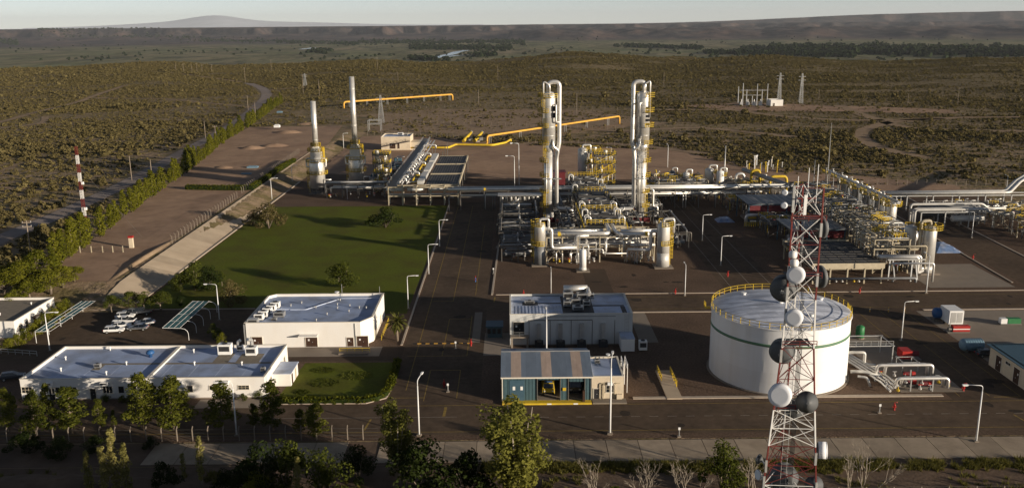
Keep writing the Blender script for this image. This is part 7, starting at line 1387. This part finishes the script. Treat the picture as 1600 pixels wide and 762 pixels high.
# ---- north process area behind the bridge
clutter('north_piping', 'pipe rack north of the pipe bridge between columns and shelters', 56, 76, 340, 360, [4.6, 7], 7, 4, 3); clutter('north_piping', 'pipe rack north of the rear compressor shelter', 80, 104, 338, 362, [4.6], 8, 5, 3); clutter('north_piping', 'piping right behind the right distillation column', 50, 62, 340, 352, [5.0], 9, 3, 2)
for i, (x, y, h, r, mt, lb) in enumerate(((69.5, 352, 9.5, 1.4, 'cladding', 'white capped vessel right of the right column in the north racks'), (79.5, 356, 10.5, 1.8, 'cladding', 'thick grey vessel in the middle of the north racks'), (83, 352, 10, 1.5, 'white_paint', 'white ended vessel beside the thick grey vessel'), (66.5, 366, 8, 1.2, 'dull_pipe', 'thin dark vessel behind the white capped one'))): drum('north_vessel', lb, x, y, h, r, mt, 2, (h - 2,), 2.0)
for lb, px, w, h, mt, z in (('yellow hoop pipe standing above the north racks', 1179, 3.4, 10.0, 'yellow', 352), ('silver hoop pipe standing in the north racks', 1155, 3.2, 9.0, 'aluminium', 350), ('yellow bent pipe right of the north racks', 1215, 6.5, 8.4, 'yellow', 346)):
    x = g(px, 300, 0)[0] * z / g(px, 300, 0)[1]; gas_line(lb, [(x - w / 2, z, .3), (x - w / 2, z, h), (x + w / 2, z, h), (x + w / 2, z, h * .3)], .55, (), mt, False, 'hoop_pipe')
gas_line('tall thin vent pipe rising from the north racks', [(86, 358, 0), (86, 358, 19)], .22, (), 'galvanised', False, 'vent_stack'); gas_line('grey inclined pipe gallery falling toward the mast', [(94, 360, 9), (104, 330, 7.6), (106, 322, 6)], .8, (), 'dull_pipe', False, 'sloping_pipe')
t = T('vent_bundle', 'group of small pale vent posts with yellow tops in the scrub edge', 'vent', (*g(1200, 265), 0)); rr = random.Random(3)
for k in range(22): x, y = g(rr.uniform(1165, 1222), rr.uniform(258, 270)); h = rr.uniform(2, 5); MB().tube([(x, y, 0), (x, y, h)], .18, 6).lathe(x, y, [(.35, h), (.35, h + .4), (.01, h + .5)], 6).build('vent_post', rr.choice(('cladding', 'yellow', 'beige_steel', 'white_paint')), t)
for px, py, tp, lb in ((1293, 330, 192, 'tallest thin lightning rod behind the mast'), (1272, 330, 250, 'short thin rod left behind the mast'), (1290, 335, 262, 'thin rod right behind the mast'), (1303, 325, 268, 'thin post right of the rods')):
    x, y = g(px - 4, py); h = topz_at(x, y, tp); t = T('lightning_rod', lb, 'rod', (x, y, 0)); MB().tube([(x, y, 0), (x, y, h * .6), (x, y, h)], [.22, .16, .06], 6).build('rod', 'galvanised', t); MB().bb(x - .4, y - .4, 0, x + .4, y + .4, .4).build('footing', 'concrete_grey', t)
# ---- tank manifold with four silver loops
t = T('tank_manifold', 'silver pump manifold with looped pipes right of the big tank', 'manifold', (74, 162, 0)); rr = random.Random(8)
for k, (x, y) in enumerate(((69.2, 157.2), (70.0, 158.0), (70.8, 158.8), (71.6, 159.6))): P_(t, [(x + .3, y - 3.4, .8), (x, y, 1.1), (x - 3.6, y + 18 - k, 1.1)], .22, 'aluminium')
for y0, xa, xb, z in ((160.6, 69.6, 80.2, 3.2), (161.4, 71.6, 79.6, 3.0), (155.4, 71.2, 80.8, 2.6), (156.2, 72.6, 80.2, 2.4)): P_(t, [(xa, y0 + .4, .9), (xa, y0, z), (xb, y0, z), (xb, y0, .7)], .3, 'aluminium', .7, 10, 'loop_pipe')
for x, y in ((76, 160.4), (78, 155.4), (74, 155.6)): MB().bar((x, y, 0), (x, y, 2.3), .22).build('support', 'galvanised', t)
for x, y in ((76.5, 161.8), (77.5, 157), (75, 158)): p = MB().bb(x - 1.3, y - .5, .1, x + 1.3, y + .5, .4).build('pump_base', 'steel', t); MB().tube([(x - 1.1, y, .95), (x + .2, y, .95)], .42, 10).build('motor', 'maroon', p); MB().tube([(x + .3, y, .9), (x + 1.0, y, .9)], .5, 10).build('pump', 'red', p)
P_(t, [(65.5, 164.4, 4.4), (68.6, 164.4, 4.4), (68.6, 164.4, 2.0), (70.5, 163.5, 2.0)], .3, 'cladding', .6); P_(t, [(65, 161.5, 1.6), (67.5, 161.5, 1.6), (70.4, 160.0, 1.0)], .34, 'cladding', .8); P_(t, [(65.2, 158.6, 1.8), (66.8, 158, 1.8), (67.3, 157.6, .2)], .25, 'cladding', .6)
frame(t, [67.5, 76.5], [170, 176], [3.6], .2, 'galvanised'); rail(MB(), [(67.5, 170, 3.6), (76.5, 170, 3.6)], 1.0, .08).build('handrail', 'galvanised', t); frame(t, [76.5, 79.5], [165, 168], [2.0], .15, 'galvanised'); valves(t, [(rr.uniform(68, 81), rr.uniform(154, 162), rr.uniform(.4, 1)) for _ in range(14)], rr)
q = T('red_pump_skid', 'dark red pump skid behind the tank manifold', 'skid', (80.5, 172, 0)); MB().bb(78.6, 170.5, .1, 82.8, 174, .4).build('base_frame', 'steel', q); MB().bb(79, 171, .4, 81, 173.6, 2.0).build('housing', 'red', q); MB().tube([(81, 172, 1.2), (82.6, 172, 1.2)], .6, 12).build('engine', 'maroon', q)
# ---- substation and pylons on the plain
sb = T('substation', 'small outdoor substation with tall gantry poles on the right plain', 'substation', (200, 752, 0)); rr = random.Random(2)
for px, top in ((1153, 135), (1166, 140), (1182, 131), (1198, 131), (1160, 130), (1190, 140), (1175, 150)):
    x, y = g(px, 166 - rr.random() * 5); h = topz_at(x, y, top); MB().tube([(x, y, 0), (x, y, h)], [.5, .3], 6).build('gantry_pole', 'galvanised', sb)
for a, b, z in ((1153, 1182, 12), (1166, 1198, 12), (1160, 1190, 8)): xa, ya = g(a, 164); xb, yb = g(b, 164); MB().bar((xa, ya, z), (xb, yb, z), .4).build('busbar', 'galvanised', sb)
for px in (1158, 1168, 1178, 1188): x, y = g(px, 165); MB().bb(x - 1.2, y - 1.2, 0, x + 1.2, y + 1.2, 3.0).lathe(x, y, [(.3, 3), (.3, 5), (.02, 5.3)], 8).build('transformer', 'galvanised', sb)
sbh, _ = flat_building('substation_hut', 'white hut beside the substation on the right plain', 212.5, 738, 222.5, 748, 5.2, 'white_wall', 'roof_pale'); wall_opening(sbh, 'door', 'S', (738, 215), 1.4, 2.4, .1)
def pylon(label, px, py, top, w=3.0, z=0):
    x, y = g(px, py, z); z0 = hz1(x, y); h = topz_at(x, y, top) - z0; t = T('lattice_pylon', label, 'pylon', (x, y, z0)); lattice(t, x, y, z0, h, w, .8, 14, 7, ['galvanised'], .2, .1, 4, .785, 'lattice_section')
    for zz in (.78, .9): MB().bar((x - 3, y, z0 + h * zz), (x + 3, y, z0 + h * zz), .3).build('crossarm', 'galvanised', t)
pylon('left lattice pylon behind the substation', 1217, 158, 114); pylon('right lattice pylon behind the substation', 1251, 162, 115); pylon('lattice pylon beside the tall furnace stack', 596, 192, 149, 4.0); pylon('far lattice pylon above the orange pipe', 477, 135, 115, 4.0)
t = T('switch_gantry', 'low steel switch gantry left of the cream hut', 'gantry', (*g(585, 205), 0)); x, y = g(585, 205)
for dx in (-4, 4):
    for dy in (0, 6): MB().bar((x + dx, y + dy, 0), (x + dx, y + dy, 7), .35).build('post', 'galvanised', t)
for zz in (4.5, 7): MB().bar((x - 4.4, y, zz), (x + 4.4, y, zz), .35).build('beam', 'galvanised', t); MB().bar((x - 4.4, y + 6, zz), (x + 4.4, y + 6, zz), .35).build('beam', 'galvanised', t)
# ================================================================ TELECOM MAST IN THE FOREGROUND
MX, MY, MH = 25.1, 75.0, 53.4
mast = T('telecom_mast', 'red and white lattice telecom mast with many dishes in the right foreground', 'mast', (MX, MY, 0))
def mw(z): return 2.45 if z > 41 else 2.45 + (41 - z) * .15
def leg(k, z): a = math.radians((205, 325, 85)[k]); r = mw(z) / math.sqrt(3); return (MX + r * math.cos(a), MY + r * math.sin(a), z)
bands = [(0, 6, 'tower_red'), (6, 12, 'tower_white'), (12, 19, 'tower_red'), (19, 26.2, 'tower_white'), (26.2, 30.0, 'tower_red'), (30.0, 33.4, 'tower_white'), (33.4, 39.2, 'tower_red'), (39.2, 43.6, 'tower_white'), (43.6, MH, 'tower_red')]
for z0, z1, mt in bands:
    sec = None; m = MB(); n = max(2, int((z1 - z0) / 2.2))
    for k in range(3): m.bar(leg(k, z0), leg(k, z1), .125)
    sec = m.build('leg_section', mt, mast); b = MB(); c = MB()
    for i in range(n):
        a, e = z0 + (z1 - z0) * i / n, z0 + (z1 - z0) * (i + 1) / n
        for k in range(3):
            k2 = (k + 1) % 3; b.bar(leg(k, a), leg(k2, e), .05); b.bar(leg(k2, a), leg(k, e), .05); c.bar(leg(k, e), leg(k2, e), .05)
            p, q = leg(k, (a + e) / 2), leg(k2, (a + e) / 2); c.bar(p, q, .022)
    b.build('diagonal_bracing', 'tower_white' if mt == 'tower_red' and 26 < z0 < 50 and z0 != 33.4 and z0 != 26.2 else mt, sec); c.build('horizontal_bracing', mt, sec)
m = MB()
for s in (-.25, .25): m.bar((MX + s - .2, MY + .3, 1), (MX + s - .2, MY + .3, MH - .5), .04)
for i in range(100): m.bar((MX - .45, MY + .3, 2 + i * .5), (MX + .05, MY + .3, 2 + i * .5), .025)
m.build('ladder', 'galvanised', mast)
for i in range(4): MB().tube([(MX + .35 + i * .09, MY + .5, 0), (MX + .35 + i * .12, MY + .5, MH - 4 - i * 3)], .032, 5).build('feeder_cable', 'dark', mast)
for z in (50.6, 45.6, 39.4, 33.4): MB().bb(MX - 1.3, MY - .8, z, MX + 1.3, MY + 1.0, z + .05).build('rest_platform', 'mesh_dark', mast); rail(MB(), [(MX - 1.5, MY - 1.0, z), (MX + 1.5, MY - 1.0, z)], .5, .05).build('platform_rail', 'tower_red', mast)
MB().bb(MX - 4.6, MY - 4.6, 0, MX + 4.6, MY + 4.6, .5).build('footing', 'concrete_grey', mast)
def ray_at(px, py, y):
    x_, y_ = (px - 800) / FPX, -(py - 381) / FPX; d = Fv + (cr * x_ + sr * y_) * Rv + (-sr * x_ + cr * y_) * Uv; t_ = y / d.y; return (d.x * t_, y, CAMH + d.z * t_)
def dish(label, px, py, dia, face, dy, style, depth=.45):
    """face: direction the dish looks; style drum (shrouded, white cover), back (open ring seen from behind), cone"""
    p = Vector(ray_at(px, py, MY + dy)); f = Vector(face).normalized(); r = dia / 2; t = T('microwave_dish', label, 'dish', tuple(p), 'dishes on the telecom mast')
    if style == 'drum':
        MB().tube([p - f * depth * dia, p], r, 28).build('shroud', 'dish_white', t, True); MB().tube([p + f * .002, p + f * .05, p + f * .09], [r * 1.01, r * .98, r * .7], 28).build('radome', 'dish_white', t, True); MB().tube([p - f * (depth * dia + r * .42), p - f * depth * dia], [r * .25, r * .97], 24).build('reflector_back', 'dish_grey', t, True)
    elif style == 'back':
        MB().tube([p - f * .04 * dia, p + f * .30 * dia], r, 30, False).build('shroud', 'dish_grey', t, True); MB().tube([p - f * .26 * dia, p - f * .16 * dia, p - f * .05 * dia], [r * .25, r * .7, r * .99], 28).build('reflector_back', 'dish_grey', t, True); MB().tube([p + f * .28 * dia, p + f * .3 * dia], r * .985, 30).build('radome', 'dish_grey', t)
        a = f.orthogonal().normalized()
        for k in range(6): q = a.copy(); q.rotate(Matrix.Rotation(k * math.pi / 3, 3, f)); MB().bar(tuple(p - f * .28 * dia), tuple(p + q * r * .97 - f * .03 * dia), .08).build('rib', 'galvanised', t)
    else:
        MB().tube([p - f * r * .75, p - f * r * .5, p], [r * .12, r * .35, r], 28).build('reflector_back', 'dish_grey', t, True); MB().tube([p, p + f * .16 * dia], r * 1.02, 28).build('shroud', 'dish_grey', t, True)
        MB().tube([p + f * .16 * dia, p + f * .2 * dia], [r, r * .9], 24).build('radome', 'dish_white', t)
    k = min(range(3), key=lambda q: (Vector(leg(q, p.z)) - p).length); L = Vector(leg(k, p.z)); bk = p - f * (depth * dia + r * .4 if style == 'drum' else r * .5)
    MB().bar(tuple(bk), tuple(L), .14).build('mount_arm', 'galvanised', t); MB().bar((L.x, L.y, L.z - .6), (L.x, L.y, L.z + .6), .2).build('mount_pipe', 'galvanised', t)
SWd, Cd = (-.35, -.9, .08), (-.12, -1, .1)
for a in (('upper white drum dish facing the camera on the mast', 1243, 430, 1.5, (-.42, -.9, .12), -1.5, 'drum'), ('large dark dish seen from behind left of the upper white dish', 1224, 452, 2.35, (.45, .85, .1), .6, 'back'), ('second white drum dish facing the camera on the mast', 1240, 497, 1.5, (-.42, -.9, .1), -1.6, 'drum'), ('dark dish seen from behind above the middle of the mast', 1221, 550, 2.2, (.45, .85, .1), .2, 'back'), ('large white drum dish facing the camera at mid mast', 1218, 618, 2.0, (-.40, -.9, .15), -1.7, 'drum'), ('grey cone backed dish at mid mast beside the large white one', 1261, 628, 1.9, (.2, .85, -.25), -1.4, 'cone'), ('white drum dish facing right near the foot of the view', 1291, 703, 1.55, (.96, -.25, .06), 0.2, 'drum'), ('small upper grey dish on the left of the lower mast', 1187, 717, .95, (-.7, .6, .1), .2, 'cone'), ('small lower white dish on the left of the lower mast', 1186, 741, .95, (-.9, -.3, .1), .2, 'cone'), ('biggest dark dish inside the lower mast', 1226, 748, 2.7, (-.1, .95, .1), 1.4, 'back'), ('grey cone backed dish at the bottom right of the mast', 1272, 757, 1.6, (.3, .85, -.2), -1.0, 'cone'), ('grey dish seen edge on at the upper right of the mast', 1280, 355, 1.95, (.97, .2, .05), .2, 'cone'), ('lower grey dish seen edge on at the right of the mast', 1279, 432, 1.95, (.97, .2, .05), .2, 'cone'), ('small grey dish at the upper left of the mast', 1225, 321, .55, (-.4, -.9, .1), -.6, 'drum'), ('smallest grey dish near the mast top', 1226, 301, .5, (-.4, -.9, .1), -.6, 'drum'), ('dark dish behind the large white dish at mid mast', 1243, 640, 1.7, (-.1, .95, .1), 1.2, 'back')): dish(*a)
for lb, px, py in (('white cylindrical radio unit above the upper white dish', 1239, 398), ('lower white radio unit above the upper white dish', 1241, 411)):
    p = ray_at(px, py, MY - 1.3); t = T('radio_unit', lb, 'antenna', p); MB().lathe(p[0], p[1], [(.3, p[2] - .25), (.36, p[2] - .1), (.36, p[2] + .2), (.25, p[2] + .32), (.02, p[2] + .36)], 14).build('housing', 'white_paint', t, True); MB().bar((p[0], p[1], p[2]), (p[0] + .6, p[1] + .8, p[2]), .1).build('bracket', 'tower_red', t)
for i, (px, top) in enumerate(((1276, 262), (1246, 285), (1262, 270))):
    p = ray_at(px, 300, MY); t = T('whip_antenna', ('right', 'left', 'middle')[i] + ' whip antenna on the mast top', 'antenna', (p[0], p[1], MH - 1), 'whip antennas'); MB().tube([(p[0], p[1], MH - 1.5), (p[0], p[1], MH + (1.9, .9, 1.6)[i])], .035, 6).build('whip', 'white_paint', t); MB().bar((p[0], p[1], MH - 1), (MX, MY, MH - 1), .1).build('bracket', 'tower_red', t)
p = ray_at(1258, 320, MY - 1); t = T('panel_antenna', 'tall white panel antenna near the mast top', 'antenna', p); MB().box((p[0], p[1], p[2]), (.24, .14, 1.7)).build('panel', 'white_paint', t); MB().bar((p[0], p[1], p[2]), (p[0], p[1] + 1.0, p[2]), .1).build('bracket', 'steel', t)
# ================================================================ HAZE
hb = MB().bb(-45000, -9000, -125, 45000, 68000, 860).build('haze', 'dark'); hb['kind'] = 'stuff'; hb['label'] = 'thin pale haze filling the air over the plain'; hb['category'] = 'haze'
m, n, l = nodes_of('haze'); n.remove(n['Principled BSDF']); pv = n.new('ShaderNodeVolumePrincipled'); pv.inputs['Color'].default_value = (.80, .86, .95, 1); pv.inputs['Density'].default_value = 1.5e-5; pv.inputs['Anisotropy'].default_value = 0.0
l.new(pv.outputs[0], n['Material Output'].inputs['Volume']); hb.data.materials.clear(); hb.data.materials.append(m)
